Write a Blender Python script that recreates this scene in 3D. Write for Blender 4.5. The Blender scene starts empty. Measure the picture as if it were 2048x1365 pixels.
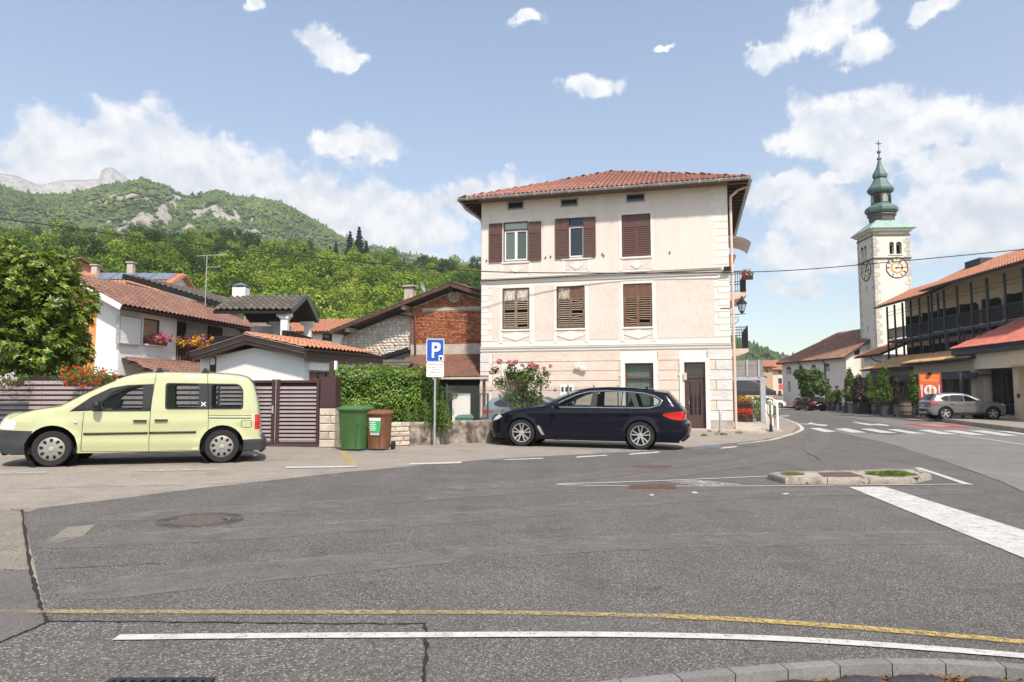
import bpy, bmesh, math, random
import numpy as np
from mathutils import Vector, Matrix, noise as mnoise
from mathutils.geometry import delaunay_2d_cdt
R=math.radians
random.seed(7)
rng=np.random.default_rng(11)
scene=bpy.context.scene
COL=scene.collection
PITCH=R(4.42); FPX=1365.0; CAMZ=1.4; KS=.0108
cd=bpy.data.cameras.new('camera'); cam=bpy.data.objects.new('camera', cd); COL.objects.link(cam)
cd.sensor_width=36; cd.lens=24; cd.clip_start=.05; cd.clip_end=12000
cam.location=(0, 0, CAMZ); cam.rotation_euler=(R(90)+PITCH, 0, 0)
scene.camera=cam
def ray(px, py):
	u=(px-1024)/FPX; v=(682.5-py)/FPX
	return Vector((u, math.cos(PITCH)-v*math.sin(PITCH), math.sin(PITCH)+v*math.cos(PITCH)))
def at(px, py, Y):
	r=ray(px, py); return Vector((0, 0, CAMZ))+r*(Y/r.y)
def gz(x):
	return-KS*max(-60, min(60, x))
def G(px, py, dz=0):
	r=ray(px, py); t=(dz-CAMZ)/(r.z+KS*r.x)
	return Vector((r.x*t, r.y*t, CAMZ+r.z*t))
SUN_AZ, SUN_EL=R(20), R(50)
S2=Vector((math.sin(SUN_AZ)*math.cos(SUN_EL), -math.cos(SUN_AZ)*math.cos(SUN_EL), math.sin(SUN_EL)))
sl=bpy.data.lights.new('sun', 'SUN'); so=bpy.data.objects.new('sun', sl); COL.objects.link(so)
sl.energy=2.8; sl.angle=R(3); sl.color=(1, .905, .78)
so.rotation_euler=S2.to_track_quat('Z', 'Y').to_euler()
so.location=(0, -20, 60)
W=bpy.data.worlds.new('World'); scene.world=W; W.use_nodes=True
wn=W.node_tree; wn.nodes.clear(); wl=wn.links
def wnode(t, **k):
	n=wn.nodes.new(t)
	for a, b in k.items():setattr(n, a, b)
	return n
def wmath(op, a, b=None, c=None, clamp=False):
	n=wnode('ShaderNodeMath', operation=op, use_clamp=clamp)
	for i, v in enumerate((a, b, c)):
		if v is None:continue
		if isinstance(v, (int, float)):n.inputs[i].default_value=v
		else:wl.new(v, n.inputs[i])
	return n.outputs[0]
def wvec(op, a, b):
	n=wnode('ShaderNodeVectorMath', operation=op)
	for i, v in enumerate((a, b)):
		if isinstance(v, tuple):n.inputs[i].default_value=v
		else:wl.new(v, n.inputs[i])
	return n.outputs[1]if op in('LENGTH', 'DISTANCE', 'DOT_PRODUCT')else n.outputs[0]
sky=wnode('ShaderNodeTexSky', sky_type='NISHITA', sun_disc=False, sun_elevation=SUN_EL, sun_rotation=math.atan2(S2.x, S2.y), air_density=1.15, dust_density=.9, ozone_density=.25, altitude=300)
tcw=wnode('ShaderNodeTexCoord')
sep=wnode('ShaderNodeSeparateXYZ'); wl.new(tcw.outputs['Generated'], sep.inputs[0])
az=wmath('ARCTAN2', sep.outputs[0], sep.outputs[1]); el=wmath('ARCSINE', sep.outputs[2])
cmb=wnode('ShaderNodeCombineXYZ'); wl.new(az, cmb.inputs[0]); wl.new(el, cmb.inputs[1])
nz=wnode('ShaderNodeTexNoise'); nz.inputs['Scale'].default_value=16; nz.inputs['Detail'].default_value=9; nz.inputs['Roughness'].default_value=.62
wl.new(tcw.outputs['Generated'], nz.inputs['Vector'])
wob=wvec('MULTIPLY', wvec('SUBTRACT', nz.outputs['Color'], (.5, .5, .5)), (.085, .07, 0))
P2=wvec('ADD', cmb.outputs[0], wob)
PUFFS=[(40, 330, 120, 75), (150, 300, 130, 75), (300, 300, 130, 85), (420, 330, 130, 70), (500, 370, 110, 70), (300, 380, 300, 70), (640, 440, 160, 85), (760, 430, 140, 60), (840, 470, 120, 50), (700, 520, 260, 60), (930, 400, 90, 40), (1030, 395, 70, 45), (740, 300, 62, 32), (670, 285, 55, 22), (650, 95, 66, 28), (700, 115, 40, 20), (505, 5, 22, 16), (1180, 175, 80, 22), (1055, 38, 40, 14), (1640, 65, 80, 48), (1550, 110, 48, 26), (1720, 95, 62, 30), (1690, 20, 70, 30), (1870, 15, 45, 20), (1640, 250, 90, 55), (1740, 235, 130, 50), (1880, 255, 150, 50), (2000, 260, 120, 55), (1760, 300, 120, 40), (1900, 330, 120, 40), (2050, 320, 80, 40), (1560, 380, 100, 36), (1640, 430, 110, 50), (1900, 440, 180, 75), (1700, 500, 150, 60), (2000, 430, 130, 70), (1590, 573, 66, 18), (1860, 400, 90, 50), (1330, 92, 20, 8), (1680, 350, 70, 14)]
fld=None
for px, py, rx, ry in PUFFS:
	r=ray(px, py).normalized()
	a0, e0=math.atan2(r.x, r.y), math.asin(r.z)
	cf=math.cos(math.atan((px-1024)/FPX))
	d=wvec('MULTIPLY', wvec('SUBTRACT', P2, (a0, e0, 0)), (FPX/rx/cf**2*.9, FPX/ry/cf*.9, 0))
	f=wmath('SUBTRACT', 1.0, wvec('LENGTH', d, (0, 0, 0)))
	fld=f if fld is None else wmath('SMOOTH_MAX', fld, f, .25)
nz2=wnode('ShaderNodeTexNoise'); nz2.inputs['Scale'].default_value=3.2; nz2.inputs['Detail'].default_value=8; nz2.inputs['Roughness'].default_value=.58
sc2=wvec('MULTIPLY', tcw.outputs['Generated'], (1, 1, 2.2)); wl.new(sc2, nz2.inputs['Vector'])
gen=wmath('MULTIPLY', wmath('SUBTRACT', nz2.outputs['Fac'], .53), 5.0)
gen=wmath('SUBTRACT', gen, wmath('MULTIPLY', wmath('SUBTRACT', 1.0, wmath('SMOOTH_MIN', wmath('MULTIPLY', wmath('MAXIMUM', wmath('SUBTRACT', wmath('ABSOLUTE', az), .66), wmath('SUBTRACT', el, .56)), 8.0), 1.0, .1)), 2.0))
fld=wmath('MAXIMUM', fld, gen)
nz3=wnode('ShaderNodeTexNoise'); nz3.inputs['Scale'].default_value=30; nz3.inputs['Detail'].default_value=8; nz3.inputs['Roughness'].default_value=.6
wl.new(tcw.outputs['Generated'], nz3.inputs['Vector'])
fld2=wmath('ADD', wmath('ADD', fld, .08), wmath('ADD', wmath('MULTIPLY', wmath('SUBTRACT', nz3.outputs['Fac'], .5), 1.65), wmath('MULTIPLY', wmath('SUBTRACT', nz.outputs['Fac'], .5), 1.0)))
mr=wnode('ShaderNodeMapRange', interpolation_type='SMOOTHSTEP'); wl.new(fld2, mr.inputs[0])
mr.inputs[1].default_value=.0; mr.inputs[2].default_value=.52; mr.inputs[3].default_value=0; mr.inputs[4].default_value=.93
crp=wnode('ShaderNodeValToRGB'); nz4=wnode('ShaderNodeTexNoise'); nz4.inputs['Scale'].default_value=16; nz4.inputs['Detail'].default_value=6; nz4.inputs['Roughness'].default_value=.55; wl.new(wvec('ADD', tcw.outputs['Generated'], (.004, 0, .016)), nz4.inputs['Vector'])
wl.new(wmath('ADD', .62, wmath('ADD', wmath('MULTIPLY', wmath('SUBTRACT', nz.outputs['Fac'], nz4.outputs['Fac']), 1.6), wmath('MULTIPLY', fld2, -.12))), crp.inputs[0])
crp.color_ramp.elements[0].position=.30; crp.color_ramp.elements[0].color=(.62, .68, .75, 1)
crp.color_ramp.elements[1].position=.70; crp.color_ramp.elements[1].color=(1, .985, .96, 1)
b1=wnode('ShaderNodeBackground'); wl.new(sky.outputs[0], b1.inputs[0]); b1.inputs[1].default_value=.09
b2=wnode('ShaderNodeBackground'); wl.new(crp.outputs[0], b2.inputs[0]); b2.inputs[1].default_value=.57
mx=wnode('ShaderNodeMixShader'); wl.new(mr.outputs[0], mx.inputs[0]); wl.new(b1.outputs[0], mx.inputs[1]); wl.new(b2.outputs[0], mx.inputs[2])
W.cycles.sampling_method='MANUAL'; W.cycles.sample_map_resolution=256
wo=wnode('ShaderNodeOutputWorld'); wl.new(mx.outputs[0], wo.inputs[0])
vs=scene.view_settings
vs.view_transform='Standard'; vs.look='None'; vs.exposure=1.2; vs.gamma=1.0; vs.use_curve_mapping=False
scene.render.engine='CYCLES'
cy=scene.cycles
cy.max_bounces=6; cy.diffuse_bounces=3; cy.glossy_bounces=3; cy.transmission_bounces=4; cy.transparent_max_bounces=12; cy.volume_bounces=0
cy.caustics_reflective=False; cy.caustics_refractive=False; cy.use_denoising=True
cy.sample_clamp_indirect=6
MATS={}
def new_mat(name):
	m=bpy.data.materials.new(name); m.use_nodes=True; m.node_tree.nodes.clear(); return m
class NT:
	def __init__(s, m):s.t=m.node_tree
	def n(s, t, **k):
		x=s.t.nodes.new(t)
		for a, b in k.items():
			if a.startswith('i_'):x.inputs[a[2:].replace('_', ' ')].default_value=b
			else:setattr(x, a, b)
		return x
	def l(s, a, b):s.t.links.new(a, b)
	def math(s, op, a, b=None, clamp=False):
		n=s.n('ShaderNodeMath', operation=op, use_clamp=clamp)
		for i, v in enumerate((a, b)):
			if v is None:continue
			if isinstance(v, (int, float)):n.inputs[i].default_value=v
			else:s.l(v, n.inputs[i])
		return n.outputs[0]
	def ramp(s, fac, stops):
		r=s.n('ShaderNodeValToRGB'); s.l(fac, r.inputs[0]); e=r.color_ramp.elements
		while len(e)<len(stops):e.new(.5)
		for q, (p, c)in zip(e, stops):
			q.position=p; q.color=tuple(c)[:3]+(1, )if not isinstance(c, (int, float))else(c, c, c, 1)
		return r.outputs[0]
	def mix(s, fac, a, b, mode='MIX'):
		n=s.n('ShaderNodeMix', data_type='RGBA', blend_type=mode)
		for i, v in((0, fac), (6, a), (7, b)):
			if isinstance(v, (int, float)):n.inputs[i].default_value=v
			elif isinstance(v, tuple):n.inputs[i].default_value=v[:3]+(1, )
			else:s.l(v, n.inputs[i])
		return n.outputs[2]
	def noise(s, vec, scale, detail=5, rough=.55):
		n=s.n('ShaderNodeTexNoise'); n.inputs['Scale'].default_value=scale; n.inputs['Detail'].default_value=detail; n.inputs['Roughness'].default_value=rough
		s.l(vec, n.inputs['Vector']); return n.outputs['Fac']
	def obj(s):return s.n('ShaderNodeTexCoord').outputs['Object']
	def pos(s):return s.n('ShaderNodeNewGeometry').outputs['Position']
	def rnd(s):return s.n('ShaderNodeObjectInfo').outputs['Random']
	def out(s, sh):o=s.n('ShaderNodeOutputMaterial'); s.l(sh, o.inputs[0]); return o
	def bump(s, h, strength=.3, dist=.02):
		b=s.n('ShaderNodeBump'); b.inputs['Strength'].default_value=strength; b.inputs['Distance'].default_value=dist
		s.l(h, b.inputs['Height']); return b.outputs[0]
def sc3(c, k):return tuple(min(1, max(0, x*k))for x in c[:3])
def mat(name, col, rough=.7, metal=0, var=.14, scale=3.0, bump=0, bscale=40, spec=.4, dirt=None, dscale=.7, dlo=.52, dhi=.72, rvar=0, coat=0, world=False, detail=6, stretch=None):
	if name in MATS:return MATS[name]
	m=new_mat(name); t=NT(m)
	v=t.pos()if world else t.obj()
	if stretch:
		q=t.n('ShaderNodeVectorMath', operation='MULTIPLY'); t.l(v, q.inputs[0]); q.inputs[1].default_value=stretch; v=q.outputs[0]
	f=t.noise(v, scale, detail)
	c=t.ramp(f, [(.3, sc3(col, 1-var)), (.7, sc3(col, 1+var))])
	if rvar:
		k=t.math('ADD', t.math('MULTIPLY', t.rnd(), 2*rvar), 1-rvar)
		q=t.n('ShaderNodeVectorMath', operation='SCALE'); t.l(c, q.inputs[0]); t.l(k, q.inputs[3]); c=q.outputs[0]
	if dirt:
		df=t.ramp(t.noise(v, dscale, 8, .65), [(dlo, 0.0), (dhi, 1.0)])
		c=t.mix(df, c, dirt)
	b=t.n('ShaderNodeBsdfPrincipled'); t.l(c, b.inputs['Base Color'])
	b.inputs['Roughness'].default_value=rough; b.inputs['Metallic'].default_value=metal
	b.inputs['Specular IOR Level'].default_value=spec
	if coat:b.inputs['Coat Weight'].default_value=coat; b.inputs['Coat Roughness'].default_value=.04
	if bump:t.l(t.bump(t.noise(v, bscale, 6, .6), bump, .02), b.inputs['Normal'])
	t.out(b.outputs[0]); MATS[name]=m; return m
def leafmat(name, cols, rough=.5, trans=.35, scale=1.2, spec=.35, crown=0):
	if name in MATS:return MATS[name]
	m=new_mat(name); t=NT(m)
	g=t.n('ShaderNodeNewGeometry'); f=t.noise(g.outputs['Position'], scale, 3)
	f2=t.math('ADD', t.math('MULTIPLY', f, .7), t.math('MULTIPLY', g.outputs['Random Per Island'], .3))
	if crown:f2=t.math('ADD', t.math('MULTIPLY', f2, .6), t.math('ADD', t.math('MULTIPLY', t.noise(g.outputs['Position'], crown, 2), .62), t.math('MULTIPLY', t.rnd(), .2)), True); f2=t.math('SUBTRACT', f2, .2)
	n=len(cols); c=t.ramp(f2, [(.25+.5*i/(n-1), q)for i, q in enumerate(cols)])
	b=t.n('ShaderNodeBsdfPrincipled'); t.l(c, b.inputs['Base Color']); b.inputs['Roughness'].default_value=rough; b.inputs['Specular IOR Level'].default_value=spec
	tr=t.n('ShaderNodeBsdfTranslucent'); t.l(t.mix(.5, c, (.30, .42, .03), 'ADD' if False else 'MIX'), tr.inputs[0])
	x=t.n('ShaderNodeMixShader'); x.inputs[0].default_value=trans; t.l(b.outputs[0], x.inputs[1]); t.l(tr.outputs[0], x.inputs[2])
	t.out(x.outputs[0]); MATS[name]=m; return m
def glassmat(name, tint=(.02, .025, .03), rough=.03, alpha=.0, spec=.6):
	"""window glass: dark glossy, or partly see-through when alpha > 0"""
	if name in MATS:return MATS[name]
	m=new_mat(name); t=NT(m)
	b=t.n('ShaderNodeBsdfPrincipled'); b.inputs['Base Color'].default_value=tint+(1, ); b.inputs['Roughness'].default_value=rough; b.inputs['Specular IOR Level'].default_value=spec
	if alpha:
		tr=t.n('ShaderNodeBsdfTransparent'); tr.inputs[0].default_value=(.85, .9, .88, 1)
		x=t.n('ShaderNodeMixShader'); x.inputs[0].default_value=alpha; t.l(b.outputs[0], x.inputs[1]); t.l(tr.outputs[0], x.inputs[2]); t.out(x.outputs[0])
	else:t.out(b.outputs[0])
	MATS[name]=m; return m
def paintmark(name, col, wear=.5, scale=9, soft=.06):
	"""road paint with worn-through holes"""
	if name in MATS:return MATS[name]
	m=new_mat(name); t=NT(m); v=t.pos()
	f=t.math('ADD', t.math('MULTIPLY', t.noise(v, scale, 8, .7), .55), t.math('MULTIPLY', t.noise(v, 110, 3, .6), .45))
	a=t.ramp(f, [(wear-soft, 0.0), (wear+soft, 1.0)])
	c=t.ramp(t.noise(v, 5, 5), [(.3, sc3(col, .82)), (.7, sc3(col, 1.06))])
	b=t.n('ShaderNodeBsdfPrincipled'); t.l(c, b.inputs['Base Color']); b.inputs['Roughness'].default_value=.7; b.inputs['Specular IOR Level'].default_value=.25
	tr=t.n('ShaderNodeBsdfTransparent'); x=t.n('ShaderNodeMixShader'); t.l(a, x.inputs[0]); t.l(tr.outputs[0], x.inputs[1]); t.l(b.outputs[0], x.inputs[2]); t.out(x.outputs[0])
	MATS[name]=m; return m
def asphalt(name, col, stone=(.42, .40, .38), amount=.5, grain=75, patch=.25, bumpk=.5):
	if name in MATS:return MATS[name]
	m=new_mat(name); t=NT(m); v=t.pos()
	vo=t.n('ShaderNodeTexVoronoi'); vo.inputs['Scale'].default_value=grain; t.l(v, vo.inputs['Vector'])
	sp=t.n('ShaderNodeSeparateColor'); t.l(vo.outputs['Color'], sp.inputs[0])
	big=t.noise(v, .35, 6, .6); mid=t.noise(v, 2.6, 6, .65)
	c=t.ramp(big, [(.3, sc3(col, 1-patch)), (.7, sc3(col, 1+patch))])
	sv=t.n('ShaderNodeVectorMath', operation='MULTIPLY'); t.l(v, sv.inputs[0]); sv.inputs[1].default_value=(.12, .9, 1)
	c=t.mix(.4, c, t.ramp(t.noise(sv.outputs[0], 1, 6, .65), [(.34, sc3(col, .68)), (.5, col), (.7, sc3(col, 1.4))]))
	c=t.mix(.5, c, t.ramp(mid, [(.3, sc3(col, .8)), (.72, sc3(col, 1.22))]))
	stf=t.math('MULTIPLY', t.ramp(sp.outputs[0], [(1-amount, 0.0), (1-amount+.25, 1.0)]), t.ramp(vo.outputs['Distance'], [(.25, 1.0), (.6, 0.0)]))
	stc=t.ramp(sp.outputs[1], [(.1, sc3(stone, .55)), (.9, stone)])
	c=t.mix(t.math('MULTIPLY', stf, .75), c, stc)
	c=t.mix(t.math('MULTIPLY', t.ramp(t.noise(v, 1.1, 7, .7), [(.53, 0.0), (.72, 1.0)]), .6), c, sc3(col, .5))
	dk=t.math('MULTIPLY', t.ramp(sp.outputs[2], [(.62, 0.0), (.8, 1.0)]), .55)
	c=t.mix(dk, c, sc3(col, .3))
	b=t.n('ShaderNodeBsdfPrincipled'); t.l(c, b.inputs['Base Color']); b.inputs['Roughness'].default_value=.82; b.inputs['Specular IOR Level'].default_value=.3
	t.l(t.bump(vo.outputs['Distance'], bumpk, .006), b.inputs['Normal'])
	t.out(b.outputs[0]); MATS[name]=m; return m
class MB:
	def __init__(s):s.v=[]; s.f=[]; s.m=[]; s.cur=0
	def add(s, vs, fs):
		o=len(s.v); s.v.extend(tuple(q)for q in vs); s.f.extend(tuple(i+o for i in f)for f in fs); s.m.extend([s.cur]*len(fs)); return s
	def box(s, x0, x1, y0, y1, z0, z1):
		return s.add([(x0, y0, z0), (x1, y0, z0), (x1, y1, z0), (x0, y1, z0), (x0, y0, z1), (x1, y0, z1), (x1, y1, z1), (x0, y1, z1)], [(0, 3, 2, 1), (4, 5, 6, 7), (0, 1, 5, 4), (1, 2, 6, 5), (2, 3, 7, 6), (3, 0, 4, 7)])
	def bar(s, p, q, w, h, up=(0, 0, 1)):
		p=Vector(p); q=Vector(q); d=(q-p).normalized(); u=Vector(up)
		if abs(d.dot(u))>.98:u=Vector((0, 1, 0))
		a=d.cross(u).normalized()*(w/2); b=a.cross(d).normalized()*(h/2)
		return s.add([p-a-b, p+a-b, p+a+b, p-a+b, q-a-b, q+a-b, q+a+b, q-a+b], [(0, 1, 2, 3), (7, 6, 5, 4), (1, 0, 4, 5), (2, 1, 5, 6), (3, 2, 6, 7), (0, 3, 7, 4)])
	def quad(s, *p):return s.add(p, [tuple(range(len(p)))])
	def cyl(s, p, q, r0, r1=None, n=10, cap=True):
		r1=r0 if r1 is None else r1; p=Vector(p); q=Vector(q); d=(q-p).normalized()
		a=d.orthogonal().normalized(); b=d.cross(a); vs=[]
		for c, r in((p, r0), (q, r1)):
			vs+=[c+(a*math.cos(2*math.pi*i/n)+b*math.sin(2*math.pi*i/n))*r for i in range(n)]
		fs=[(i, (i+1)%n, n+(i+1)%n, n+i)for i in range(n)]
		if cap:fs+=[tuple(range(n-1, -1, -1)), tuple(range(n, 2*n))]
		return s.add(vs, fs)
	def tube(s, pts, r, n=8, cap=True):
		pts=[Vector(p)for p in pts]; rs=r if isinstance(r, (list, tuple))else[r]*len(pts); vs=[]; a=None
		for i, p in enumerate(pts):
			d=(pts[min(i+1, len(pts)-1)]-pts[max(i-1, 0)]).normalized()
			a=d.orthogonal().normalized()if a is None else(a-d*a.dot(d)).normalized()
			b=d.cross(a); vs+=[p+(a*math.cos(2*math.pi*k/n)+b*math.sin(2*math.pi*k/n))*rs[i]for k in range(n)]
		fs=[(i*n+k, i*n+(k+1)%n, (i+1)*n+(k+1)%n, (i+1)*n+k)for i in range(len(pts)-1)for k in range(n)]
		if cap:fs+=[tuple(range(n-1, -1, -1)), tuple(range((len(pts)-1)*n, len(pts)*n))]
		return s.add(vs, fs)
	def lathe(s, prof, n=24, c=(0, 0, 0), sq=0, axis='z', cap=True):
		vs=[]
		for r, z in prof:
			for i in range(n):
				t=2*math.pi*(i+.5)/n; k=1/max(abs(math.cos(t)), abs(math.sin(t)))if sq else 1
				x, y=r*k*math.cos(t), r*k*math.sin(t)
				vs.append((c[0]+x, c[1]+y, c[2]+z)if axis=='z' else(c[0]+x, c[1]+z, c[2]+y))
		fs=[(i*n+k, i*n+(k+1)%n, (i+1)*n+(k+1)%n, (i+1)*n+k)for i in range(len(prof)-1)for k in range(n)]
		if cap:fs+=[tuple(range(n-1, -1, -1)), tuple(range((len(prof)-1)*n, len(prof)*n))]
		return s.add(vs, fs)
	def prism(s, poly, a0, a1, axis='y'):
		"""poly of (u,w): axis y -> (x,z) extruded along y; axis x -> (y,z); axis z -> (x,y)"""
		def P(u, w, a):return{'y':(u, a, w), 'x':(a, u, w), 'z':(u, w, a)}[axis]
		n=len(poly); vs=[P(u, w, a0)for u, w in poly]+[P(u, w, a1)for u, w in poly]
		return s.add(vs, [tuple(range(n)), tuple(range(2*n-1, n-1, -1))]+[((i+1)%n, i, n+i, n+(i+1)%n)for i in range(n)])
	def sphere(s, c, r, n=10, m=6, sz=1):
		prof=[(max(1e-4, r*math.sin(math.pi*i/m)), -r*sz*math.cos(math.pi*i/m))for i in range(m+1)]
		return s.lathe(prof, n, c)
	def xf(s, M, start=0):
		for i in range(start, len(s.v)):s.v[i]=tuple(M@Vector(s.v[i]))
		return s
	def mesh(s, name, mats, smooth=False, fixn=True):
		me=bpy.data.meshes.new(name); me.from_pydata(s.v, [], s.f)
		for m in(mats if isinstance(mats, (list, tuple))else[mats]):me.materials.append(m)
		if len(me.materials)>1:me.polygons.foreach_set('material_index', s.m)
		if fixn:
			bm=bmesh.new(); bm.from_mesh(me); bmesh.ops.recalc_face_normals(bm, faces=bm.faces); bm.to_mesh(me); bm.free()
		if smooth:
			me.polygons.foreach_set('use_smooth', [True]*len(me.polygons))
			if isinstance(smooth, (int, float))and not isinstance(smooth, bool):
				try:me.set_sharp_from_angle(angle=R(smooth))
				except Exception:pass
		me.update(); return me
	def build(s, name, mats, parent=None, loc=None, rz=None, smooth=False, fixn=True):
		return link(name, s.mesh(name, mats, smooth, fixn), parent, loc, rz)
def link(name, me, parent=None, loc=None, rz=None, M=None):
	o=bpy.data.objects.new(name, me); COL.objects.link(o)
	if parent is not None:o.parent=parent
	if loc is not None:o.location=loc
	if rz is not None:o.rotation_euler=(0, 0, rz)
	if M is not None:o.matrix_local=M
	return o
def tag(o, label=None, cat=None, group=None, kind=None):
	if label:o['label']=label
	if cat:o['category']=cat
	if group:o['group']=group
	if kind:o['kind']=kind
	return o
def thing(name, loc, rz=0, label=None, cat=None, group=None):
	o=bpy.data.objects.new(name, None); COL.objects.link(o); o.location=loc; o.rotation_euler=(0, 0, rz); o.empty_display_size=.2
	return tag(o, label, cat, group)
KIDS={}
def kids(o):return[c for c in bpy.data.objects if c.parent==o]
def copy_tree(o, loc, rz=None, scale=None, label=None, group=None):
	c=o.copy(); COL.objects.link(c); c.location=loc
	if rz is not None:c.rotation_euler=(0, 0, rz)
	if scale is not None:c.scale=scale if isinstance(scale, (tuple, Vector))else(scale, )*3
	if label:c['label']=label
	if group:c['group']=group
	def rec(a, b):
		for ch in KIDS.setdefault(a.name, kids(a)):
			d=ch.copy(); COL.objects.link(d); d.parent=b; rec(ch, d)
	rec(o, c); return c
class Frame:
	"""upright plane: origin O, local x along the wall, local y into it"""
	def __init__(s, O, rz):s.O=Vector(O); s.rz=rz; s.ux=Vector((math.cos(rz), math.sin(rz), 0)); s.uy=Vector((-math.sin(rz), math.cos(rz), 0))
	def w(s, x, y, z):return s.O+s.ux*x+s.uy*y+Vector((0, 0, z))
	def pix(s, px, py, off=0):
		r=ray(px, py); c=Vector((0, 0, CAMZ)); n=s.uy; t=(s.O+n*off-c).dot(n)/r.dot(n); h=c+r*t-s.O
		return h.dot(s.ux), h.z
	def rect(s, px0, py0, px1, py1, off=0):
		a=s.pix(px0, py0, off); b=s.pix(px1, py1, off); return min(a[0], b[0]), max(a[0], b[0]), min(a[1], b[1]), max(a[1], b[1])
	def loc(s, P):d=Vector(P)-s.O; return d.dot(s.ux), d.dot(s.uy), d.z
def poly_sheet(name, pts, dz, mat_, parent=None, sub=0):
	"""flat polygon laid on the sloping ground; pts are world xy"""
	mb=MB(); mb.quad(*[(p[0], p[1], gz(p[0])+dz)for p in pts])
	me=mb.mesh(name, mat_, fixn=False)
	if me.polygons[0].normal.z<0:me.flip_normals()
	return link(name, me, parent)
def gp(pts):return[G(*q).xy for q in pts]
def ribbon(name, pts, w, dz, mat_, parent=None):
	"""painted stripe of width w (metres, may be a list) along world points"""
	P=[Vector((p[0], p[1]))for p in pts]; mb=MB(); L=[]; Rr=[]
	for i, p in enumerate(P):
		d=(P[min(i+1, len(P)-1)]-P[max(0, i-1)]).normalized(); n=Vector((-d.y, d.x)); ww=w[i]if isinstance(w, (list, tuple))else w
		a, b=p+n*ww/2, p-n*ww/2; L.append((a.x, a.y, gz(a.x)+dz)); Rr.append((b.x, b.y, gz(b.x)+dz))
	for i in range(len(P)-1):mb.quad(Rr[i], Rr[i+1], L[i+1], L[i])
	return mb.build(name, mat_, parent, fixn=False)
def spline(pts, n=8):
	P=[Vector(p)for p in pts]; out=[]
	for i in range(len(P)-1):
		p0, p1, p2, p3=P[max(0, i-1)], P[i], P[i+1], P[min(len(P)-1, i+2)]
		for k in range(n):
			t=k/n; out.append(.5*((2*p1)+(p2-p0)*t+(2*p0-5*p1+4*p2-p3)*t*t+(3*p1-p0-3*p2+p3)*t**3))
	return out+[P[-1]]
def text_mesh(name, txt, size, mat_, parent, M, extrude=.002, align='CENTER', sx=1):
	c=bpy.data.curves.new(name, 'FONT'); c.body=txt; c.size=size; c.extrude=extrude; c.align_x=align; c.align_y='CENTER'; c.resolution_u=3
	o=bpy.data.objects.new(name, c); COL.objects.link(o); dg=bpy.context.evaluated_depsgraph_get(); dg.update()
	me=bpy.data.meshes.new_from_object(o.evaluated_get(dg)); bpy.data.objects.remove(o); bpy.data.curves.remove(c)
	me.materials.clear(); me.materials.append(mat_)
	for v in me.vertices:v.co.x*=sx
	return link(name, me, parent, M=M)
def fast_mesh(name, V, Fq, mats, smooth=False, mi=None):
	"""V (n,3) array, Fq (m,k) array with constant k"""
	me=bpy.data.meshes.new(name); k=Fq.shape[1]
	me.vertices.add(len(V)); me.vertices.foreach_set('co', np.asarray(V, dtype=np.float32).ravel())
	me.loops.add(Fq.size); me.loops.foreach_set('vertex_index', Fq.astype(np.int32).ravel())
	me.polygons.add(len(Fq)); me.polygons.foreach_set('loop_start', np.arange(0, Fq.size, k, dtype=np.int32))
	for m in(mats if isinstance(mats, (list, tuple))else[mats]):me.materials.append(m)
	if mi is not None:me.polygons.foreach_set('material_index', np.asarray(mi, dtype=np.int32))
	if smooth:me.polygons.foreach_set('use_smooth', np.ones(len(Fq), dtype=bool))
	me.update(calc_edges=True); return me
def leaf_arrays(P, N, L, Wd, fold=.25, droop=.0, rg=rng):
	"""diamond leaves of two triangles folded on the midrib: P centres, N facing normals"""
	n=len(P); N=N/np.linalg.norm(N, axis=1, keepdims=True)
	a=rg.normal(size=(n, 3)); a[:, 2]-=droop; t=a-N*np.sum(a*N, axis=1, keepdims=True); t/=np.linalg.norm(t, axis=1, keepdims=True)
	b=np.cross(N, t); L=np.broadcast_to(np.asarray(L, float), (n, ))[:, None]; Wd=np.broadcast_to(np.asarray(Wd, float), (n, ))[:, None]
	base=P-t*L/2; tip=P+t*L/2-N*L*.12; l=P+b*Wd/2+N*Wd*fold-t*L*.06; r=P-b*Wd/2+N*Wd*fold-t*L*.06
	V=np.stack([base, l, tip, r], 1).reshape(-1, 3); i=np.arange(n)[:, None]*4
	F=np.concatenate([i+np.array([[0, 2, 1]]), i+np.array([[0, 3, 2]])], 0)
	return V, F
def join_arrays(parts):
	V=[]; F=[]; o=0
	for v, f in parts:V.append(v); F.append(f+o); o+=len(v)
	return np.concatenate(V), np.concatenate(F)
def blob_points(blobs, n, shell=.35, rg=rng):
	"""points through a union of ellipsoids, mostly near their surface; returns points and outward normals"""
	w=np.array([b[3]*b[4]+b[4]*b[5]+b[3]*b[5]for b in blobs]); idx=rg.choice(len(blobs), size=int(n*1.6), p=w/w.sum())
	B=np.array(blobs)[idx]; d=rg.normal(size=(len(idx), 3)); d/=np.linalg.norm(d, axis=1, keepdims=True)
	rad=1-shell*rg.random(len(idx))**1.5; P=B[:, :3]+d*B[:, 3:6]*rad[:, None]
	ok=np.ones(len(P), bool)
	for k, b in enumerate(blobs):
		q=np.sum(((P-np.array(b[:3]))/np.array(b[3:6]))**2, axis=1); ok&=~((q<.55)&(idx!=k))
	return P[ok][:n], d[ok][:n]
def leafy(name, mat_, parent, blobs, n, L, Wd, up=.5, jit=.6, shell=.35, loc=None, seed=1, droop=.3):
	rg=np.random.default_rng(seed); P, d=blob_points(blobs, n, shell, rg)
	N=d+rg.normal(size=d.shape)*jit; N[:, 2]+=up
	LL=L*(.7+.6*rg.random(len(P))); V, F=leaf_arrays(P, N, LL, LL*Wd, rg=rg, droop=droop)
	return link(name, fast_mesh(name, V, F, mat_), parent, loc)
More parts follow.
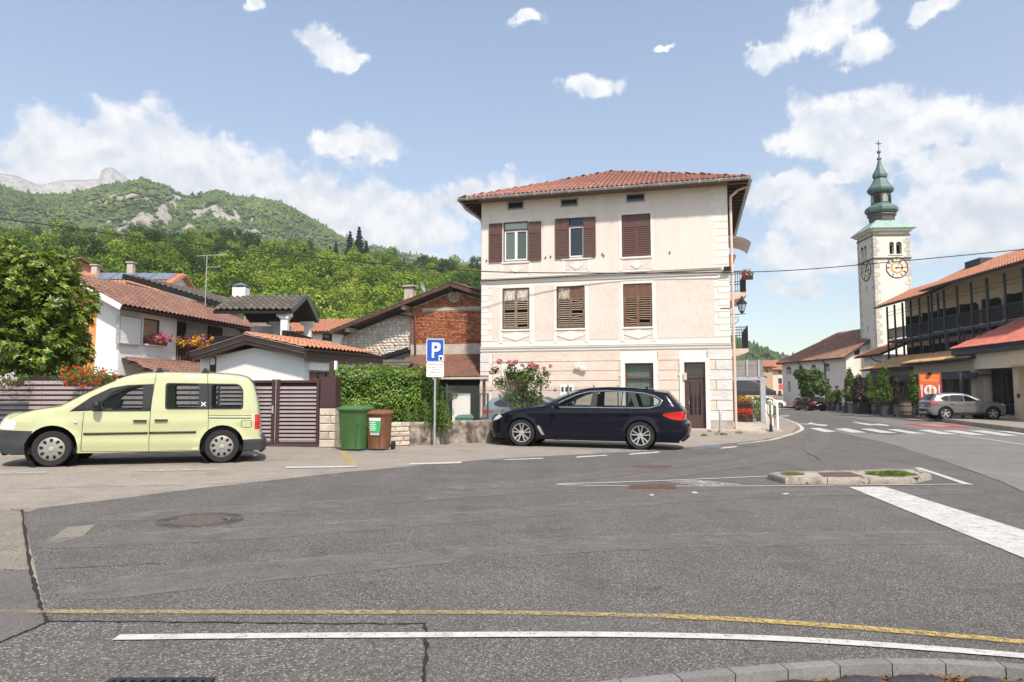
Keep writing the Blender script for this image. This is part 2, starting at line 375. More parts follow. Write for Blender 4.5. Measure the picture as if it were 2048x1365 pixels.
m_ground=mat('meadow_soil', (.10, .13, .05), .95, var=.4, scale=.2, world=True)
A_light=asphalt('old_asphalt', (.31, .272, .23), (.50, .46, .41), .4, 90, .14)
A_dark=asphalt('dark_asphalt', (.112, .102, .094), (.46, .44, .41), .55, 92, .3, .7)
A_mid=asphalt('mid_asphalt', (.115, .105, .096), (.50, .47, .44), .52, 72, .25, .7)
A_pale=asphalt('pale_patch', (.23, .205, .165), (.40, .37, .32), .5, 80, .12)
A_smooth=asphalt('smooth_patch', (.145, .134, .125), (.25, .235, .22), .25, 120, .2)
A_lane=asphalt('grey_lane', (.20, .184, .168), (.33, .31, .29), .45, 80, .12)
mb=MB(); xs=[-5000, -60, 0, 60, 5000]; ys=[-300, 150, 6500]
for i in range(4):
	for j in range(2):mb.quad(*[(x, y, gz(x)-.05)for x, y in((xs[i], ys[j]), (xs[i+1], ys[j]), (xs[i+1], ys[j+1]), (xs[i], ys[j+1]))])
tag(mb.build('ground', m_ground), kind='structure')
pave=tag(poly_sheet('pavement', [(-45, -12), (59, -12), (59, 140), (-45, 140)], 0, A_light), kind='structure')
road_px=[(44, 1021), (230, 999), (400, 977), (700, 944), (1000, 917), (1150, 910), (1300, 902), (1400, 893), (1470, 886), (1525, 880), (1570, 871), (1602, 859), (1597, 849), (1565, 838), (1545, 831), (1552, 822), (1563, 818), (1640, 826), (1700, 836), (1770, 847), (1850, 860), (1785, 872), (1650, 859), (1780, 889), (1946, 944), (2048, 985), (2300, 1085), (3000, 1420), (2400, 1800), (1000, 1800), (850, 1800), (850, 1250), (95, 1245)]
road=tag(poly_sheet('road', gp(road_px), .004, A_dark), kind='structure')
poly_sheet('asphalt_patch', gp([(-400, 1012), (44, 1021), (62, 1142), (-500, 1142)]), .004, A_pale, pave)
poly_sheet('asphalt_patch', gp([(-500, 1142), (62, 1142), (95, 1245), (0, 1287), (-400, 1440)]), .004, A_smooth, pave)
poly_sheet('asphalt_patch', gp([(95, 1245), (850, 1250), (850, 1800), (-600, 1800), (-400, 1440), (0, 1287)]), .004, A_mid, pave)
poly_sheet('asphalt_patch', gp([(93, 1086), (135, 1056), (192, 1050), (165, 1076), (118, 1088)]), .008, A_pale, road)
poly_sheet('asphalt_patch', gp([(20, 1019), (80, 1017), (60, 1026), (44, 1025)]), .008, A_pale, road)
poly_sheet('asphalt_patch', gp([(1650, 859), (1785, 872), (1850, 860), (1770, 847), (1700, 836), (1640, 826), (1563, 818), (1600, 815), (1700, 824), (1840, 842), (1900, 848), (2048, 868), (2400, 915), (2300, 1085), (2048, 985), (1946, 944), (1780, 889)]), .0035, A_lane, pave)
m_crack=mat('crack_fill', (.02, .018, .015), .95, var=.4, scale=30, world=True)
def crack(px, w=.018, seed=0, jit=.02, n=9, par=road, dz=.0085):
	rr=random.Random(seed); P=spline([tuple(q)+(0, )for q in gp(px)], n)
	P=[(p.x+rr.uniform(-jit, jit), p.y+rr.uniform(-jit, jit))for p in P]
	ribbon('asphalt_crack', P, [w*rr.uniform(.4, 1.5)for _ in P], dz, m_crack, par)
crack([(44, 1021), (55, 1100), (66, 1160), (80, 1210), (95, 1246)], .022, 1, .006)
crack([(95, 1246), (60, 1262), (0, 1287), (-60, 1310)], .016, 2, .006)
crack([(95, 1245), (300, 1246), (560, 1249), (850, 1250)], .016, 3, .008, 16)
crack([(850, 1250), (852, 1300), (846, 1365), (846, 1420)], .022, 4, .008)
crack([(0, 1141), (62, 1142), (200, 1135), (330, 1128)], .008, 5, .006)
crack([(1650, 859), (1700, 872), (1780, 889), (1946, 944), (2048, 985)], .02, 6, .01)
crack([(1606, 893), (1612, 905), (1632, 915), (1640, 922)], .03, 7, .02)
crack([(-60, 982), (150, 976), (330, 972), (560, 964)], .014, 9, .01)
crack([(1890, 846), (1950, 852), (2048, 866)], .10, 8, .03)
W_paint=paintmark('white_paint', (.53, .515, .485), .41, 14)
W_worn=paintmark('white_paint_worn', (.52, .50, .47), .52, 9)
Y_worn=paintmark('yellow_paint_worn', (.56, .41, .16), .525, 30, .10)
Y_paint=paintmark('yellow_paint', (.60, .42, .13), .495, 26, .09)
Y_faint=paintmark('yellow_paint_faint', (.52, .38, .17), .56, 3, .1)
B_faint=paintmark('blue_paint_faint', (.22, .36, .50), .565, 2, .1)
R_paint=paintmark('red_paint', (.50, .10, .09), .46, 6)
T_worn=paintmark('tyre_polish', (.25, .232, .215), .56, 3, .16)
def gs(px, n=8):return[(p.x, p.y)for p in spline([tuple(q)+(0, )for q in gp(px)], n)]
ribbon('white_edge_line', gs([(232, 1279), (500, 1276), (850, 1274), (1200, 1273), (1500, 1279), (1750, 1293), (2048, 1316), (2400, 1350)]), .085, .0125, W_paint, road)
ribbon('yellow_edge_line', gs([(-20, 1227), (200, 1227), (600, 1228)]), .06, .0122, Y_faint, road)
ribbon('yellow_edge_line', gs([(100, 1227), (600, 1228), (1000, 1229), (1340, 1236)]), .072, .0125, Y_worn, road)
ribbon('yellow_edge_line', gs([(1330, 1236), (1500, 1244), (1750, 1262), (2048, 1288), (2400, 1325)]), .085, .0125, Y_paint, road)
def mark(name, px, m=W_paint, dz=.0125):return poly_sheet(name, gp(px), dz, m, road)
mark('stop_line', [(1698, 976), (1768, 975), (2048, 1063), (2500, 1205), (2500, 1290), (2048, 1119)])
ribbon('island_line', gs([(1113, 971), (1260, 974), (1500, 974), (1700, 972), (1945, 970)]), .05, .0135, W_paint, road)
ribbon('island_line', gs([(1113, 970), (1300, 964), (1536, 954)]), .06, .0135, W_paint, road)
ribbon('island_line', gs([(1700, 944), (1780, 939), (1838, 937)]), .06, .0135, W_worn, road)
ribbon('island_line', gs([(1834, 937), (1880, 952), (1936, 971)]), [.13]*17, .0145, W_paint, road)
mark('island_hatch', [(1330, 965), (1400, 962), (1492, 972), (1400, 974)], W_worn, .0145)
mark('paint_blot', [(1298, 992), (1305, 990), (1309, 992), (1303, 994)]); mark('paint_blot', [(1380, 987), (1390, 985), (1398, 988), (1388, 989)]); mark('paint_blot', [(1562, 990), (1572, 988), (1580, 990), (1570, 991)])
k3=lambda q:[(1560+x/4.197, 780+y/4.197)for x, y in q]
for st in([(245, 325), (330, 322), (470, 355), (370, 358)], [(455, 330), (560, 325), (730, 362), (600, 362)], [(670, 330), (765, 328), (985, 365), (850, 365)], [(890, 335), (985, 333), (1220, 372), (1090, 370)], [(1150, 338), (1260, 338), (1490, 378), (1350, 376)], [(1350, 345), (1480, 343), (1740, 383), (1600, 382)], [(1575, 345), (1720, 345), (2010, 390), (1870, 388)], [(1810, 347), (1960, 350), (2260, 395), (2140, 394)]):
	mark('crosswalk_stripe', k3(st), W_paint, .014)
mark('lane_arrow', k3([(140, 281), (225, 289), (258, 275), (300, 288), (400, 296), (388, 306), (340, 304), (262, 291), (215, 293)]))
mark('lane_arrow', k3([(595, 271), (640, 273), (770, 290), (850, 286), (915, 300), (908, 306), (800, 298), (740, 300), (690, 291)]))
ribbon('lane_line', gs(k3([(380, 205), (600, 255), (850, 288), (1150, 334)])), .14, .0125, W_worn, road)
ribbon('lane_line', gs(k3([(1510, 386), (1750, 418), (2048, 462), (2400, 520)])), .13, .0125, W_paint, road)
ribbon('lane_line', gs(k3([(0, 178), (180, 195), (380, 216)])), .2, .0125, W_worn, road)
mark('lane_dash', k3([(0, 218), (80, 217), (70, 224), (0, 225)])); mark('lane_dash', k3([(20, 200), (90, 202), (130, 206), (60, 205)]), W_worn)
mark('red_road_patch', k3([(1030, 289), (1180, 284), (1400, 292), (1640, 318), (1560, 322), (1280, 318)]), R_paint)
mark('red_patch_emblem', k3([(1150, 291), (1290, 290), (1370, 298), (1440, 312), (1330, 312), (1230, 304)]), W_worn, .016)
for q in([(0, 946), (95, 945), (95, 948), (0, 950)], [(275, 941), (435, 939), (435, 942), (275, 944)], [(572, 935), (715, 933), (713, 936), (571, 938)], [(820, 928), (925, 925), (921, 928), (819, 931)], [(1010, 920), (1090, 917), (1085, 919), (1005, 922)], [(1155, 914), (1217, 911), (1212, 913), (1150, 917)], [(1262, 908), (1322, 904), (1316, 907), (1256, 911)], [(1444, 896), (1476, 893), (1470, 896), (1440, 899)]):
	mark('bay_dash', q, W_worn if q[0][0]<500 else W_paint)
for q in([(985, 916), (1090, 912), (1075, 918), (975, 923)], [(1185, 903), (1260, 899), (1245, 905), (1180, 909)], [(1380, 895), (1440, 890), (1440, 895), (1390, 900)], [(1515, 885), (1545, 880), (1538, 886), (1510, 889)], [(700, 900), (800, 903), (800, 906), (700, 905)]):
	mark('blue_bay_paint', q, B_faint)
mark('yellow_bay_stripe', [(676, 903), (690, 903), (717, 934), (700, 934)], Y_paint)
ribbon('kerb_edge_line', gs([(1475, 889), (1535, 882), (1570, 873), (1597, 864), (1604, 857), (1592, 847), (1562, 836), (1540, 829)]), [.10]*5+[.16]*52, .0125, W_paint, road)
ribbon('yellow_kerb_line', gs([(1330, 905), (1420, 897), (1540, 883), (1590, 868), (1609, 858)]), .08, .0118, Y_faint, road)
for q in([(1515, 877), (1580, 872), (1580, 875), (1515, 880)], [(1523, 871), (1594, 864), (1594, 867), (1523, 874)], [(1556, 855), (1598, 853), (1599, 856), (1556, 858)], [(1560, 848), (1590, 846), (1593, 849), (1560, 851)], [(1485, 880), (1540, 881), (1530, 884), (1480, 882)]):
	mark('yellow_hatch_stripe', q, Y_faint, .0135)
for i, q in enumerate(([(120, 1190), (700, 1128), (1300, 1085), (2100, 1075)], [(60, 1090), (600, 1062), (1000, 1030), (1500, 990), (1950, 985)], [(200, 1040), (800, 1000), (1300, 955), (1620, 900), (1640, 865)], [(900, 980), (1250, 945), (1560, 890), (1610, 850)])):ribbon('tyre_track', gs(q), [.25, .45]+[.6]*40, .0095+.0006*i, T_worn, road)
m_iron=mat('cast_iron', (.135, .105, .09), .7, metal=.2, var=.35, scale=14, bump=.5, bscale=120, world=True)
m_rust=mat('rusty_iron', (.13, .075, .06), .75, metal=.1, var=.35, scale=9, bump=.6, bscale=140, world=True)
c0=G(400, 1042); mh=thing('manhole_cover', (c0.x, c0.y, gz(c0.x)+.004), 0, 'round cast iron manhole cover with ring pattern in the dark asphalt', 'manhole cover')
mb=MB()
for a, b in((.43, .415), (.395, .38), (.36, .345), (.325, .31)):mb.lathe([(b, 0), (b, .012), (a, .012), (a, 0)], 48, cap=False)
MB().lathe([(.44, -.002), (.44, .005), (.001, .005)], 48, cap=False).build('collar', A_mid, mh); mb.build('frame_ring', mat('dark_iron', (.085, .075, .07), .7, var=.3, scale=9), mh, smooth=30)
mb=MB(); mb.lathe([(.285, 0), (.285, .011), (.001, .011)], 40, cap=False)
for i in range(-8, 9):
	for j in range(-8, 9):
		x, y=i*.032, j*.032
		if x*x+y*y<.07:mb.box(x-.010, x+.010, y-.010, y+.010, .010, .016)
mb.build('lid', mat('worn_lid', (.16, .13, .115), .65, metal=.2, var=.3, scale=20), mh)
for sx in(-.26, .26):MB().box(sx-.025, sx+.025, -.012, .012, .004, .0165).build('lifting_slot', mat('slot_dark', (.015, .013, .012), .9), mh)
for q, nm, lb in(([(1255, 971), (1352, 971), (1352, 979), (1254, 979)], 'drain_grate', 'rusty slotted drain grate at the tip of the painted island'), ([(1270, 932), (1346, 932), (1334, 938), (1259, 938)], 'drain_cover', 'flat rusty rectangular cover in the dark asphalt behind the painted island')):
	P=gp(q); c=sum((Vector((p.x, p.y))for p in P), Vector((0, 0)))/4; t=thing(nm, (c.x, c.y, gz(c.x)+.006), 0, lb, 'drain cover')
	L=[(p.x-c.x, p.y-c.y)for p in P]; mb=MB(); mb.prism(L, -.004, .006, 'z'); mb.build('frame', m_rust, t)
	mb=MB()
	for k in range(4 if nm=='drain_grate' else 1):
		n=4 if nm=='drain_grate' else 1; a, b=(k+.15)/n, (k+.85)/n
		lerp=lambda A, B, s:(A[0]+(B[0]-A[0])*s, A[1]+(B[1]-A[1])*s)
		mb.prism([lerp(lerp(L[0], L[3], a), lerp(L[1], L[2], a), .04), lerp(lerp(L[0], L[3], a), lerp(L[1], L[2], a), .96), lerp(lerp(L[0], L[3], b), lerp(L[1], L[2], b), .96), lerp(lerp(L[0], L[3], b), lerp(L[1], L[2], b), .04)], .006, .016 if n>1 else .009, 'z')
	mb.build('bar' if nm=='drain_grate' else 'plate', m_rust, t)
c0=G(316, 1372); dg_=thing('gully_grate', (c0.x, c0.y, gz(c0.x)+.008), 0, 'dark steel gully grate set in the near asphalt', 'drain grate')
m_steel=mat('dark_steel', (.05, .05, .06), .45, metal=.7, var=.3, scale=8)
mb=MB(); mb.box(-.25, .25, .02, .05, 0, .012); mb.box(-.25, .25, -.45, -.42, 0, .012); mb.box(-.25, -.22, -.42, .02, 0, .012); mb.box(.22, .25, -.42, .02, 0, .012); mb.build('frame', m_steel, dg_)
mb=MB(); mb.box(-.22, .22, -.42, .02, -.004, .001); mb.build('pit', MATS['slot_dark'], dg_)
for k in range(9):MB().box(-.205+k*.048, -.18+k*.048, -.42, .02, .002, .012).build('bar', m_steel, dg_)
m_conc=mat('kerb_concrete', (.29, .255, .215), .9, var=.25, scale=9, bump=.5, bscale=60, dirt=(.13, .11, .085), dscale=4, world=True)
m_soil=mat('dry_soil', (.16, .115, .06), .98, var=.4, scale=16, bump=.8, bscale=60, world=True)
isl=tag(bpy.data.objects.new('traffic_island', None), kind='structure'); COL.objects.link(isl)
isl['label']='low kerbed traffic island with weeds and an iron cover'
fp=[G(1535, 959), G(1570, 969), G(1822, 969), G(1864, 960), G(1838, 938, .1), G(1552, 944, .1)]
fp=[Vector((p.x, p.y))for p in fp]; fc=sum(fp, Vector((0, 0)))/len(fp)
inn=[]
for i, p in enumerate(fp):
	a=(p-fp[i-1]).normalized(); b=(fp[(i+1)%6]-p).normalized(); na=Vector((-a.y, a.x)); nb=Vector((-b.y, b.x)); bis=(na+nb).normalized(); inn.append(p+bis*(.13/max(.5, bis.dot(na))))
def kerb_piece(a, b, c, d, zt, par, m_, nm='kerb_stone', gap=.006, zb=-.05):
	"""rounded kerb block: a-b outer edge, d-c inner edge"""
	mb=MB(); e=(b-a).normalized()*gap; a, d=a+e, d+e; b, c=b-e, c-e; n=((d-a)).normalized()
	ring=[]
	for p, q in((a, d), (b, c)):
		w=q-p; ring.append([(p.x, p.y, zb+gz(p.x)), (p.x, p.y, zt*.62+gz(p.x)), ((p+w*.16).x, (p+w*.16).y, zt*.95+gz(p.x)), ((p+w*.35).x, (p+w*.35).y, zt+gz(p.x)), (q.x, q.y, zt+gz(q.x)), (q.x, q.y, zb+gz(q.x))])
	vs=ring[0]+ring[1]; mb.add(vs, [tuple(range(6)), tuple(range(11, 5, -1))]+[(i, (i+1)%6, 6+(i+1)%6, 6+i)for i in range(6)])
	return mb.build(nm, m_, par, smooth=35)
for i in range(6):
	a, b, c, d=fp[i], fp[(i+1)%6], inn[(i+1)%6], inn[i]; n=max(1, round((b-a).length/.75))
	for k in range(n):kerb_piece(a.lerp(b, k/n), a.lerp(b, (k+1)/n), d.lerp(c, (k+1)/n), d.lerp(c, k/n), .105, isl, m_conc)
mb=MB(); mb.quad(*[(p.x, p.y, gz(p.x)+.09)for p in inn]); mb.build('infill', mat('island_concrete', (.36, .32, .275), .9, var=.2, scale=6, bump=.3, bscale=80, world=True), isl)
P=[G(*q, .092).xy for q in[(1636, 946), (1700, 945), (1726, 953), (1650, 955)]]; poly_sheet('iron_plate', P, .099, m_rust, isl)
for q in([(1562, 946), (1590, 944), (1612, 949), (1580, 952), (1560, 950)], [(1728, 943), (1800, 940), (1842, 951), (1838, 956), (1775, 957)]):
	poly_sheet('soil_bed', [G(*a, .093).xy for a in q], .096, m_soil, isl)
weed_m=leafmat('weed_leaf', [(.06, .12, .02), (.12, .20, .03), (.22, .26, .06)], .6, .3, 6)
def weeds(name, cx, cy, z, rx, ry, h, n, L, label, seed, par=None, m_=None, cat='weeds', kind=None):
	rg=np.random.default_rng(seed); a=rg.random(n)*6.28; r=np.sqrt(rg.random(n)); P=np.stack([cx+rx*r*np.cos(a), cy+ry*r*np.sin(a), z+h*rg.random(n)*(1.1-r)], 1)
	N=rg.normal(size=(n, 3))*.6; N[:, 2]+=.8; V, F=leaf_arrays(P, N, L*(.6+.8*rg.random(n)), L*.35, rg=rg)
	o=link(name, fast_mesh(name, V, F, m_ or weed_m), par); return tag(o, label, cat, kind=kind)
q=G(1782, 949, .1); w1=weeds('ground_cover', q.x, q.y, gz(q.x)+.1, .42, .28, .07, 900, .05, 'dense low green ground cover in the traffic island bed', 3, cat='ground cover', kind='stuff')
q=G(1586, 948, .1); weeds('dry_grass', q.x, q.y, gz(q.x)+.1, .18, .1, .04, 220, .045, 'sparse yellowing weeds in the small soil bed of the island', 4, m_=leafmat('dry_leaf', [(.16, .11, .03), (.24, .2, .05), (.2, .24, .06)], .7, .2, 6), cat='weeds')
for i, (px, s, lb)in enumerate(((1605, .09, 'small green weed growing under the soil bed end of the island kerb'), (1662, .05, 'tiny weed tuft at the island kerb below the iron plate'), (1722, .10, 'broad green weed at the island kerb between plate and ground cover'), (1800, .07, 'green weed at the island kerb below the ground cover'))):
	q=G(px, 968); weeds('weed', q.x, q.y-.02, gz(q.x)+.01, s*1.5, s*.5, s*1.1, 90, .06, lb, 10+i)
m_gran=mat('granite_kerb', (.21, .203, .193), .8, var=.2, scale=60, bump=.35, bscale=160, dirt=(.16, .15, .13), dscale=3, world=True, rvar=.1)
bed=tag(bpy.data.objects.new('corner_bed', None), kind='structure'); COL.objects.link(bed)
arc=[(G(*q, .085).xy)for q in[(1000, 1385), (1120, 1366), (1290, 1348), (1500, 1327), (1700, 1314), (1850, 1312), (2048, 1324), (2250, 1345)]]
arc=[p.xy for p in spline([(a.x, a.y, 0)for a in arc], 30)]
cum=[0.0]
for i in range(1, len(arc)):cum.append(cum[-1]+(arc[i]-arc[i-1]).length)
def arc_at(s):
	for i in range(1, len(arc)):
		if cum[i]>=s:
			t=(s-cum[i-1])/max(1e-6, cum[i]-cum[i-1]); d=(arc[i]-arc[i-1]).normalized(); return arc[i-1].lerp(arc[i], t), Vector((d.y, -d.x))
	d=(arc[-1]-arc[-2]).normalized(); return arc[-1], Vector((d.y, -d.x))
s=0.0
while s<cum[-1]-.28:
	(a, na), (b, nb)=arc_at(s), arc_at(s+.285); kerb_piece(a, b, b+nb*.10, a+na*.10, .085, bed, m_gran, gap=.003); s+=.285
m_bed=mat('bed_soil', (.055, .04, .028), 1, var=.5, scale=25, bump=1, bscale=70, world=True)
e=[arc_at(k*.3)[0]+arc_at(k*.3)[1]*.095 for k in range(int(cum[-1]/.3))]
poly_sheet('bed_soil', [p for p in e]+[Vector((e[-1].x+.5, e[-1].y-1.8)), Vector((e[0].x, e[0].y-1.2))], .02, m_bed, bed)
m_cob=mat('dark_cobble', (.045, .042, .045), .65, var=.35, scale=18, bump=.6, bscale=50, rvar=.25)
rr=random.Random(5)
for row in range(3):
	s=.4+.13*row
	while s<cum[-1]-.3:
		a, na=arc_at(s); L=rr.uniform(.10, .17); w=rr.uniform(.055, .075); c=a+na*(.19+.165*row+rr.uniform(-.015, .015)); ta=Vector((-na.y, na.x)); mb=MB()
		pts=[(math.cos(k*math.pi/4+.3)*L*rr.uniform(.8, 1.1), math.sin(k*math.pi/4+.3)*w*rr.uniform(.85, 1.1))for k in range(8)]
		for sc, z in((1, .0), (1, .03), (.82, .045), (.4, .052)):mb.v+=[(c.x+(ta.x*x+na.x*y)*sc, c.y+(ta.y*x+na.y*y)*sc, gz(c.x)+z)for x, y in pts]
		mb.f=[(r*8+k, r*8+(k+1)%8, (r+1)*8+(k+1)%8, (r+1)*8+k)for r in range(3)for k in range(8)]+[tuple(range(24, 32))]; mb.m=[0]*len(mb.f)
		mb.build('cobble', m_cob, bed, smooth=50); s+=L*2+rr.uniform(.01, .04)
n=420; rg=np.random.default_rng(8); ss=rg.random(n)*cum[-1]; PP=[]
for q in ss:
	a, na=arc_at(q); o=.115+abs(rg.normal())*.06; PP.append((a.x+na.x*o, a.y+na.y*o, gz(a.x)+.026+rg.random()*.02))
Nn=rg.normal(size=(n, 3))*.4; Nn[:, 2]+=1; V, F=leaf_arrays(np.array(PP), Nn, .012+.03*rg.random(n), .014, rg=rg)
tag(link('dead_leaves', fast_mesh('dead_leaves', V, F, leafmat('dead_leaf', [(.10, .035, .012), (.22, .08, .02), (.3, .15, .05)], .8, .1, 20))), 'brown dead leaves lying between the kerb and the cobbles', 'leaves', kind='stuff')
def interp(pts, x):
	if x<=pts[0][0]:return pts[0][1]
	for(a, b), (c, d)in zip(pts, pts[1:]):
		if x<=c:return b+(d-b)*(x-a)/(c-a)
	return pts[-1][1]
def hill(name, skyline, D0, D1, z0, px0, px1, step, rows, amp, mat_, rock=None, ext=1.35, pw=.95, seed=0, top_drop=0):
	"""terrain rising from distance D0 to a crest at D1 whose outline follows the skyline, then falling behind"""
	cols=list(np.arange(px0, px1+step, step)); V=[]; att=[]; vv=list(np.linspace(0, 1, rows))+[1.06, 1.15, ext]
	for px in cols:
		py=interp(skyline, px); r=ray(px, py); az_=math.atan2(r.x, r.y); h=math.hypot(r.x, r.y); te=r.z/h
		zc=CAMZ+te*D1-top_drop
		for v in vv:
			D=D0+(D1-D0)*v; x, y=math.sin(az_)*D, math.cos(az_)*D
			base=z0+(zc-z0)*(v**pw if v<=1 else 1-(v-1)*1.6)
			n1=mnoise.fractal(Vector((x/(D1*.12)+seed, y/(D1*.12), 0)), 1, 2.1, 5); n2=mnoise.fractal(Vector((x/(D1*.02)+seed, y/(D1*.02), 3)), .8, 2.1, 4)
			w=min(1, v*4)*(1 if v<.8 else max(.12, (1.02-v)/.22))
			V.append((x, y, base+amp*(n1*w+n2*.22*min(1, w+.1)))); att.append(rock(px, v, x, y, V[-1][2])if rock else 0)
	n=len(vv); F=[[i*n+k, (i+1)*n+k, (i+1)*n+k+1, i*n+k+1]for i in range(len(cols)-1)for k in range(n-1)]
	me=fast_mesh(name, np.array(V), np.array(F), mat_, smooth=True)
	a=me.attributes.new('rock', 'FLOAT', 'POINT'); a.data.foreach_set('value', np.array(att, dtype=np.float32))
	o=tag(link(name, me), kind='structure')
	return o, cols, vv, np.array(V).reshape(len(cols), n, 3), np.array(att).reshape(len(cols), n)
def hillmat(name, g1, g2, rk):
	m=new_mat(name); t=NT(m); v=t.pos(); f=t.noise(v, .03, 8, .65); f2=t.noise(v, .25, 6, .6)
	g=t.mix(f2, t.ramp(f, [(.35, g1), (.65, g2)]), sc3(g1, .6))
	q=t.n('ShaderNodeAttribute'); q.attribute_name='rock'
	vm=t.n('ShaderNodeVectorMath', operation='MULTIPLY'); t.l(v, vm.inputs[0]); vm.inputs[1].default_value=(1, 1, .25)
	rc=t.ramp(t.noise(vm.outputs[0], .12, 9, .7), [(.32, sc3(rk, .45)), (.5, rk), (.7, sc3(rk, 1.25))])
	fac=t.ramp(t.math('ADD', q.outputs['Fac'], t.math('MULTIPLY', t.math('SUBTRACT', f2, .5), .6)), [(.42, 0.0), (.58, 1.0)])
	b=t.n('ShaderNodeBsdfPrincipled'); t.l(t.mix(fac, g, rc), b.inputs['Base Color']); b.inputs['Roughness'].default_value=.95; b.inputs['Specular IOR Level'].default_value=.1
	t.l(t.bump(t.noise(v, .15, 8, .7), 1.0, 6), b.inputs['Normal']); t.out(b.outputs[0]); return m
ROCKS=[(225, 405, 40, 12), (270, 392, 45, 12), (290, 440, 45, 40), (240, 455, 30, 22), (330, 430, 22, 40), (350, 395, 12, 18), (400, 425, 26, 14), (440, 430, 40, 22), (475, 440, 20, 14), (500, 465, 26, 22), (530, 475, 18, 8), (150, 432, 14, 7), (610, 478, 14, 6), (180, 415, 14, 8), (320, 470, 30, 14), (380, 455, 18, 12)]
SKY_M=[(-500, 340), (-200, 352), (0, 363), (60, 376), (130, 380), (200, 362), (250, 354), (290, 346), (330, 358), (370, 380), (430, 368), (480, 382), (560, 396), (620, 428), (660, 448), (700, 478), (740, 510), (800, 545), (900, 590)]
D1m=950
def rock_m(px, v, x, y, z):
	c=math.hypot(x, y); py=682.5-FPX*((-y*math.sin(PITCH)+(z-CAMZ)*math.cos(PITCH))/(y*math.cos(PITCH)+(z-CAMZ)*math.sin(PITCH)))
	s=max(math.exp(-((px-a)/w)**2-((py-b)/h)**2)for a, b, w, h in ROCKS)
	n=mnoise.fractal(Vector((x/15, y/15, z/10)), .9, 2, 4)
	return max(0, min(1, s*.80+n*1.15*(s>.1)-.06))
mm=hillmat('mountain_slope', (.06, .10, .03), (.12, .16, .05), (.44, .40, .36))
mo, cols, vv, MV, MA=hill('mountain', SKY_M, 430, D1m, 0, -560, 900, 7, 70, 26, mm, rock_m, seed=2, top_drop=9)
def scatter_crowns(name, MV, MA, n, size, m_, seed, label):
	"""far wood that reads as one mass: small faceted crowns on the slope"""
	rg=np.random.default_rng(seed); ci=rg.random(n)*(MV.shape[0]-1); ri=rg.random(n)**.8*(MV.shape[1]-2); i, k=ci.astype(int), ri.astype(int); fi, fk=(ci-i)[:, None], (ri-k)[:, None]
	P=MV[i, k]*(1-fi)*(1-fk)+MV[i+1, k]*fi*(1-fk)+MV[i, k+1]*(1-fi)*fk+MV[i+1, k+1]*fi*fk
	keep=MA[i, k]+rg.random(n)*.35<.5; P=P[keep]; n=len(P); S=size*(.55+.9*rg.random(n)**1.4); tall=np.where(rg.random(n)<.07, 1.8, 1.0)
	base=np.array([(1, 0, .3), (.31, .95, .42), (-.81, .59, .3), (-.81, -.59, .42), (.31, -.95, .3), (0, 0, 1.25), (.6, .45, .85), (-.5, .5, .9), (-.1, -.7, .8)])
	fs=np.array([(0, 1, 6), (1, 7, 6), (1, 2, 7), (2, 3, 7), (3, 8, 7), (3, 4, 8), (4, 0, 8), (0, 6, 8), (6, 7, 5), (7, 8, 5), (8, 6, 5)])
	th=rg.random(n)*6.28; c, s=np.cos(th), np.sin(th); B=base[None]*(1+.22*rg.normal(size=(n, 9, 1))); X=B[:, :, 0]*c[:, None]-B[:, :, 1]*s[:, None]; Y=B[:, :, 0]*s[:, None]+B[:, :, 1]*c[:, None]
	V=np.stack([X/np.sqrt(tall)[:, None], Y/np.sqrt(tall)[:, None], B[:, :, 2]*tall[:, None]*1.15], 2)*S[:, None, None]*.62+P[:, None]
	F=(fs[None]+np.arange(n)[:, None, None]*9).reshape(-1, 3)
	return tag(link(name, fast_mesh(name, V.reshape(-1, 3), F, m_)), label, 'forest', kind='stuff')
mc1=leafmat('far_forest', [(.04, .08, .022), (.085, .14, .032), (.17, .21, .05)], .8, .1, .02, .1)
scatter_crowns('mountain_forest', MV, MA, 58000, 3.5, mc1, 5, 'green forest covering the rocky mountain behind the village')
mm2=hillmat('ridge_slope', (.03, .06, .025), (.06, .095, .04), (.4, .38, .36))
SKY_R=[(300, 470), (560, 440), (640, 450), (735, 480), (800, 497), (860, 510), (960, 526), (1150, 575), (1300, 640), (1500, 740)]
ro, c_, v_, RV, RA=hill('far_ridge', SKY_R, 650, 1180, 0, 400, 1500, 14, 30, 24, mm2, None, seed=9, top_drop=10)
scatter_crowns('far_ridge_forest', RV[:52], RA[:52], 9000, 6, mc1, 6, 'hazy forest on the low ridge sloping down behind the wood')
SKY_H=[(1200, 600), (1380, 634), (1465, 668), (1495, 678), (1530, 692), (1560, 706), (1590, 718), (1650, 738), (1760, 764), (1900, 782), (2300, 786)]
ho, c_, v_, HV, HA=hill('green_hill', SKY_H, 350, 820, -2, 1180, 2300, 10, 34, 12, mm2, None, seed=21, top_drop=6)
mc2=leafmat('hill_forest', [(.035, .07, .022), (.065, .11, .03), (.11, .15, .05)], .8, .1, .02, .1)
scatter_crowns('hill_forest', HV[:60], HA[:60], 16000, 3.6, mc2, 7, 'pale green wooded hill at the end of the street')
mrk=hillmat('bare_peak', (.34, .33, .32), (.40, .39, .37), (.45, .44, .43))
SKY_P=[(-600, 300), (-200, 330), (0, 348), (30, 352), (80, 371), (125, 362), (170, 360), (198, 359), (204, 342), (214, 335), (226, 335), (246, 350), (270, 372), (420, 420), (600, 470)]
hill('rocky_peak', SKY_P, 1100, 1500, 60, -600, 600, 6, 40, 22, mrk, lambda*a:1.0, seed=4, pw=.8)
SKY_F=[(-300, 450), (0, 468), (60, 466), (140, 458), (250, 462), (340, 462), (400, 460), (470, 468), (540, 482), (600, 482), (660, 490), (720, 492), (770, 505), (820, 512), (880, 522), (960, 536), (1100, 560), (1300, 620), (1480, 720)]
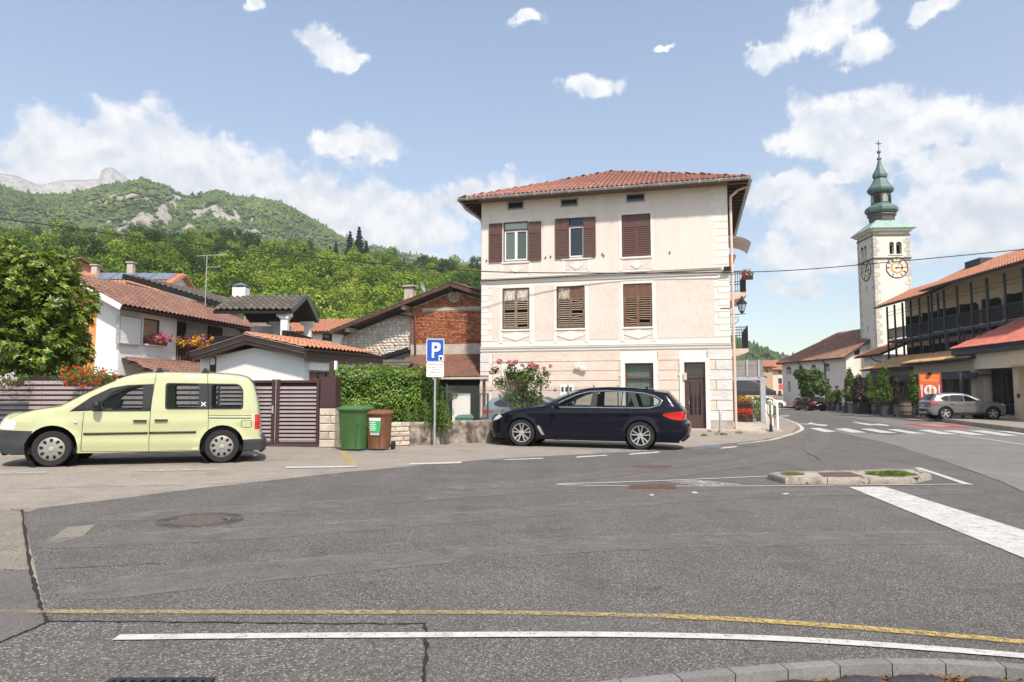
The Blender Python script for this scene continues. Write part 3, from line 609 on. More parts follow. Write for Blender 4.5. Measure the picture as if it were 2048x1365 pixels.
m_floor=mat('wood_floor', (.05, .07, .025), .95, var=.5, scale=.15, world=True)
fo, fcols, fvv, FV, FA=hill('wooded_slope', SKY_F, 78, 290, -1, -420, 1440, 20, 40, 4, m_floor, None, seed=31, top_drop=11, pw=.9)
bark=mat('bark', (.12, .09, .065), .9, var=.3, scale=6, bump=.6, bscale=25, stretch=(4, 4, 1))
pale_bark=mat('pale_bark', (.34, .30, .25), .9, var=.3, scale=6, bump=.4, bscale=25, stretch=(4, 4, 1))
GREENS=[leafmat('wood_leaf_bright', [(.095, .165, .022), (.19, .28, .04), (.35, .42, .075)], .6, .3, .6, .15, .16), leafmat('wood_leaf_mid', [(.065, .125, .016), (.13, .21, .028), (.23, .30, .042)], .6, .3, .6, .15, .16), leafmat('wood_leaf_dark', [(.016, .042, .012), (.034, .074, .018), (.07, .12, .028)], .6, .25, .6, .15, .16), leafmat('wood_leaf_yellow', [(.15, .215, .028), (.28, .345, .055), (.46, .48, .11)], .6, .3, .6, .15, .16)]
def crown_blobs(rr, h, w):
	bl=[(0, 0, h*.62, w*.28, w*.28, h*.27)]
	for k in range(9):
		a=rr.uniform(0, 6.28); z=rr.uniform(.36, .9); q=(1-abs(z-.58)*1.5)*w*.36; s=rr.uniform(.14, .24)
		bl.append((math.cos(a)*q, math.sin(a)*q, h*z, w*s, w*s, h*s*.62))
	return bl
def tree_meshes(seed, h, w, gm, n=1000, leaf=.5, bk=None):
	rr=random.Random(seed); mb=MB(); mb.tube([(0, 0, -.8), (rr.uniform(-.1, .1), 0, h*.3), (rr.uniform(-.3, .3), rr.uniform(-.3, .3), h*.85)], [h*.022, h*.016, h*.004], 6)
	for k in range(5):
		a=rr.uniform(0, 6.28); z=h*rr.uniform(.3, .6); L=w*rr.uniform(.25, .42); mb.tube([(0, 0, z), (math.cos(a)*L*.5, math.sin(a)*L*.5, z+L*.4), (math.cos(a)*L, math.sin(a)*L, z+L*.7)], [h*.009, h*.006, h*.002], 5)
	tr=mb.mesh('trunk', bk or bark, smooth=True)
	rg=np.random.default_rng(seed); P, d=blob_points(crown_blobs(rr, h, w), n, .5, rg); N=d+rg.normal(size=d.shape)*.55; N[:, 2]+=.5
	LL=leaf*(.6+.8*rg.random(len(P))); V, F=leaf_arrays(P, N, LL, LL*.8, rg=rg)
	return tr, fast_mesh('crown', V, F, gm), V, F
def spruce_meshes(seed, h, w, gm):
	rr=random.Random(seed); mb=MB(); mb.tube([(0, 0, -.8), (0, 0, h*.97)], [h*.018, h*.003], 6); tr=mb.mesh('trunk', bark, smooth=True)
	rg=np.random.default_rng(seed); n=1500; z=rg.random(n)**.8; tier=np.floor(z*14)/14; z=tier+(z-tier)*.55; r=(1-z)*w/2*(.35+.75*rg.random(n))*(1+.18*np.sin(7*z*6.28)); a=rg.random(n)*6.28
	P=np.stack([np.cos(a)*r, np.sin(a)*r, h*(.12+.87*z)-r*.35], 1); N=np.stack([np.cos(a)*.5, np.sin(a)*.5, np.ones(n)], 1)+rg.normal(size=(n, 3))*.35
	V, F=leaf_arrays(P, N, h*.055*(.6+.8*rg.random(n)), h*.03, rg=rg); return tr, fast_mesh('crown', V, F, gm), V, F
KIND=[]
for s, (g, h, w, lb)in enumerate([(0, 10.5, 7.5, 'bright green broadleaf tree'), (0, 9, 8, 'bright green broadleaf tree'), (1, 11, 7.5, 'mid green broadleaf tree'), (1, 9.5, 7, 'mid green broadleaf tree'), (2, 11.5, 7, 'dark green broadleaf tree'), (2, 10, 6.5, 'dark green broadleaf tree'), (3, 9, 7.5, 'yellowish green broadleaf tree'), (3, 8, 6.5, 'yellowish green broadleaf tree')]):
	t_, c_, V_, F_=tree_meshes(100+s, h, w, GREENS[g], 1500, .44, pale_bark if s in(1, 3)else None); KIND.append((t_, c_, V_, F_, lb, h))
spr=leafmat('spruce_needles', [(.008, .022, .010), (.016, .036, .014), (.03, .05, .02)], .7, .08, .8, .1)
SPR=[spruce_meshes(200+s, h, w, spr)for s, (h, w)in enumerate([(15, 6.5), (13, 5.5), (12, 6.5)])]
def slope_pt(px, v):
	ci=(px-fcols[0])/(fcols[1]-fcols[0]); i=int(max(0, min(len(fcols)-2, ci))); fi=ci-i; ri=v*39; k=int(min(38, ri)); fk=ri-k
	return Vector(FV[i, k]*(1-fi)*(1-fk)+FV[i+1, k]*fi*(1-fk)+FV[i, k+1]*(1-fi)*fk+FV[i+1, k+1]*fi*fk)
rr=random.Random(42); spots=[]
tries=0
while len(spots)<640 and tries<40000:
	tries+=1; v=rr.random()**1.0; px=rr.uniform(-150, 1060); D=78+212*v
	p=slope_pt(px, v); sep_=3.6+2.0*v
	if all((p.x-q[0].x)**2+(p.y-q[0].y)**2>sep_**2 for q in spots):spots.append((p, px, v))
spots.sort(key=lambda q:q[2])
rest=[[], [], [], []]; TL={}
for i, (p, px, v)in enumerate(spots):
	x=rr.random(); right=max(0, min(1, (px-350)/250))*max(0, min(1, (980-px)/200))
	if v>.82:wts=(.25, .35, .4, 0)
	else:wts=(.32+.12*right, .36-.2*right, .28-.2*right, .04+.28*right)
	g=0
	for g in range(4):
		x-=wts[g]
		if x<0:break
	kd=KIND[g*2+rr.randrange(2)]; s=rr.uniform(.62, 1.25); rz=rr.uniform(0, 6.28)
	if i<290:
		t=thing('forest_tree', p, rz, kd[4]+(' low' if v<.33 else ' half way up' if v<.66 else ' high')+' on the wooded slope behind '+('the big garden tree' if px<190 else 'the white house' if px<420 else 'the veranda house' if px<660 else 'the brick barn' if px<930 else 'the corner house'), 'tree', 'trees of the wood behind the houses'); t.scale=(s, )*3
		link('trunk', kd[0], t); link('crown', kd[1], t)
	else:
		M3=np.array(Matrix.Rotation(rz, 3, 'Z'))*s; rest[g].append((kd[2]@M3.T+np.array(p), kd[3]))
parts=[]; mi=[]
for g in range(4):
	for a in rest[g]:parts.append(a); mi.append(np.full(len(a[1]), g))
V, F=join_arrays(parts)
tag(link('wood_canopy', fast_mesh('wood_canopy', V, F, GREENS, mi=np.concatenate(mi))), 'upper part of the wood on the slope below the mountain', 'forest', kind='stuff')
for i, (px, v, s, k)in enumerate([(700, .93, 1.0, 0), (718, .95, 1.15, 0), (733, .9, .95, 1), (660, .97, .8, 2), (672, .94, .85, 1), (752, .97, .75, 1), (770, .95, .7, 2), (808, .95, .75, 1), (850, .93, .7, 2), (868, .96, .7, 2), (320, .97, .75, 2), (375, .97, .8, 2), (455, .96, .75, 2), (130, .97, .85, 2), (20, .97, .8, 1), (610, .55, .9, 2), (885, .9, .8, 2)]):
	t=thing('spruce_tree', slope_pt(px, v), i*1.3, 'dark pointed spruce on the wooded slope behind '+('the big garden tree' if px<190 else 'the white house' if px<420 else 'the veranda house' if px<650 else 'the brick barn'), 'tree', 'spruces in the wood'); t.scale=(s*1.1, )*3
	link('trunk', SPR[k][0], t); link('crown', SPR[k][1], t)
mb=MB(); mb.box(-1900, 1900, -300, 1990, -42, 590)
hz=mb.build('haze', []); hm=new_mat('valley_air'); ht=NT(hm); pv=ht.n('ShaderNodeVolumePrincipled'); pv.inputs['Density'].default_value=.00030; pv.inputs['Color'].default_value=(.93, .95, 1, 1); pv.inputs['Anisotropy'].default_value=.2
ho_=ht.n('ShaderNodeOutputMaterial'); ht.l(pv.outputs[0], ho_.inputs['Volume']); hz.data.materials.append(hm); tag(hz, kind='stuff')
def wall_holes(mb, x0, x1, z0, z1, holes, y=0, depth=.22, P=None):
	"""front face with real openings and their reveals; P maps (x,y,z) when the wall is turned"""
	P=P or(lambda x, y, z:(x, y, z))
	xs=sorted({x0, x1, *[h[0]for h in holes], *[h[1]for h in holes]}); zs=sorted({z0, z1, *[h[2]for h in holes], *[h[3]for h in holes]})
	for a, b in zip(xs, xs[1:]):
		for c, d in zip(zs, zs[1:]):
			mx_, mz=(a+b)/2, (c+d)/2
			if any(h[0]<mx_<h[1]and h[2]<mz<h[3]for h in holes):continue
			mb.quad(P(a, y, c), P(b, y, c), P(b, y, d), P(a, y, d))
	for h in holes:
		a, b, c, d=h[:4]
		mb.quad(P(a, y, c), P(a, y, d), P(a, y+depth, d), P(a, y+depth, c)); mb.quad(P(b, y, c), P(b, y+depth, c), P(b, y+depth, d), P(b, y, d))
		mb.quad(P(a, y, d), P(b, y, d), P(b, y+depth, d), P(a, y+depth, d)); mb.quad(P(a, y, c), P(a, y+depth, c), P(b, y+depth, c), P(b, y, c))
def frame_bars(mb, x0, x1, z0, z1, w, y0, y1):
	mb.box(x0, x0+w, y0, y1, z0, z1); mb.box(x1-w, x1, y0, y1, z0, z1); mb.box(x0+w, x1-w, y0, y1, z1-w, z1); mb.box(x0+w, x1-w, y0, y1, z0, z0+w)
SLATS={}
def slat_mesh(w, h, d, m_):
	k=(round(w, 3), round(h, 3), m_.name)
	if k not in SLATS:
		mb=MB(); mb.add([(-w/2, -d/2, -h/2), (w/2, -d/2, -h/2), (w/2, d/2, h/2-.008), (-w/2, d/2, h/2-.008), (-w/2, -d/2, -h/2+.012), (w/2, -d/2, -h/2+.012), (w/2, d/2, h/2), (-w/2, d/2, h/2)], [(0, 3, 2, 1), (4, 5, 6, 7), (0, 1, 5, 4), (1, 2, 6, 5), (2, 3, 7, 6), (3, 0, 4, 7)])
		SLATS[k]=mb.mesh('slat', m_)
	return SLATS[k]
def shutter(par, x0, x1, z0, z1, y, m_f, m_s, n=14, top=.27, tilt=0, m_top=None, worn=None, rz=0):
	"""louvred shutter leaf: frame, solid upper panel, each slat its own piece"""
	w, h=x1-x0, z1-z0; st=.055; mb=MB(); zt=h*(1-top)
	frame_bars(mb, 0, w, 0, h, st, -.02, .02); mb.box(st, w-st, -.018, .018, zt-.03, zt+.03)
	o=mb.build('shutter', m_f, par, (x0, y, z0), rz)
	mb=MB(); mb.box(st, w-st, -.008, .008, zt+.03, h-st); mb.build('panel', m_top or m_f, o)
	me=slat_mesh(w-2*st, (zt-st-.03)/n*(.46 if worn else .85), .028, m_s)
	for k in range(n):
		if worn and worn.random()<.035:continue
		z=st+(k+.5)*(zt-st-.03)/n; s=link('slat', me, o, (w/2, 0, z))
		if worn and worn.random()<.3:s.rotation_euler=(worn.uniform(-.2, .1), worn.uniform(-.06, .06)*(2.5 if worn.random()<.25 else 1), 0)
	return o
TILES={}
def tile_mesh(w, l, m_, flat=False, thick=.016):
	k=(w, l, m_.name, flat)
	if k not in TILES:
		n=7; prof=[]
		for i in range(n):
			t=i/(n-1); hgt=(.048*math.sin(min(1, t/.62)*math.pi)if t<.62 else-.006)*w/.21 if not flat else(.012 if i in(0, n-1)else 0)
			prof.append((t*w*1.04, hgt))
		mb=MB(); L=l*1.12
		lo=[(x, 0, h+.03)for x, h in prof]; hi=[(x, L, h+.004)for x, h in prof]; lb=[(x, 0, h+.03-thick)for x, h in prof]
		vs=lo+hi+lb; fs=[(i, i+1, n+i+1, n+i)for i in range(n-1)]+[(i+1, i, 2*n+i, 2*n+i+1)for i in range(n-1)]
		mb.add(vs, fs); TILES[k]=mb.mesh('tile', m_, smooth=40, fixn=False)
	return TILES[k]
def tile_roof(par, E, u, v, width, length, w, l, m_, keep=None, cap=290, flat=False, name='roof_tile', stuffname='tile_field'):
	"""tiles laid in rows from the eave E; the largest ones are pieces of their own, the rest one joined field"""
	u=Vector(u).normalized(); v=Vector(v).normalized(); nrm=u.cross(v); me=tile_mesh(w, l, m_, flat); M0=Matrix((u, v, nrm)).transposed().to_4x4(); E=Vector(E)
	nc, nr=int(width/w+.5), int(length/l+.5); spots=[]; rr=random.Random(3)
	for r in range(nr):
		for c in range(nc):
			a, b=c*w, r*l
			if keep and not keep(a+w/2, b+l/2):continue
			spots.append(E+u*a+v*(b+rr.uniform(-.006, .006))+nrm*rr.uniform(0, .004))
	V0=np.array([q.co for q in me.vertices]); polys=[list(p.vertices)for p in me.polygons]; parts=[]
	for i, p in enumerate(spots):
		if i<cap:M=M0.copy(); M.translation=p; link(name, me, par, M=M)
		else:parts.append((V0@np.array(M0.to_3x3()).T+np.array(p), np.array(polys)))
	if parts:
		V, F=join_arrays(parts); o=link(stuffname, fast_mesh(stuffname, V, F, m_, smooth=False), par); tag(o, kind='stuff')
		o.data.polygons.foreach_set('use_smooth', np.ones(len(F), bool)); o.data.set_sharp_from_angle(angle=R(40))
def gutter(par, pts, r, m_, name='gutter'):
	mb=MB(); P=[Vector(p)for p in pts]; n=8; vs=[]
	for i, p in enumerate(P):
		d=(P[min(i+1, len(P)-1)]-P[max(0, i-1)]).normalized(); s=d.cross(Vector((0, 0, 1))).normalized()
		vs+=[p+s*math.cos(math.pi*k/n)*r-Vector((0, 0, 1))*math.sin(math.pi*k/n)*r for k in range(n+1)]+[p+s*math.cos(math.pi*(1-k/n))*r*.86-Vector((0, 0, 1))*math.sin(math.pi*(1-k/n))*r*.86 for k in range(n+1)]
	N=2*n+2; mb.add(vs, [(i*N+k, i*N+(k+1)%N, (i+1)*N+(k+1)%N, (i+1)*N+k)for i in range(len(P)-1)for k in range(N)]+[tuple(range(N)), tuple(range((len(P)-1)*N, len(P)*N))[::-1]])
	return mb.build(name, m_, par, smooth=40)
tile_red=mat('terracotta_tile', (.335, .158, .12), .8, var=.32, scale=5, rvar=.22, dirt=(.17, .085, .06), dscale=1.6, dlo=.55, dhi=.8)
tile_brown=mat('brown_tile', (.185, .098, .072), .8, var=.25, scale=4, rvar=.2, dirt=(.08, .055, .045), dscale=1.4)
tile_orange=mat('orange_tile', (.44, .195, .115), .8, var=.2, scale=4, rvar=.14, dirt=(.30, .14, .08), dscale=1.4)
tile_grey=mat('grey_tile', (.105, .09, .075), .85, var=.3, scale=4, rvar=.2, dirt=(.17, .15, .09), dscale=1.2)
tile_tan=mat('tan_tile', (.46, .27, .13), .8, var=.24, scale=4, rvar=.2, dirt=(.26, .15, .08), dscale=1.3)
zinc=mat('zinc', (.42, .43, .43), .5, metal=.35, var=.2, scale=5, dirt=(.2, .19, .18), dscale=2)
dark_brown=mat('dark_brown_metal', (.06, .030, .026), .45, var=.15, scale=3)
wood_dark=mat('dark_wood', (.055, .032, .022), .7, var=.35, scale=5, bump=.3, bscale=40, stretch=(1, 1, 6))
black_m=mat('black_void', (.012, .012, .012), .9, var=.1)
white_pl=mat('white_plaster', (.80, .785, .76), .85, var=.05, scale=2, bump=.12, bscale=90, dirt=(.62, .60, .56), dscale=.6, dlo=.55, dhi=.85)
pvc=mat('white_window_frame', (.78, .78, .77), .4, var=.03)
CR=G(1466, 862); OL=Vector((-62/FPX*30.6, 30.6, 0)); HB=Frame(OL, math.atan2(CR.y-OL.y, CR.x-OL.x)); HW=math.hypot(CR.x-OL.x, CR.y-OL.y); HD=10.4
house=thing('corner_house', HB.O, HB.rz, 'three storey cream corner house with brown shutters and red tiled hip roof', 'house')
pl_smooth=mat('cream_plaster', (.71, .63, .57), .85, var=.04, scale=1.2, bump=.10, bscale=70, dirt=(.60, .52, .455), dscale=.9, dlo=.46, dhi=.82, stretch=(1.6, 1.6, .22))
pl_white=mat('white_trim_plaster', (.71, .665, .622), .85, var=.04, scale=2, bump=.12, bscale=60, dirt=(.62, .57, .52), dscale=1.1, dlo=.6, dhi=.9)
def scratched(name, col):
	m=new_mat(name); t=NT(m); v=t.obj(); q=t.n('ShaderNodeVectorMath', operation='MULTIPLY'); t.l(v, q.inputs[0]); q.inputs[1].default_value=(26, 26, 5)
	q2=t.n('ShaderNodeVectorMath', operation='MULTIPLY'); t.l(v, q2.inputs[0]); q2.inputs[1].default_value=(3, 3, 34)
	a, b=t.noise(q.outputs[0], 1, 5, .6), t.noise(q2.outputs[0], 1, 5, .6); h=t.math('ADD', t.math('MULTIPLY', a, .6), t.math('MULTIPLY', b, .5))
	c=t.ramp(t.math('ADD', t.math('MULTIPLY', h, .7), t.math('MULTIPLY', t.noise(v, 1.1, 6, .6), .35)), [(.42, sc3(col, .85)), (.62, sc3(col, 1.06))])
	p=t.n('ShaderNodeBsdfPrincipled'); t.l(c, p.inputs['Base Color']); p.inputs['Roughness'].default_value=.9; p.inputs['Specular IOR Level'].default_value=.2
	t.l(t.bump(h, .7, .03), p.inputs['Normal']); t.out(p.outputs[0]); return m
pl_scratch=scratched('scratched_plaster', (.68, .58, .52))
def rustic(name, col, var=.12):
	m=new_mat(name); t=NT(m); v=t.obj(); q=t.n('ShaderNodeVectorMath', operation='MULTIPLY'); t.l(v, q.inputs[0]); q.inputs[1].default_value=(6, 6, 11)
	h=t.noise(q.outputs[0], 1, 7, .62); c=t.ramp(t.noise(v, 1.3, 6, .6), [(.3, sc3(col, 1-var)), (.7, sc3(col, 1+var*.6))])
	p=t.n('ShaderNodeBsdfPrincipled'); t.l(c, p.inputs['Base Color']); p.inputs['Roughness'].default_value=.9; p.inputs['Specular IOR Level'].default_value=.2
	t.l(t.bump(h, .5, .05), p.inputs['Normal']); t.out(p.outputs[0]); return m
st_pink=rustic('pink_rusticated_stucco', (.68, .555, .475)); st_white=rustic('white_rusticated_stucco', (.63, .605, .575))
st_plinth=rustic('plinth_stone', (.40, .34, .29), .3)
zL1=(HB.pix(962, 565)[1]+HB.pix(1455, 546)[1])/2; zL2=(HB.pix(962, 701)[1]+HB.pix(1460, 691)[1])/2
zE=(HB.pix(965, 395)[1]+HB.pix(1449, 363)[1])/2
win_top=[HB.rect(1007, 446, 1057, 522), HB.rect(1136, 437, 1169, 515), HB.rect(1243, 431, 1302, 512)]
win_mid=[HB.rect(1005, 578, 1059, 658), HB.rect(1113, 574, 1170, 656), HB.rect(1246, 569, 1305, 653)]
vents=[HB.rect(1015, 404, 1048, 419), HB.rect(1121, 399, 1156, 413), HB.rect(1252, 389, 1290, 404)]
gwin=HB.rect(1250, 727, 1308, 815); gdoor=HB.rect(1368, 725, 1413, 861); bdoor=HB.rect(1011, 745, 1056, 866)
ov, ovs=.72, .80; zG=(HB.pix(918, 397, -.72)[1]+HB.pix(1487, 357, -.72)[1])/2
mb=MB(); holes=win_top+win_mid+vents+[gwin, gdoor, bdoor]
wall_holes(mb, 0, HW, -.6, zG+.02, holes, 0, .24)
mb.quad((0, 0, -.6), (0, 0, zG+.02), (0, HD, zG+.02), (0, HD, -.6)); mb.quad((HW, 0, -.6), (HW, HD, -.6), (HW, HD, zG+.02), (HW, 0, zG+.02)); mb.quad((0, HD, -.6), (0, HD, zG+.02), (HW, HD, zG+.02), (HW, HD, -.6))
mb.build('wall', pl_white, house)
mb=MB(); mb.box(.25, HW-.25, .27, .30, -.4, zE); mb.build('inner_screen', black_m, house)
def skin(nm, x0, x1, z0, z1, t, m_, hl, par=house):
	mb=MB(); hh=[(max(x0, h[0]-g), min(x1, h[1]+g), max(z0, h[2]-gb), min(z1, h[3]+g))for h, g, gb in hl if h[1]>x0 and h[0]<x1 and h[3]>z0 and h[2]<z1]
	wall_holes(mb, x0, x1, z0, z1, hh, -t, t); return mb.build(nm, m_, par)
skin('upper_plaster', .03, HW-.42, zL1+.16, zG+.0, .008, pl_smooth, [(w_, .16, .62)for w_ in win_top]+[(v_, .05, .05)for v_ in vents])
for a, b in((1070, 1106), (1179, 1237), (1314, 1430)):
	x0, x1=HB.pix(a, 620)[0], HB.pix(b, 620)[0]; skin('plaster_panel', x0, x1, zL2+.36, zL1-.22, .012, pl_scratch, [])
skin('plaster_panel', HB.pix(976, 620)[0], HB.pix(997, 620)[0], zL2+.36, zL1-.22, .010, pl_scratch, [])
for zz, h1 in((zL1, .10), (zL2, .13)):
	mb=MB(); pr=[(-.012, -h1), (-.05, -h1*.6), (-.06, 0), (-.10, h1*.35), (-.105, h1*.7), (-.012, h1)]; mb.prism([(y, zz+z)for y, z in pr], -.02, HW+.02, 'x'); mb.build('string_course', pl_white, house)
	MB().box(-.02, HW+.02, -.112, -.01, zz+h1*.72, zz+h1*.72+.025).build('ledge_flashing', mat('weathered_ledge', (.42, .37, .31), .8, var=.3, scale=5), house)
for w_, kind in[(w, 0)for w in win_top]+[(w, 1)for w in win_mid]:
	x0, x1, z0, z1=w_; cx=(x0+x1)/2
	if kind:p0, p1=z0-.52, z0-.12
	else:p0, p1=z0-.55, z0-.17
	hw=(x1-x0)/2 if kind or x1-x0>.8 else .62
	if not kind:hw=.62
	MB().box(cx-hw, cx+hw, -.010, .0, p0, p1).build('apron_panel', pl_scratch, house)
	rh=hw if kind else .27; rv=(p1-p0)/2*(1.02 if kind else .95); zc=(p0+p1)/2
	MB().prism([(cx-rh, zc), (cx, zc-rv), (cx+rh, zc), (cx, zc+rv)], -.032, -.0102, 'y').build('diamond', pl_white, house)
	MB().box(cx-hw-.05, cx+hw+.05, -.05, .10, z0-.085, z0-.005).build('sill', pl_white, house)
for w_ in win_top+win_mid:
	x0, x1, z0, z1=w_; e=.13; cx=(x0+x1)/2; hw=max((x1-x0)/2, .50); mb=MB(); yb=-.022
	mb.box(cx-hw-e, cx-hw, yb, -.002, z0-.62, z1+e); mb.box(cx+hw, cx+hw+e, yb, -.002, z0-.62, z1+e); mb.box(cx-hw, cx+hw, yb, -.002, z1+.01, z1+e); mb.build('window_surround', pl_white, house)
zq=zL2+.38; k=0
while zq<zL1-.25:
	wq=.46 if k%2 else .62; MB().box(HW-wq, HW-.012, -.018, -.0, zq, zq+.235).build('quoin', pl_white, house); MB().box(.012, .30 if k%2 else .52, -.018, -.0, zq, zq+.235).build('quoin', pl_white, house); zq+=.26; k+=1
zq=zL1+.35; k=0
while zq<zE-.1:
	MB().box(HW-(.55 if k%2 else .66), HW-.012, -.014, 0, zq, zq+.27).build('quoin', pl_white, house); zq+=.30; k+=1
gsur=(gwin[0]-.19, gwin[1]+.19, gwin[2]-.1, gwin[3]+.16); dsur=(gdoor[0]-.19, gdoor[1]+.17, -.6, gdoor[3]+.16); bsur=(bdoor[0]-.16, bdoor[1]+.16, -.6, bdoor[3]+.16)
zc0, zc1=gz(HW)+.42, zL2-.15; nC=7; dz_=(zc1-zc0)/nC; rr=random.Random(9)
for k in range(nC):
	z0, z1=zc0+k*dz_+.012, zc0+(k+1)*dz_-.012; cuts=[.55, HW-(.62 if k%2 else .95)]; segs=[(cuts[0], cuts[1])]
	for s_ in(gsur, dsur, bsur):
		if s_[2]<z1 and s_[3]>z0+.02:
			segs=[q for a, b in segs for q in([(a, b)]if b<=s_[0]or a>=s_[1]else[(a, s_[0]-.004), (s_[1]+.004, b)])if q[1]-q[0]>.05]
	for a, b in segs:MB().box(a, b, -.045-.006*rr.random(), 0, z0, z1).build('rusticated_course', st_pink, house)
	MB().box(HW-(.60 if k%2 else .93), HW+.02, -.062, 0, z0, z1).build('quoin', st_white if k%2==0 else st_white, house)
	MB().box(-.02, .53 if k%2 else .40, -.055, 0, z0, z1).build('quoin', st_white if k>3 else st_pink, house)
for a, b in((dsur[1]+.004, HW+.03), (gsur[1]-1.2, dsur[0]-.004), (bsur[1]+.02, gsur[1]-1.21)):MB().box(a, b, -.085, 0, -.5, zc0-.005).build('plinth', st_plinth, house)
vent_fr=mat('vent_frame', (.34, .33, .30), .7)
for v_ in vents:
	mb=MB(); frame_bars(mb, *v_, .05, -.03, .06); f=mb.build('attic_window', vent_fr, house); MB().box(v_[0]+.05, v_[1]-.05, .05, .07, v_[2]+.05, v_[3]-.05).build('pane', glassmat('dark_pane'), f)
sh_brown=mat('brown_shutter_paint', (.105, .050, .043), .5, var=.15, scale=6);
def weathered(name, col, worn_col, lo, hi):
	m=new_mat(name); t=NT(m); v=t.obj(); q=t.n('ShaderNodeVectorMath', operation='MULTIPLY'); t.l(v, q.inputs[0]); q.inputs[1].default_value=(30, 30, 5)
	f=t.ramp(t.math('ADD', t.math('MULTIPLY', t.noise(q.outputs[0], 1, 8, .7), .65), t.math('MULTIPLY', t.noise(v, 4, 5, .6), .35)), [(lo, 0.0), (hi, 1.0)])
	c=t.mix(f, col, worn_col); p=t.n('ShaderNodeBsdfPrincipled'); t.l(c, p.inputs['Base Color']); p.inputs['Roughness'].default_value=.85; t.l(t.bump(f, .4, .01), p.inputs['Normal']); t.out(p.outputs[0]); return m
ww=[weathered('weathered_shutter_a', (.13, .075, .05), (.36, .28, .20), .40, .62), weathered('weathered_shutter_b', (.13, .065, .04), (.33, .24, .17), .46, .68), weathered('weathered_shutter_c', (.16, .075, .045), (.34, .19, .12), .48, .70)]
wt=[weathered('peeled_panel_a', (.16, .11, .08), (.62, .58, .52), .38, .56), weathered('peeled_panel_b', (.17, .13, .09), (.55, .50, .38), .42, .58), weathered('peeled_panel_c', (.12, .06, .04), (.2, .11, .07), .45, .7)]
wsl=[weathered('slat_a', (.24, .18, .125), (.38, .31, .24), .4, .65), weathered('slat_b', (.22, .16, .12), (.37, .30, .24), .4, .65), weathered('slat_c', (.20, .125, .08), (.33, .25, .18), .45, .68)]
for i, w_ in enumerate(win_mid):
	x0, x1, z0, z1=w_; cx=(x0+x1)/2; rw=random.Random(60+i); mb=MB(); frame_bars(mb, x0, x1, z0, z1, .035, -.01, .12); mb.build('window_frame', wood_dark, house)
	shutter(house, x0+.04, cx-.004, z0+.04, z1-.04, .03, ww[i], wsl[i], 12, .30, m_top=wt[i], worn=rw); shutter(house, cx+.004, x1-.04, z0+.04, z1-.04, .03, ww[i], wsl[i], 12, .30, m_top=wt[i if i!=1 else 2], worn=rw)
blind_g=mat('grey_green_blind', (.42, .48, .44), .6, var=.12, scale=3, stretch=(1, 1, 10)); curtain=mat('white_curtain', (.66, .68, .68), .8, var=.12, scale=4, stretch=(9, 1, .3))
x0, x1, z0, z1=win_top[0]; zt=z1-.36
mb=MB(); frame_bars(mb, x0, x1, z0, z1, .045, .0, .14); mb.box(x0+.045, x1-.045, .0, .12, zt-.03, zt+.03); wf=mb.build('window', sh_brown, house)
cx=(x0+x1)/2
for k, (a, b, m_)in enumerate(((x0+.05, cx-.002, curtain), (cx+.002, x1-.05, blind_g))):
	mb=MB(); frame_bars(mb, a, b, z0+.05, zt-.035, .055, .03, .09); mb.build('sash', pvc, wf); MB().box(a+.055, b-.055, .075, .085, z0+.105, zt-.09).build('curtain', m_, wf)
	MB().box(a+.055, b-.055, .062, .066, z0+.105, zt-.09).build('pane', glassmat('clear_pane', (.03, .035, .04), .03, .75), wf)
MB().box(x0+.05, x1-.05, .06, .075, zt+.03, z1-.045).build('blind', blind_g, wf)
r0=HB.rect(979, 449, 1005, 524); shutter(house, r0[0], r0[1], r0[2], r0[3], -.06, sh_brown, sh_brown, 14, .28)
r0=HB.rect(1058, 445, 1083, 521); shutter(house, r0[0], r0[1], r0[2], r0[3], -.06, sh_brown, sh_brown, 14, .28)
x0, x1, z0, z1=win_top[1]; zt=z1-.36; mb=MB(); frame_bars(mb, x0, x1, z0, z1, .035, .0, .14); mb.box(x0+.035, x1-.035, .0, .12, zt-.03, zt+.03); wf=mb.build('window', sh_brown, house)
mb=MB(); frame_bars(mb, x0+.04, x1-.04, z0+.04, zt-.035, .055, .03, .09); mb.build('sash', pvc, wf); MB().box(x0+.09, x1-.09, .075, .08, z0+.09, zt-.09).build('pane', glassmat('dark_pane'), wf); MB().box(x0+.04, x1-.04, .06, .07, zt+.03, z1-.04).build('pane', glassmat('dark_pane'), wf)
r0=HB.rect(1111, 439, 1139, 517); shutter(house, r0[0], r0[1], r0[2], r0[3], -.06, sh_brown, sh_brown, 14, .28)
r0=HB.rect(1167, 436, 1192, 514); shutter(house, r0[0], r0[1], r0[2], r0[3], -.06, sh_brown, sh_brown, 14, .28)
x0, x1, z0, z1=win_top[2]; cx=(x0+x1)/2; mb=MB(); frame_bars(mb, x0, x1, z0, z1, .03, -.01, .10); mb.build('window_frame', wood_dark, house)
for a, b in((x0+.03, cx-.003), (cx+.003, x1-.03)):shutter(house, a, b, z0+.03, z1-.03, .02, sh_brown, sh_brown, 15, .28)
for w_ in win_top:
	for sx in(w_[0]-.78, w_[1]+.78):
		if 0<sx<HW-.7:MB().box(sx-.02, sx+.02, -.06, -.008, w_[2]+.06, w_[2]+.14).build('shutter_catch', black_m, house)
def surround(s_, o_, nm):
	mb=MB(); mb.box(s_[0], o_[0], -.09, -.0, s_[2], s_[3]); mb.box(o_[1], s_[1], -.09, -.0, s_[2], s_[3]); mb.box(o_[0], o_[1], -.09, -.0, o_[3], s_[3])
	mb.box(s_[0]-.035, s_[0], -.11, 0, o_[3]-.55, o_[3]-.46); mb.box(s_[1], s_[1]+.035, -.11, 0, o_[3]-.55, o_[3]-.46); return mb.build(nm, pl_white, house)
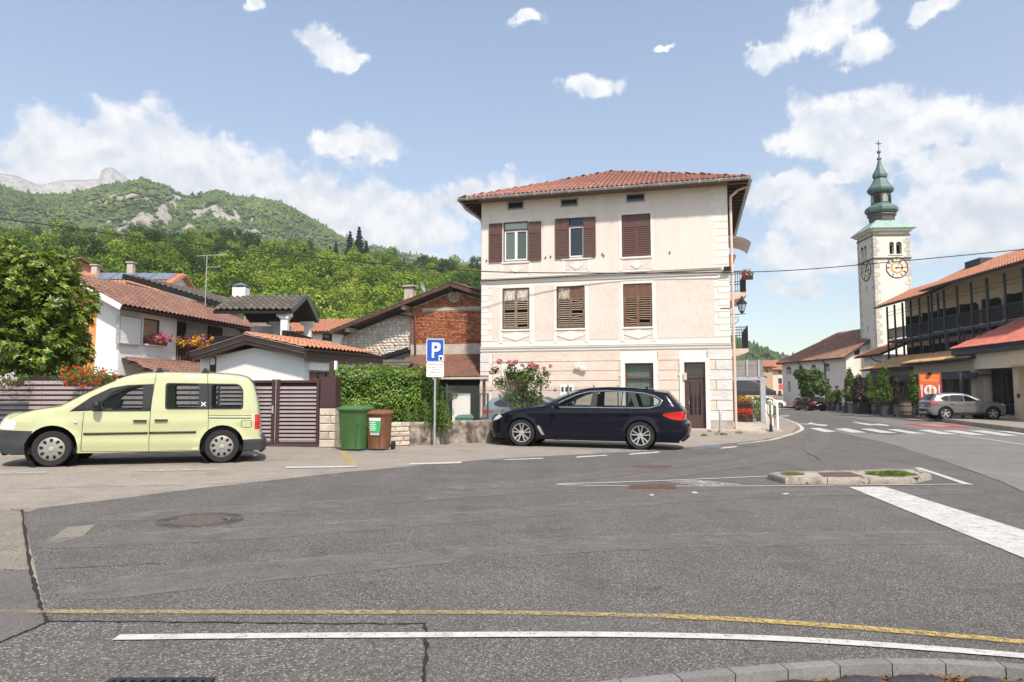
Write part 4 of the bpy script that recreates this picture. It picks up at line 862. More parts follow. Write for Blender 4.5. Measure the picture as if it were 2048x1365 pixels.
surround(gsur, gwin, 'window_surround'); surround(dsur, gdoor, 'door_surround'); surround(bsur, bdoor, 'door_surround')
x0, x1, z0, z1=gwin; zt=z1-.62; mb=MB(); frame_bars(mb, x0, x1, z0, z1, .05, .06, .16); mb.box(x0+.05, x1-.05, .06, .15, zt-.04, zt+.03); wf=mb.build('window', sh_brown, house)
for a, b in((z0+.05, zt-.04), (zt+.03, z1-.05)):MB().box(x0+.05, x1-.05, .105, .110, a, b).build('pane', glassmat('clear_pane'), wf)
for k in range(9):
	xa=x0+.06+k*(x1-x0-.12)/9; MB().box(xa, xa+(x1-x0-.12)/9*.93, .17+.01*(k%2), .185+.01*(k%2), z0+.06, z1-.06).build('blind_strip', mat('vertical_blind', (.55, .60, .57), .7, var=.08, scale=2), wf)
x0, x1, z0, z1=gdoor; zt=z1-.62; dm=mat('brown_door', (.075, .040, .034), .45, var=.15, scale=4); d=thing('door', (0, 0, 0)); d.parent=house
mb=MB(); frame_bars(mb, x0, x1, z0+.05, z1, .06, .05, .17); mb.box(x0+.06, x1-.06, .05, .16, zt-.04, zt+.05); mb.box(x0+.06, x0+.2, .08, .14, z0+.1, zt-.04); mb.box(x1-.2, x1-.06, .08, .14, z0+.1, zt-.04); mb.box(x0+.2, x1-.2, .08, .14, z0+.1, z0+.62); mb.box(x0+.2, x1-.2, .08, .14, zt-.2, zt-.04)
mb.build('door_leaf', dm, d)
w3=(x1-x0-.4)/3
for k in range(3):MB().box(x0+.2+k*w3+.03, x0+.2+(k+1)*w3-.03, .115, .12, z0+.62, zt-.2).build('pane', glassmat('dark_pane'), d)
for k in(1, 2):MB().box(x0+.2+k*w3-.03, x0+.2+k*w3+.03, .085, .135, z0+.62, zt-.2).build('muntin', dm, d)
MB().box(x0+.06, x1-.06, .10, .105, zt+.05, z1-.06).build('transom_pane', glassmat('dark_pane'), d); MB().cyl((x0+.17, .05, z0+1.05), (x0+.17, .05, z0+1.2), .012).build('handle', zinc, d); MB().box(x0-.1, x1+.1, -.2, .2, z0-.3, z0+.05).build('step', st_plinth, house)
x0, x1, z0, z1=bdoor; mb=MB(); mb.box(x0, x1, .12, .16, z0, z1); mb.build('garden_door', dm, house)
q=HB.pix(1368, 752); MB().box(q[0]-.02, q[0]+.11, -.16, -.09, q[1]-.17, q[1]+.12).build('letter_plate', mat('cream_box', (.62, .52, .38), .6), house)
q=HB.rect(1120, 770, 1148, 788); mb=MB(); mb.box(q[0], q[1], -.08, 0, q[2]-.3, q[3]); bx_=mb.build('meter_box', white_pl, house)
for k in range(3):a=q[0]+(q[1]-q[0])*(.12+.29*k); MB().box(a, a+.10, -.085, -.075, q[3]-.30, q[3]-.10).build('vent_slot', black_m, bx_)
cc=thing('security_camera', HB.w(HB.pix(1160, 730)[0], 0, HB.pix(1160, 732)[1]), HB.rz, 'white security camera on a bracket on the pink ground floor wall', 'camera')
mb=MB(); mb.tube([(-.03, -.02, -.1), (-.03, -.14, -.1), (.02, -.2, -.01)], .02, 8); mb.cyl((-.03, -.045, -.1), (-.03, .0, -.1), .05); mb.build('bracket', zinc, cc, smooth=40)
mb=MB(); mb.prism([(-.17, .07), (.33, -.10), (.33, -.12), (.28, -.16), (-.17, .0)], -.27, -.16, 'y'); mb.build('housing', pvc, cc)
ax, ay=HW*.5, HD*.5; aw=HB.w(ax, ay, 0); za=at(1218, 345, aw.y).z
E0, E1, E2, E3=Vector((-ovs, -ov, zG)), Vector((HW+ovs, -ov, zG)), Vector((HW+ovs, HD+ov, zG)), Vector((-ovs, HD+ov, zG)); A=Vector((ax, ay, za))
m_soff=mat('soffit_boards', (.16, .105, .075), .85, var=.25, scale=5, stretch=(1, 8, 1))
mb=MB(); mb.quad(E0, E1, A); mb.quad(E1, E2, A); mb.quad(E2, E3, A); mb.quad(E3, E0, A); rf=mb.build('roof', m_soff, house)
def plane_roof(e0, e1, cap):
	u=(e1-e0); Wd=u.length; u.normalize(); foot=e0+u*((A-e0).dot(u)); v=A-foot; Lv=v.length; v.normalize(); fu=(foot-e0).length
	n=u.cross(v)
	tile_roof(rf, e0+n*.03-v*.06, u, v, Wd, Lv, .205, .34, tile_red, lambda a, b:(b/Lv)*fu-.12<a<Wd-(b/Lv)*(Wd-fu)+.12, cap)
plane_roof(E0, E1, 290); plane_roof(E1, E2, 0); plane_roof(E3, E0, 0)
for e in(E0, E1, E2, E3):
	n=int((A-e).length/.36)
	for k in range(n):
		p, q=e.lerp(A, k/n), e.lerp(A, (k+1.12)/n); mb=MB(); up=Vector((0, 0, .055)); s=(q-p).cross(Vector((0, 0, 1))).normalized()*.10
		mb.add([p-s+up*.2, p-s*.6+up*1.6, p+s*.6+up*1.6, p+s+up*.2, q-s*.8+up*.2, q-s*.5+up*1.3, q+s*.5+up*1.3, q+s*.8+up*.2], [(0, 1, 5, 4), (1, 2, 6, 5), (2, 3, 7, 6), (0, 3, 2, 1)]); mb.build('hip_tile', tile_red, rf, smooth=50)
gutter(rf, [E0+Vector((-.06, -.08, -.02)), E1+Vector((.06, -.08, -.02))], .085, zinc); gutter(rf, [E1+Vector((.08, -.06, -.02)), E2+Vector((.08, 0, -.02))], .085, zinc); gutter(rf, [E3+Vector((-.08, 0, -.02)), E0+Vector((-.08, -.06, -.02))], .085, zinc)
n=16
for k in range(n):
	x=-ovs+(HW+2*ovs)*(k+.5)/n; MB().box(x-.015, x+.015, -ov-.172, -ov+.02, zG-.115, zG-.0).build('gutter_bracket', zinc, rf)
mb=MB(); mb.box(-ovs, HW+ovs, -ov+.03, -.002, zG-.06, zG-.035); mb.build('soffit', m_soff, rf)
for k in range(22):
	y=-ov+(HD+2*ov)*(k+.5)/22
	for a, b in((HW+.005, HW+ovs-.02), (-ovs+.02, -.005)):MB().box(a, b, y-.05, y+.05, zG-.13, zG+.0).build('rafter', wood_dark, rf)
mb=MB(); mb.tube([(HW+ovs+.02, .3, zG-.08), (HW+.45, .25, zG-.22), (HW+.13, .05, zG-.55), (HW+.12, -.02, zG-.7), (HW+.12, -.02, gz(CR.x)+.02)], .055, 10); mb.build('downpipe', mat('pink_pipe', (.64, .45, .37), .5, var=.1), house, smooth=50)
mb=MB(); mb.tube([(-ovs-.02, -.5, zG-.08), (-.62, -.4, zG-.42), (-.12, .3, zG-.75), (-.07, .35, zG-1.0), (-.07, .35, 0)], .05, 10); mb.build('downpipe', zinc, house, smooth=50)
iron=mat('wrought_iron', (.02, .021, .022), .5, metal=.4, var=.2)
def balcony(z, y0, y1, out, label_slab):
	b=thing('balcony', (0, 0, 0)); b.parent=house; mb=MB()
	mb.prism([(HW, z-.36), (HW+out*.5, z-.28), (HW+out, z-.14), (HW+out, z), (HW, z)], y0, y1, 'y'); mb.build('slab', mat('balcony_stone', (.56, .44, .37), .85, var=.15, scale=3), b)
	mb=MB(); zt=z+.92
	for zz in(z+.06, zt-.12, zt):mb.bar((HW, y0+.03, zz), (HW+out-.04, y0+.03, zz), .03, .03); mb.bar((HW+out-.04, y0+.03, zz), (HW+out-.04, y1-.03, zz), .03, .03); mb.bar((HW, y1-.03, zz), (HW+out-.04, y1-.03, zz), .03, .03)
	mb.build('rail', iron, b); m1=MB().cyl((0, 0, z+.06), (0, 0, zt), .011, n=5).mesh('baluster', iron)
	for k in range(8):link('baluster', m1, b, (HW+.05+(out-.12)*k/7, y0+.03, 0))
	for k in range(14):link('baluster', m1, b, (HW+out-.04, y0+.05+(y1-y0-.1)*k/13, 0))
	MB().box(HW+out-.07, HW+out-.01, y0, y0+.06, z, zt+.05).build('post', iron, b)
	return b
def side_z(px, py, x, y):return at(px, py, HB.w(x, y, 0).y).z
balcony(side_z(1490, 586, HW+.7, 1.4), 1.2, 4.2, .75, 0); balcony(side_z(1490, 698, HW+.7, 1.4), 1.2, 4.2, .78, 0)
za_=side_z(1480, 480, HW+.5, 1.0); mb=MB(); n=8; P=[(HW+.02+.98*math.sin(k/n*1.25), za_+.12-.5*(1-math.cos(k/n*1.25)))for k in range(n+1)]
for(a, b), (c, d)in zip(P, P[1:]):mb.add([(a, .8, b), (c, .8, d), (c, 3.0, d), (a, 3.0, b), (a, .8, b-.03), (c, .8, d-.03), (c, 3.0, d-.03), (a, 3.0, b-.03)], [(0, 1, 2, 3), (7, 6, 5, 4), (0, 4, 5, 1), (3, 2, 6, 7)])
aw_=mb.build('door_canopy', mat('canopy_sheet', (.55, .49, .42), .5, var=.12), house, smooth=40)
for yy in(.8, 1.55, 2.3, 3.0):mb=MB(); mb.tube([(a, yy, b+.01)for a, b in P], .02, 5); mb.build('canopy_rib', mat('canopy_rib', (.17, .13, .1), .6), aw_)
z1_=side_z(1468, 530, HW+.15, 1.0); mb=MB(); mb.prism([(HW, z1_-.45), (HW+.10, z1_-.45), (HW+.35, z1_+.35), (HW+.32, z1_+.42), (HW, z1_+.45)], .9, 1.0, 'y'); mb.build('open_shutter', mat('red_brown_wood', (.25, .10, .06), .7), house)
lz=side_z(1478, 628, HW+.45, .4); la=thing('wall_lantern', HB.w(HW, .25, lz), HB.rz, 'black wrought iron wall lantern on the corner of the cream house', 'lantern')
mb=MB(); mb.box(-.02, .03, -.03, .03, -.55, .22); mb.bar((0, 0, -.05), (.62, 0, -.02), .03, .03); mb.tube([(.03, 0, -.45), (.2, 0, -.42), (.34, 0, -.28), (.32, 0, -.14), (.22, 0, -.15), (.24, 0, -.24)], .012, 6); mb.bar((-.38, -.28, .2), (.02, -.28, .2), .02, .02); mb.build('bracket', iron, la)
mb=MB(); mb.lathe([(.05, .0), (.07, .03), (.10, .06), (.10, .09)], 6, (.48, 0, 0)); mb.lathe([(.24, .40), (.23, .42), (.10, .56), (.04, .62), (.03, .70), (.001, .74)], 6, (.48, 0, 0));
for k in range(6):t=math.pi/3*(k+.5); mb.bar((.48+.10*math.cos(t), .10*math.sin(t), .08), (.48+.21*math.cos(t), .21*math.sin(t), .41), .015, .015)
mb.build('lantern_frame', iron, la); mb=MB(); mb.lathe([(.09, .09), (.195, .40)], 6, (.48, 0, 0)); mb.build('lantern_glass', glassmat('lantern_glass', (.5, .5, .46), .1, .6), la)
def in_poly(x, y, P):
	c=False; j=len(P)-1
	for i in range(len(P)):
		if(P[i][1]>y)!=(P[j][1]>y)and x<(P[j][0]-P[i][0])*(y-P[i][1])/(P[j][1]-P[i][1])+P[i][0]:c=not c
		j=i
	return c
def resample(P, d, closed=False):
	out=[]; Q=P+[P[0]]if closed else P
	for a, b in zip(Q, Q[1:]):
		n=max(1, int(math.hypot(b[0]-a[0], b[1]-a[1])/d+.5)); out+=[(a[0]+(b[0]-a[0])*k/n, a[1]+(b[1]-a[1])*k/n)for k in range(n)]
	return out if closed else out+[P[-1]]
def smooth_poly(P, n=4, closed=False):
	if closed:
		m=len(P); out=[]
		for i in range(m):
			p0, p1, p2, p3=[Vector(P[(i+k)%m])for k in(-1, 0, 1, 2)]
			for k in range(n):t=k/n; q=.5*((2*p1)+(p2-p0)*t+(2*p0-5*p1+4*p2-p3)*t*t+(3*p1-p0-3*p2+p3)*t**3); out.append((q.x, q.y))
		return out
	return[(q.x, q.y)for q in spline([Vector((a, b, 0))for a, b in P], n)]
def round_poly(P, r=.04, n=3):
	out=[]; m=len(P)
	for i in range(m):
		p=Vector(P[i]); a=Vector(P[i-1])-p; b=Vector(P[(i+1)%m])-p; k=min(r, a.length*.45, b.length*.45); A, B=p+a.normalized()*k, p+b.normalized()*k
		for t in range(n+1):t/=n; q=A*(1-t)**2+p*2*t*(1-t)+B*t*t; out.append((q.x, q.y))
	return out
def thick(P, w):
	L, Rr=[], []
	for i, p in enumerate(P):
		d=(Vector(P[min(i+1, len(P)-1)])-Vector(P[max(0, i-1)])).normalized(); n=Vector((-d.y, d.x))*w/2; L.append((p[0]+n.x, p[1]+n.y)); Rr.append((p[0]-n.x, p[1]-n.y))
	return L+Rr[::-1]
rubber=mat('tyre_rubber', (.018, .017, .017), .85, var=.25, scale=9); blk=mat('black_trim', (.018, .018, .019), .5, var=.15, scale=6); alloy=mat('alloy', (.55, .54, .52), .3, metal=.8, var=.08)
chrome=mat('chrome', (.75, .75, .75), .12, metal=1, var=.02); lens_r=mat('red_lens', (.50, .018, .014), .15, var=.2, scale=18, coat=.6); lens_w=mat('clear_lens', (.62, .63, .64), .12, var=.25, scale=22, coat=.6)
plate_m=mat('number_plate', (.72, .73, .74), .4, var=.03); seat_m=mat('car_seat', (.035, .035, .038), .9); well_m=mat('wheel_well', (.008, .008, .008), 1)
g_tint=glassmat('car_glass_dark', (.008, .010, .011), .02, .18, .7); g_clear=glassmat('car_glass_clear', (.008, .010, .010), .02, .80, .55)
def wheel(par, x, r, side, half, kind, rimk, tw=.21, hub=None):
	w=thing('wheel', (x, side*(half-tw/2-.012), r)); w.parent=par
	mb=MB(); s=side; prof=[(r*rimk, -tw/2), (r*.93, -tw/2-.004), (r*.985, -tw/2+.02), (r, -tw/2+.05), (r, tw/2-.05), (r*.985, tw/2-.02), (r*.93, tw/2+.004), (r*rimk, tw/2)]
	mb.lathe(prof, 40, axis='y', cap=False); mb.build('tyre', rubber, w, smooth=35)
	R0=r*rimk; mb=MB(); o=s*(tw/2-.012)
	if kind=='cap':
		mb.lathe([(R0*1.02, o-s*.03), (R0*1.01, o), (R0*.93, o+s*.012), (R0*.55, o+s*.02), (R0*.25, o+s*.022), (.001, o+s*.026)], 45, axis='y', cap=False)
		mb.build('rim', hub or mat('hubcap', (.29, .27, .25), .5, metal=.35, var=.15, scale=8), w, smooth=40)
		for k in range(9):
			t=2*math.pi*k/9+.2; m2=MB(); pts=[(.58, -.12), (.58, .12), (.82, .17), (.89, 0), (.82, -.17)]; pp=[]
			for a, b in pts:pp.append((R0*a*math.cos(t+b), R0*a*math.sin(t+b)))
			m2.add([(p[0], o+s*.0225, p[1])for p in pp], [tuple(range(5))]); m2.build('vent_hole', well_m, w, fixn=False)
		m2=MB(); m2.lathe([(R0*.2, o+s*.018), (R0*.2, o+s*.034), (.001, o+s*.036)], 20, axis='y', cap=False); m2.build('hub_cap', alloy, w, smooth=40)
	else:
		mb.lathe([(R0*1.02, o-s*.05), (R0*1.03, o+s*.005), (R0*.93, o+s*.004), (R0*.9, o-s*.06)], 40, axis='y', cap=False); ns=10 if kind=='ten' else 5
		for k in range(ns):
			t=2*math.pi*(k+.25)/ns; d=.05 if kind=='ten' else .0
			if kind=='ten':t=2*math.pi*((k//2)+.25)/5+(-.24 if k%2 else .24); ti=2*math.pi*((k//2)+.25)/5+(-.12 if k%2 else .12); w0, w1=.016, .012
			else:ti=t-.25; w0, w1=.045, .06
			mb.bar((R0*.12*math.cos(ti), o-s*.03, R0*.12*math.sin(ti)), (R0*.95*math.cos(t), o-s*.012, R0*.95*math.sin(t)), .025, (w0+w1)if kind=='ten' else .075, up=(-math.sin(t), 0, math.cos(t)))
		mb.lathe([(R0*.26, o-s*.05), (R0*.24, o-s*.012), (.001, o-s*.01)], 20, axis='y', cap=False); mb.build('rim', alloy, w, smooth=35)
		m2=MB(); m2.lathe([(R0*.95, o-s*.09), (.001, o-s*.09)], 30, axis='y', cap=False); m2.build('brake_disc', mat('brake_dark', (.03, .028, .026), .7), w)
	return w
def build_car(S, loc, rz, label, cat='car', group=None, scale=1.0):
	"""S: outline (front bottom, over the roof, to rear bottom), named windows, panels, seams, lights; near side is local -y, nose at -x"""
	car=thing(S.get('name', 'parked_car'), loc, rz, label, cat, group); car.scale=(scale, )*3
	top, segs=[], []
	for nm, pts in S['top']:
		q=resample(smooth_poly(pts, 5), .05)
		if top:q=q[1:]
		top+=q; segs+=[nm]*len(q)
	sill=S['sill']; x_f, x_r=top[0], top[-1]; W_=S['half']; belt=S['belt']; tum=S['tumble']; rr_=S.get('round', .085)
	bottom=resample([x_r, (x_r[0]-.05, sill), (x_f[0]+.05, sill), x_f], .08)[1:-1]; outline=top+bottom
	xs=[p[0]for p in top]; xmin, xmax=min(xs), max(xs); pf, pr=S.get('plan', (.55, .45)); kf, kr=S.get('pk', (.26, .14)); T=np.array(top)
	A_=np.array(top[:-1]); B_=np.array(top[1:]); AB=B_-A_; L2=np.maximum(1e-9, (AB**2).sum(1))
	def dist(x, z):
		p=np.array((x, z)); t=np.clip(((p-A_)*AB).sum(1)/L2, 0, 1); return float(np.sqrt(((A_+AB*t[:, None]-p)**2).sum(1)).min())
	def hy(x, z):
		f=max(0, (xmin+pf-x)/pf); r=max(0, (x-(xmax-pr))/pr); y=W_*(1-kf*f**2.1-kr*r**2.2)
		if z>belt:y-=(z-belt)*tum
		else:t=(belt-z)/max(.1, belt-sill); y-=.018*abs(t-.35)**1.5*2+.05*max(0, t-.72)**1.3*1.6
		for cr, am, wd in S.get('crease', ()):y+=am*math.exp(-((z-(cr[0]+cr[1]*x))/wd)**2)
		for cx, cz, ra in S['arch']:
			d=math.hypot(x-cx, z-cz)-ra
			if-.02<d<.14:y+=.014*math.exp(-(max(0, d)/.045)**2)
		d=dist(x, z)
		if d<rr_:y-=rr_*(1-math.sqrt(max(0, 1-(1-d/rr_)**2)))*S.get('rk', .8)
		return max(.05, y)
	arches=[[(cx+ra*math.cos(k/28*2*math.pi), cz+ra*math.sin(k/28*2*math.pi))for k in range(28)]for cx, cz, ra in S['arch']]
	polys=[]
	for nm, P, m_ in S['pieces']:polys.append((nm, P, m_))
	seams=[thick(smooth_poly(q, 3)if len(q)>2 else q, S.get('gap', .010))for q in S['seams']]
	V=[]; E=[]
	def addp(P, d=.06):
		q=resample(P, d, True); o=len(V); V.extend(Vector(p)for p in q); E.extend((o+i, o+(i+1)%len(q))for i in range(len(q)))
	addp(outline, .06)
	for a in arches:addp(a, .2)
	for nm, P, m_ in polys:addp(P, .07)
	for s_ in seams:addp(s_, .2)
	for nm, P in S['panels']:pass
	zmax=max(p[1]for p in top)
	g=S.get('grid', .065); z=sill+.03
	while z<zmax:
		x=xmin+.03
		while x<xmax:
			if in_poly(x, z, outline):V.append(Vector((x+random.uniform(-.004, .004), z)))
			x+=g
		z+=g
	for dd in(.02, .05):
		for i in range(0, len(top)):
			d=Vector(top[min(i+1, len(top)-1)])-Vector(top[max(0, i-1)]); n=Vector((d.y, -d.x)).normalized(); p=Vector(top[i])+n*dd
			if in_poly(p.x, p.y, outline):V.append(p)
	res=delaunay_2d_cdt(V, E, [], 0, 1e-5); vo, fo_=res[0], res[2]; pieces={}
	for f in fo_:
		cx=sum(vo[i].x for i in f)/3; cz=sum(vo[i].y for i in f)/3
		if not in_poly(cx, cz, outline):continue
		if any(math.hypot(cx-a, cz-b)<ra*.999 for a, b, ra in S['arch']):continue
		if any(in_poly(cx, cz, s_)for s_ in seams):key=('seam', None)
		else:
			key=None
			for k, (nm, P, m_)in enumerate(polys):
				if in_poly(cx, cz, P):key=(nm+'#p%d'%k, m_); break
			if key is None:
				for k, (nm, P)in enumerate(S['panels']):
					if in_poly(cx, cz, P):key=(nm+'#%d'%k, S['paint']); break
			if key is None:key=('body_side', S['paint'])
		pieces.setdefault(key, []).append(f)
	bs_=pieces.pop(('body_side', S['paint']), []); root={}
	def find(a):
		while root.setdefault(a, a)!=a:a=root[a]
		return a
	for f in bs_:
		for i in f[1:]:root[find(i)]=find(f[0])
	comp={}
	for f in bs_:comp.setdefault(find(f[0]), []).append(f)
	big=sorted(comp.values(), key=len, reverse=True)
	for k, c in enumerate(big):
		if len(c)>=10 or k==0:pieces[('body_panel#b%d'%k, S['paint'])]=c
		else:pieces.setdefault(('seam', None), []).extend(c)
	yc={}
	def Y(i):
		if i not in yc:yc[i]=hy(vo[i].x, vo[i].y)
		return yc[i]
	for(nm, m_), fs in pieces.items():
		for side in(-1, 1):
			ids={}; vs_=[]; ff=[]
			inset={'seam':.012}.get(nm, 0)or(.006 if m_ in(g_tint, g_clear)else 0)or(-.004 if m_ in(lens_r, lens_w)else 0)
			for f in fs:
				t=[]
				for i in f:
					if i not in ids:ids[i]=len(vs_); vs_.append((vo[i].x, side*(Y(i)-inset), vo[i].y))
					t.append(ids[i])
				a, b, c=(vs_[t[0]], vs_[t[1]], vs_[t[2]]); ar=(b[0]-a[0])*(c[2]-a[2])-(b[2]-a[2])*(c[0]-a[0])
				ff.append(tuple(t)if(ar>0)==(side<0)else tuple(t[::-1]))
			me=fast_mesh(nm.split('#')[0], np.array(vs_), np.array(ff), m_ or well_m, smooth=True); link({'seam':'panel_gap'}.get(nm, nm.split('#')[0]), me, car)
	N=[];
	for i in range(len(top)):
		d=Vector(top[min(i+1, len(top)-1)])-Vector(top[max(0, i-1)]); N.append(Vector((-d.y, d.x)).normalized())
	CR_=S['crown']; crown=[CR_.get(s_, .04)for s_ in segs]
	for _ in range(6):crown=[crown[0]]+[(crown[i-1]+crown[i]*2+crown[i+1])/4 for i in range(1, len(crown)-1)]+[crown[-1]]
	yt=[hy(*p)for p in top]
	def SP(i, s, off=0):p=top[i]; c=crown[i]*(1-abs(s)**2.4)+off; return(p[0]+N[i].x*c, yt[i]*s, p[1]+N[i].y*c)
	sg=[-1, -.97, -.91, -.8, -.6, -.4, -.2, 0, .2, .4, .6, .8, .91, .97, 1]
	order=[]
	for s_ in segs:
		if s_ not in order:order.append(s_)
	for nm in order:
		idx=[i for i in range(len(top))if segs[i]==nm]; i0, i1=max(0, idx[0]-1), idx[-1]; glass=nm in('windscreen', 'rear_window'); mb=MB(); mats=[S['mats'].get(nm, S['paint'])]+([S.get('glass', g_tint)]if glass else[])
		for i in range(i0, i1+1):mb.v+=[SP(i, s)for s in sg]
		n=len(sg)
		for i in range(i1-i0):
			for k in range(n-1):mb.f.append((i*n+k, i*n+k+1, (i+1)*n+k+1, (i+1)*n+k)); mb.m.append(1 if glass and 1<k<n-3 else 0)
		mb.build(nm, mats, car, smooth=True, fixn=False)
	def patch(nm, z0, z1, s0, s1, m_, off=.006, rear=True, par=car):
		idx=[i for i in range(len(top))if(top[i][0]>(xmin+xmax)/2)==rear and z0<=top[i][1]<=z1 and(segs[i]not in('roof', ))]
		if len(idx)<2:return
		mb=MB(); ns=5
		for i in idx:mb.v+=[SP(i, s0+(s1-s0)*k/ns, off)for k in range(ns+1)]
		for i in range(len(idx)-1):
			for k in range(ns):mb.f.append((i*(ns+1)+k, i*(ns+1)+k+1, (i+1)*(ns+1)+k+1, (i+1)*(ns+1)+k)); mb.m.append(0)
		return mb.build(nm, m_, par, smooth=True, fixn=False)
	for a in S.get('rear', ()):patch(*a)
	for a in S.get('front', ()):patch(*a, .006, False)
	for cx, cz, ra in S['arch']:
		for s_ in(-1, 1):
			wheel(car, cx, S['wr'], s_, W_-.012, S['wheel'], S.get('rimk', .66)); mb=MB(); yy=hy(cx, cz+ra+.03)
			mb.lathe([(ra+.006, s_*(yy-.02)), (ra+.006, s_*(yy-.36)), (.01, s_*(yy-.36))], 28, (cx, 0, cz), axis='y', cap=False); mb.build('wheel_well', well_m, car)
	mb=MB(); mb.box(xmin+.25, xmax-.2, -W_+.14, W_-.14, sill-.02, sill+.10); mb.build('underbody', well_m, car)
	if S.get('seats'):
		mb=MB(); mb.box(S['seats'][0]-.5, S['seats'][-1]+.75, -W_+.16, W_-.16, sill+.1, belt-.16); mb.build('cabin_floor', seat_m, car)
		for sx in S['seats']:
			for yy in(-.36, .36):
				mb=MB(); mb.prism([(sx-.02, belt-.3), (sx+.12, belt-.3), (sx+.25, belt+.14), (sx+.14, belt+.16)], yy-.22, yy+.22, 'y'); mb.prism([(sx+.16, belt+.17), (sx+.25, belt+.17), (sx+.29, belt+.34), (sx+.21, belt+.35)], yy-.12, yy+.12, 'y'); mb.build('seat', seat_m, car)
		sx=S['seats'][0]-.42; mb=MB(); mb.lathe([(.17, -.014), (.185, 0), (.17, .014), (.155, 0), (.17, -.014)], 18, (0, 0, 0), cap=False); mb.xf(Matrix.Translation((sx, -.36, belt+.02))@Matrix.Rotation(R(-65), 4, 'Y')); mb.build('steering_wheel', seat_m, car)
	for q in S.get('handles', ()):
		for s_ in(-1, 1):
			x, z, m_=q; y=hy(x, z); mb=MB(); mb.box(x-.11, x+.11, min(s_*(y+.005), s_*(y+.038)), max(s_*(y+.005), s_*(y+.038)), z-.016, z+.016); mb.box(x-.11, x-.08, min(s_*(y-.01), s_*(y+.02)), max(s_*(y-.01), s_*(y+.02)), z-.014, z+.014); mb.box(x+.08, x+.11, min(s_*(y-.01), s_*(y+.02)), max(s_*(y-.01), s_*(y+.02)), z-.014, z+.014); mb.build('door_handle', m_, car)
	for q in S.get('strips', ()):
		nm, P, r, m_=q; P=resample(P, .06)
		for s_ in(-1, 1):mb=MB(); mb.tube([(x, s_*(hy(x, z)+r*.3), z)for x, z in P], r, 6); mb.build(nm, m_, car, smooth=True)
	if 'mirror' in S:
		x, z, m_=S['mirror']
		for s_ in(-1, 1):
			y=hy(x, z); mb=MB(); mb.bar((x, s_*(y-.02), z-.02), (x+.02, s_*(y+.1), z+.01), .06, .05); mb.sphere((0, 0, 0), 1, 12, 8); k=len(mb.v)-12*9
			for i in range(k, len(mb.v)):a=mb.v[i]; mb.v[i]=(x+.02+a[0]*(.10 if a[0]<0 else .05), s_*(y+.16+a[1]*.10), z+.06+a[2]*.085)
			mb.build('wing_mirror', m_, car, smooth=50)
	return car, hy, SP, top, segs
def carpaint(name, col, rough=.3, metal=.0, dirt=None):return mat(name, col, rough, metal, var=.05, scale=2, coat=.3 if max(col)<.1 else .8, spec=.15 if max(col)<.1 else .4, dirt=dirt, dscale=2.2, dlo=.62, dhi=.9)
vF, vR=G(100, 935), G(442, 927); VF=Frame((vF.x, vF.y, gz(vF.x)+.005), math.atan2(vR.y-vF.y, vR.x-vF.x))
def vp(q):return[VF.pix(X/3.793, 700+Y/3.793)for X, Y in q]
yel=carpaint('pale_yellow_paint', (.455, .472, .265), .2, dirt=(.45, .43, .24)); bump_m=mat('grey_bumper_plastic', (.040, .040, .043), .7, var=.2, scale=6, bump=.1, bscale=200)
wv=VF.loc((vR.x, vR.y, 0))[0]
hood=vp([(40, 535), (130, 494), (250, 464), (350, 447), (440, 434)]); ws_=vp([(440, 434), (600, 352), (760, 277), (850, 238)]); rf_=vp([(850, 238), (920, 208), (1010, 184), (1100, 172), (1250, 167), (1500, 169), (1700, 177), (1830, 190), (1885, 212)])
nose=[(-.80, .22), (-.87, .34), (-.90, .52), (-.885, .64)]; nose2=[(-.885, .64), (-.86, .74), (-.78, .86), (hood[0][0], hood[0][1])]
tail=vp([(1885, 212), (1918, 252), (1940, 325)]); tg=vp([(1940, 325), (1958, 430), (1970, 560), (1975, 655)]); bu=vp([(1975, 655), (1998, 668), (2006, 700), (2000, 745), (1975, 767)])
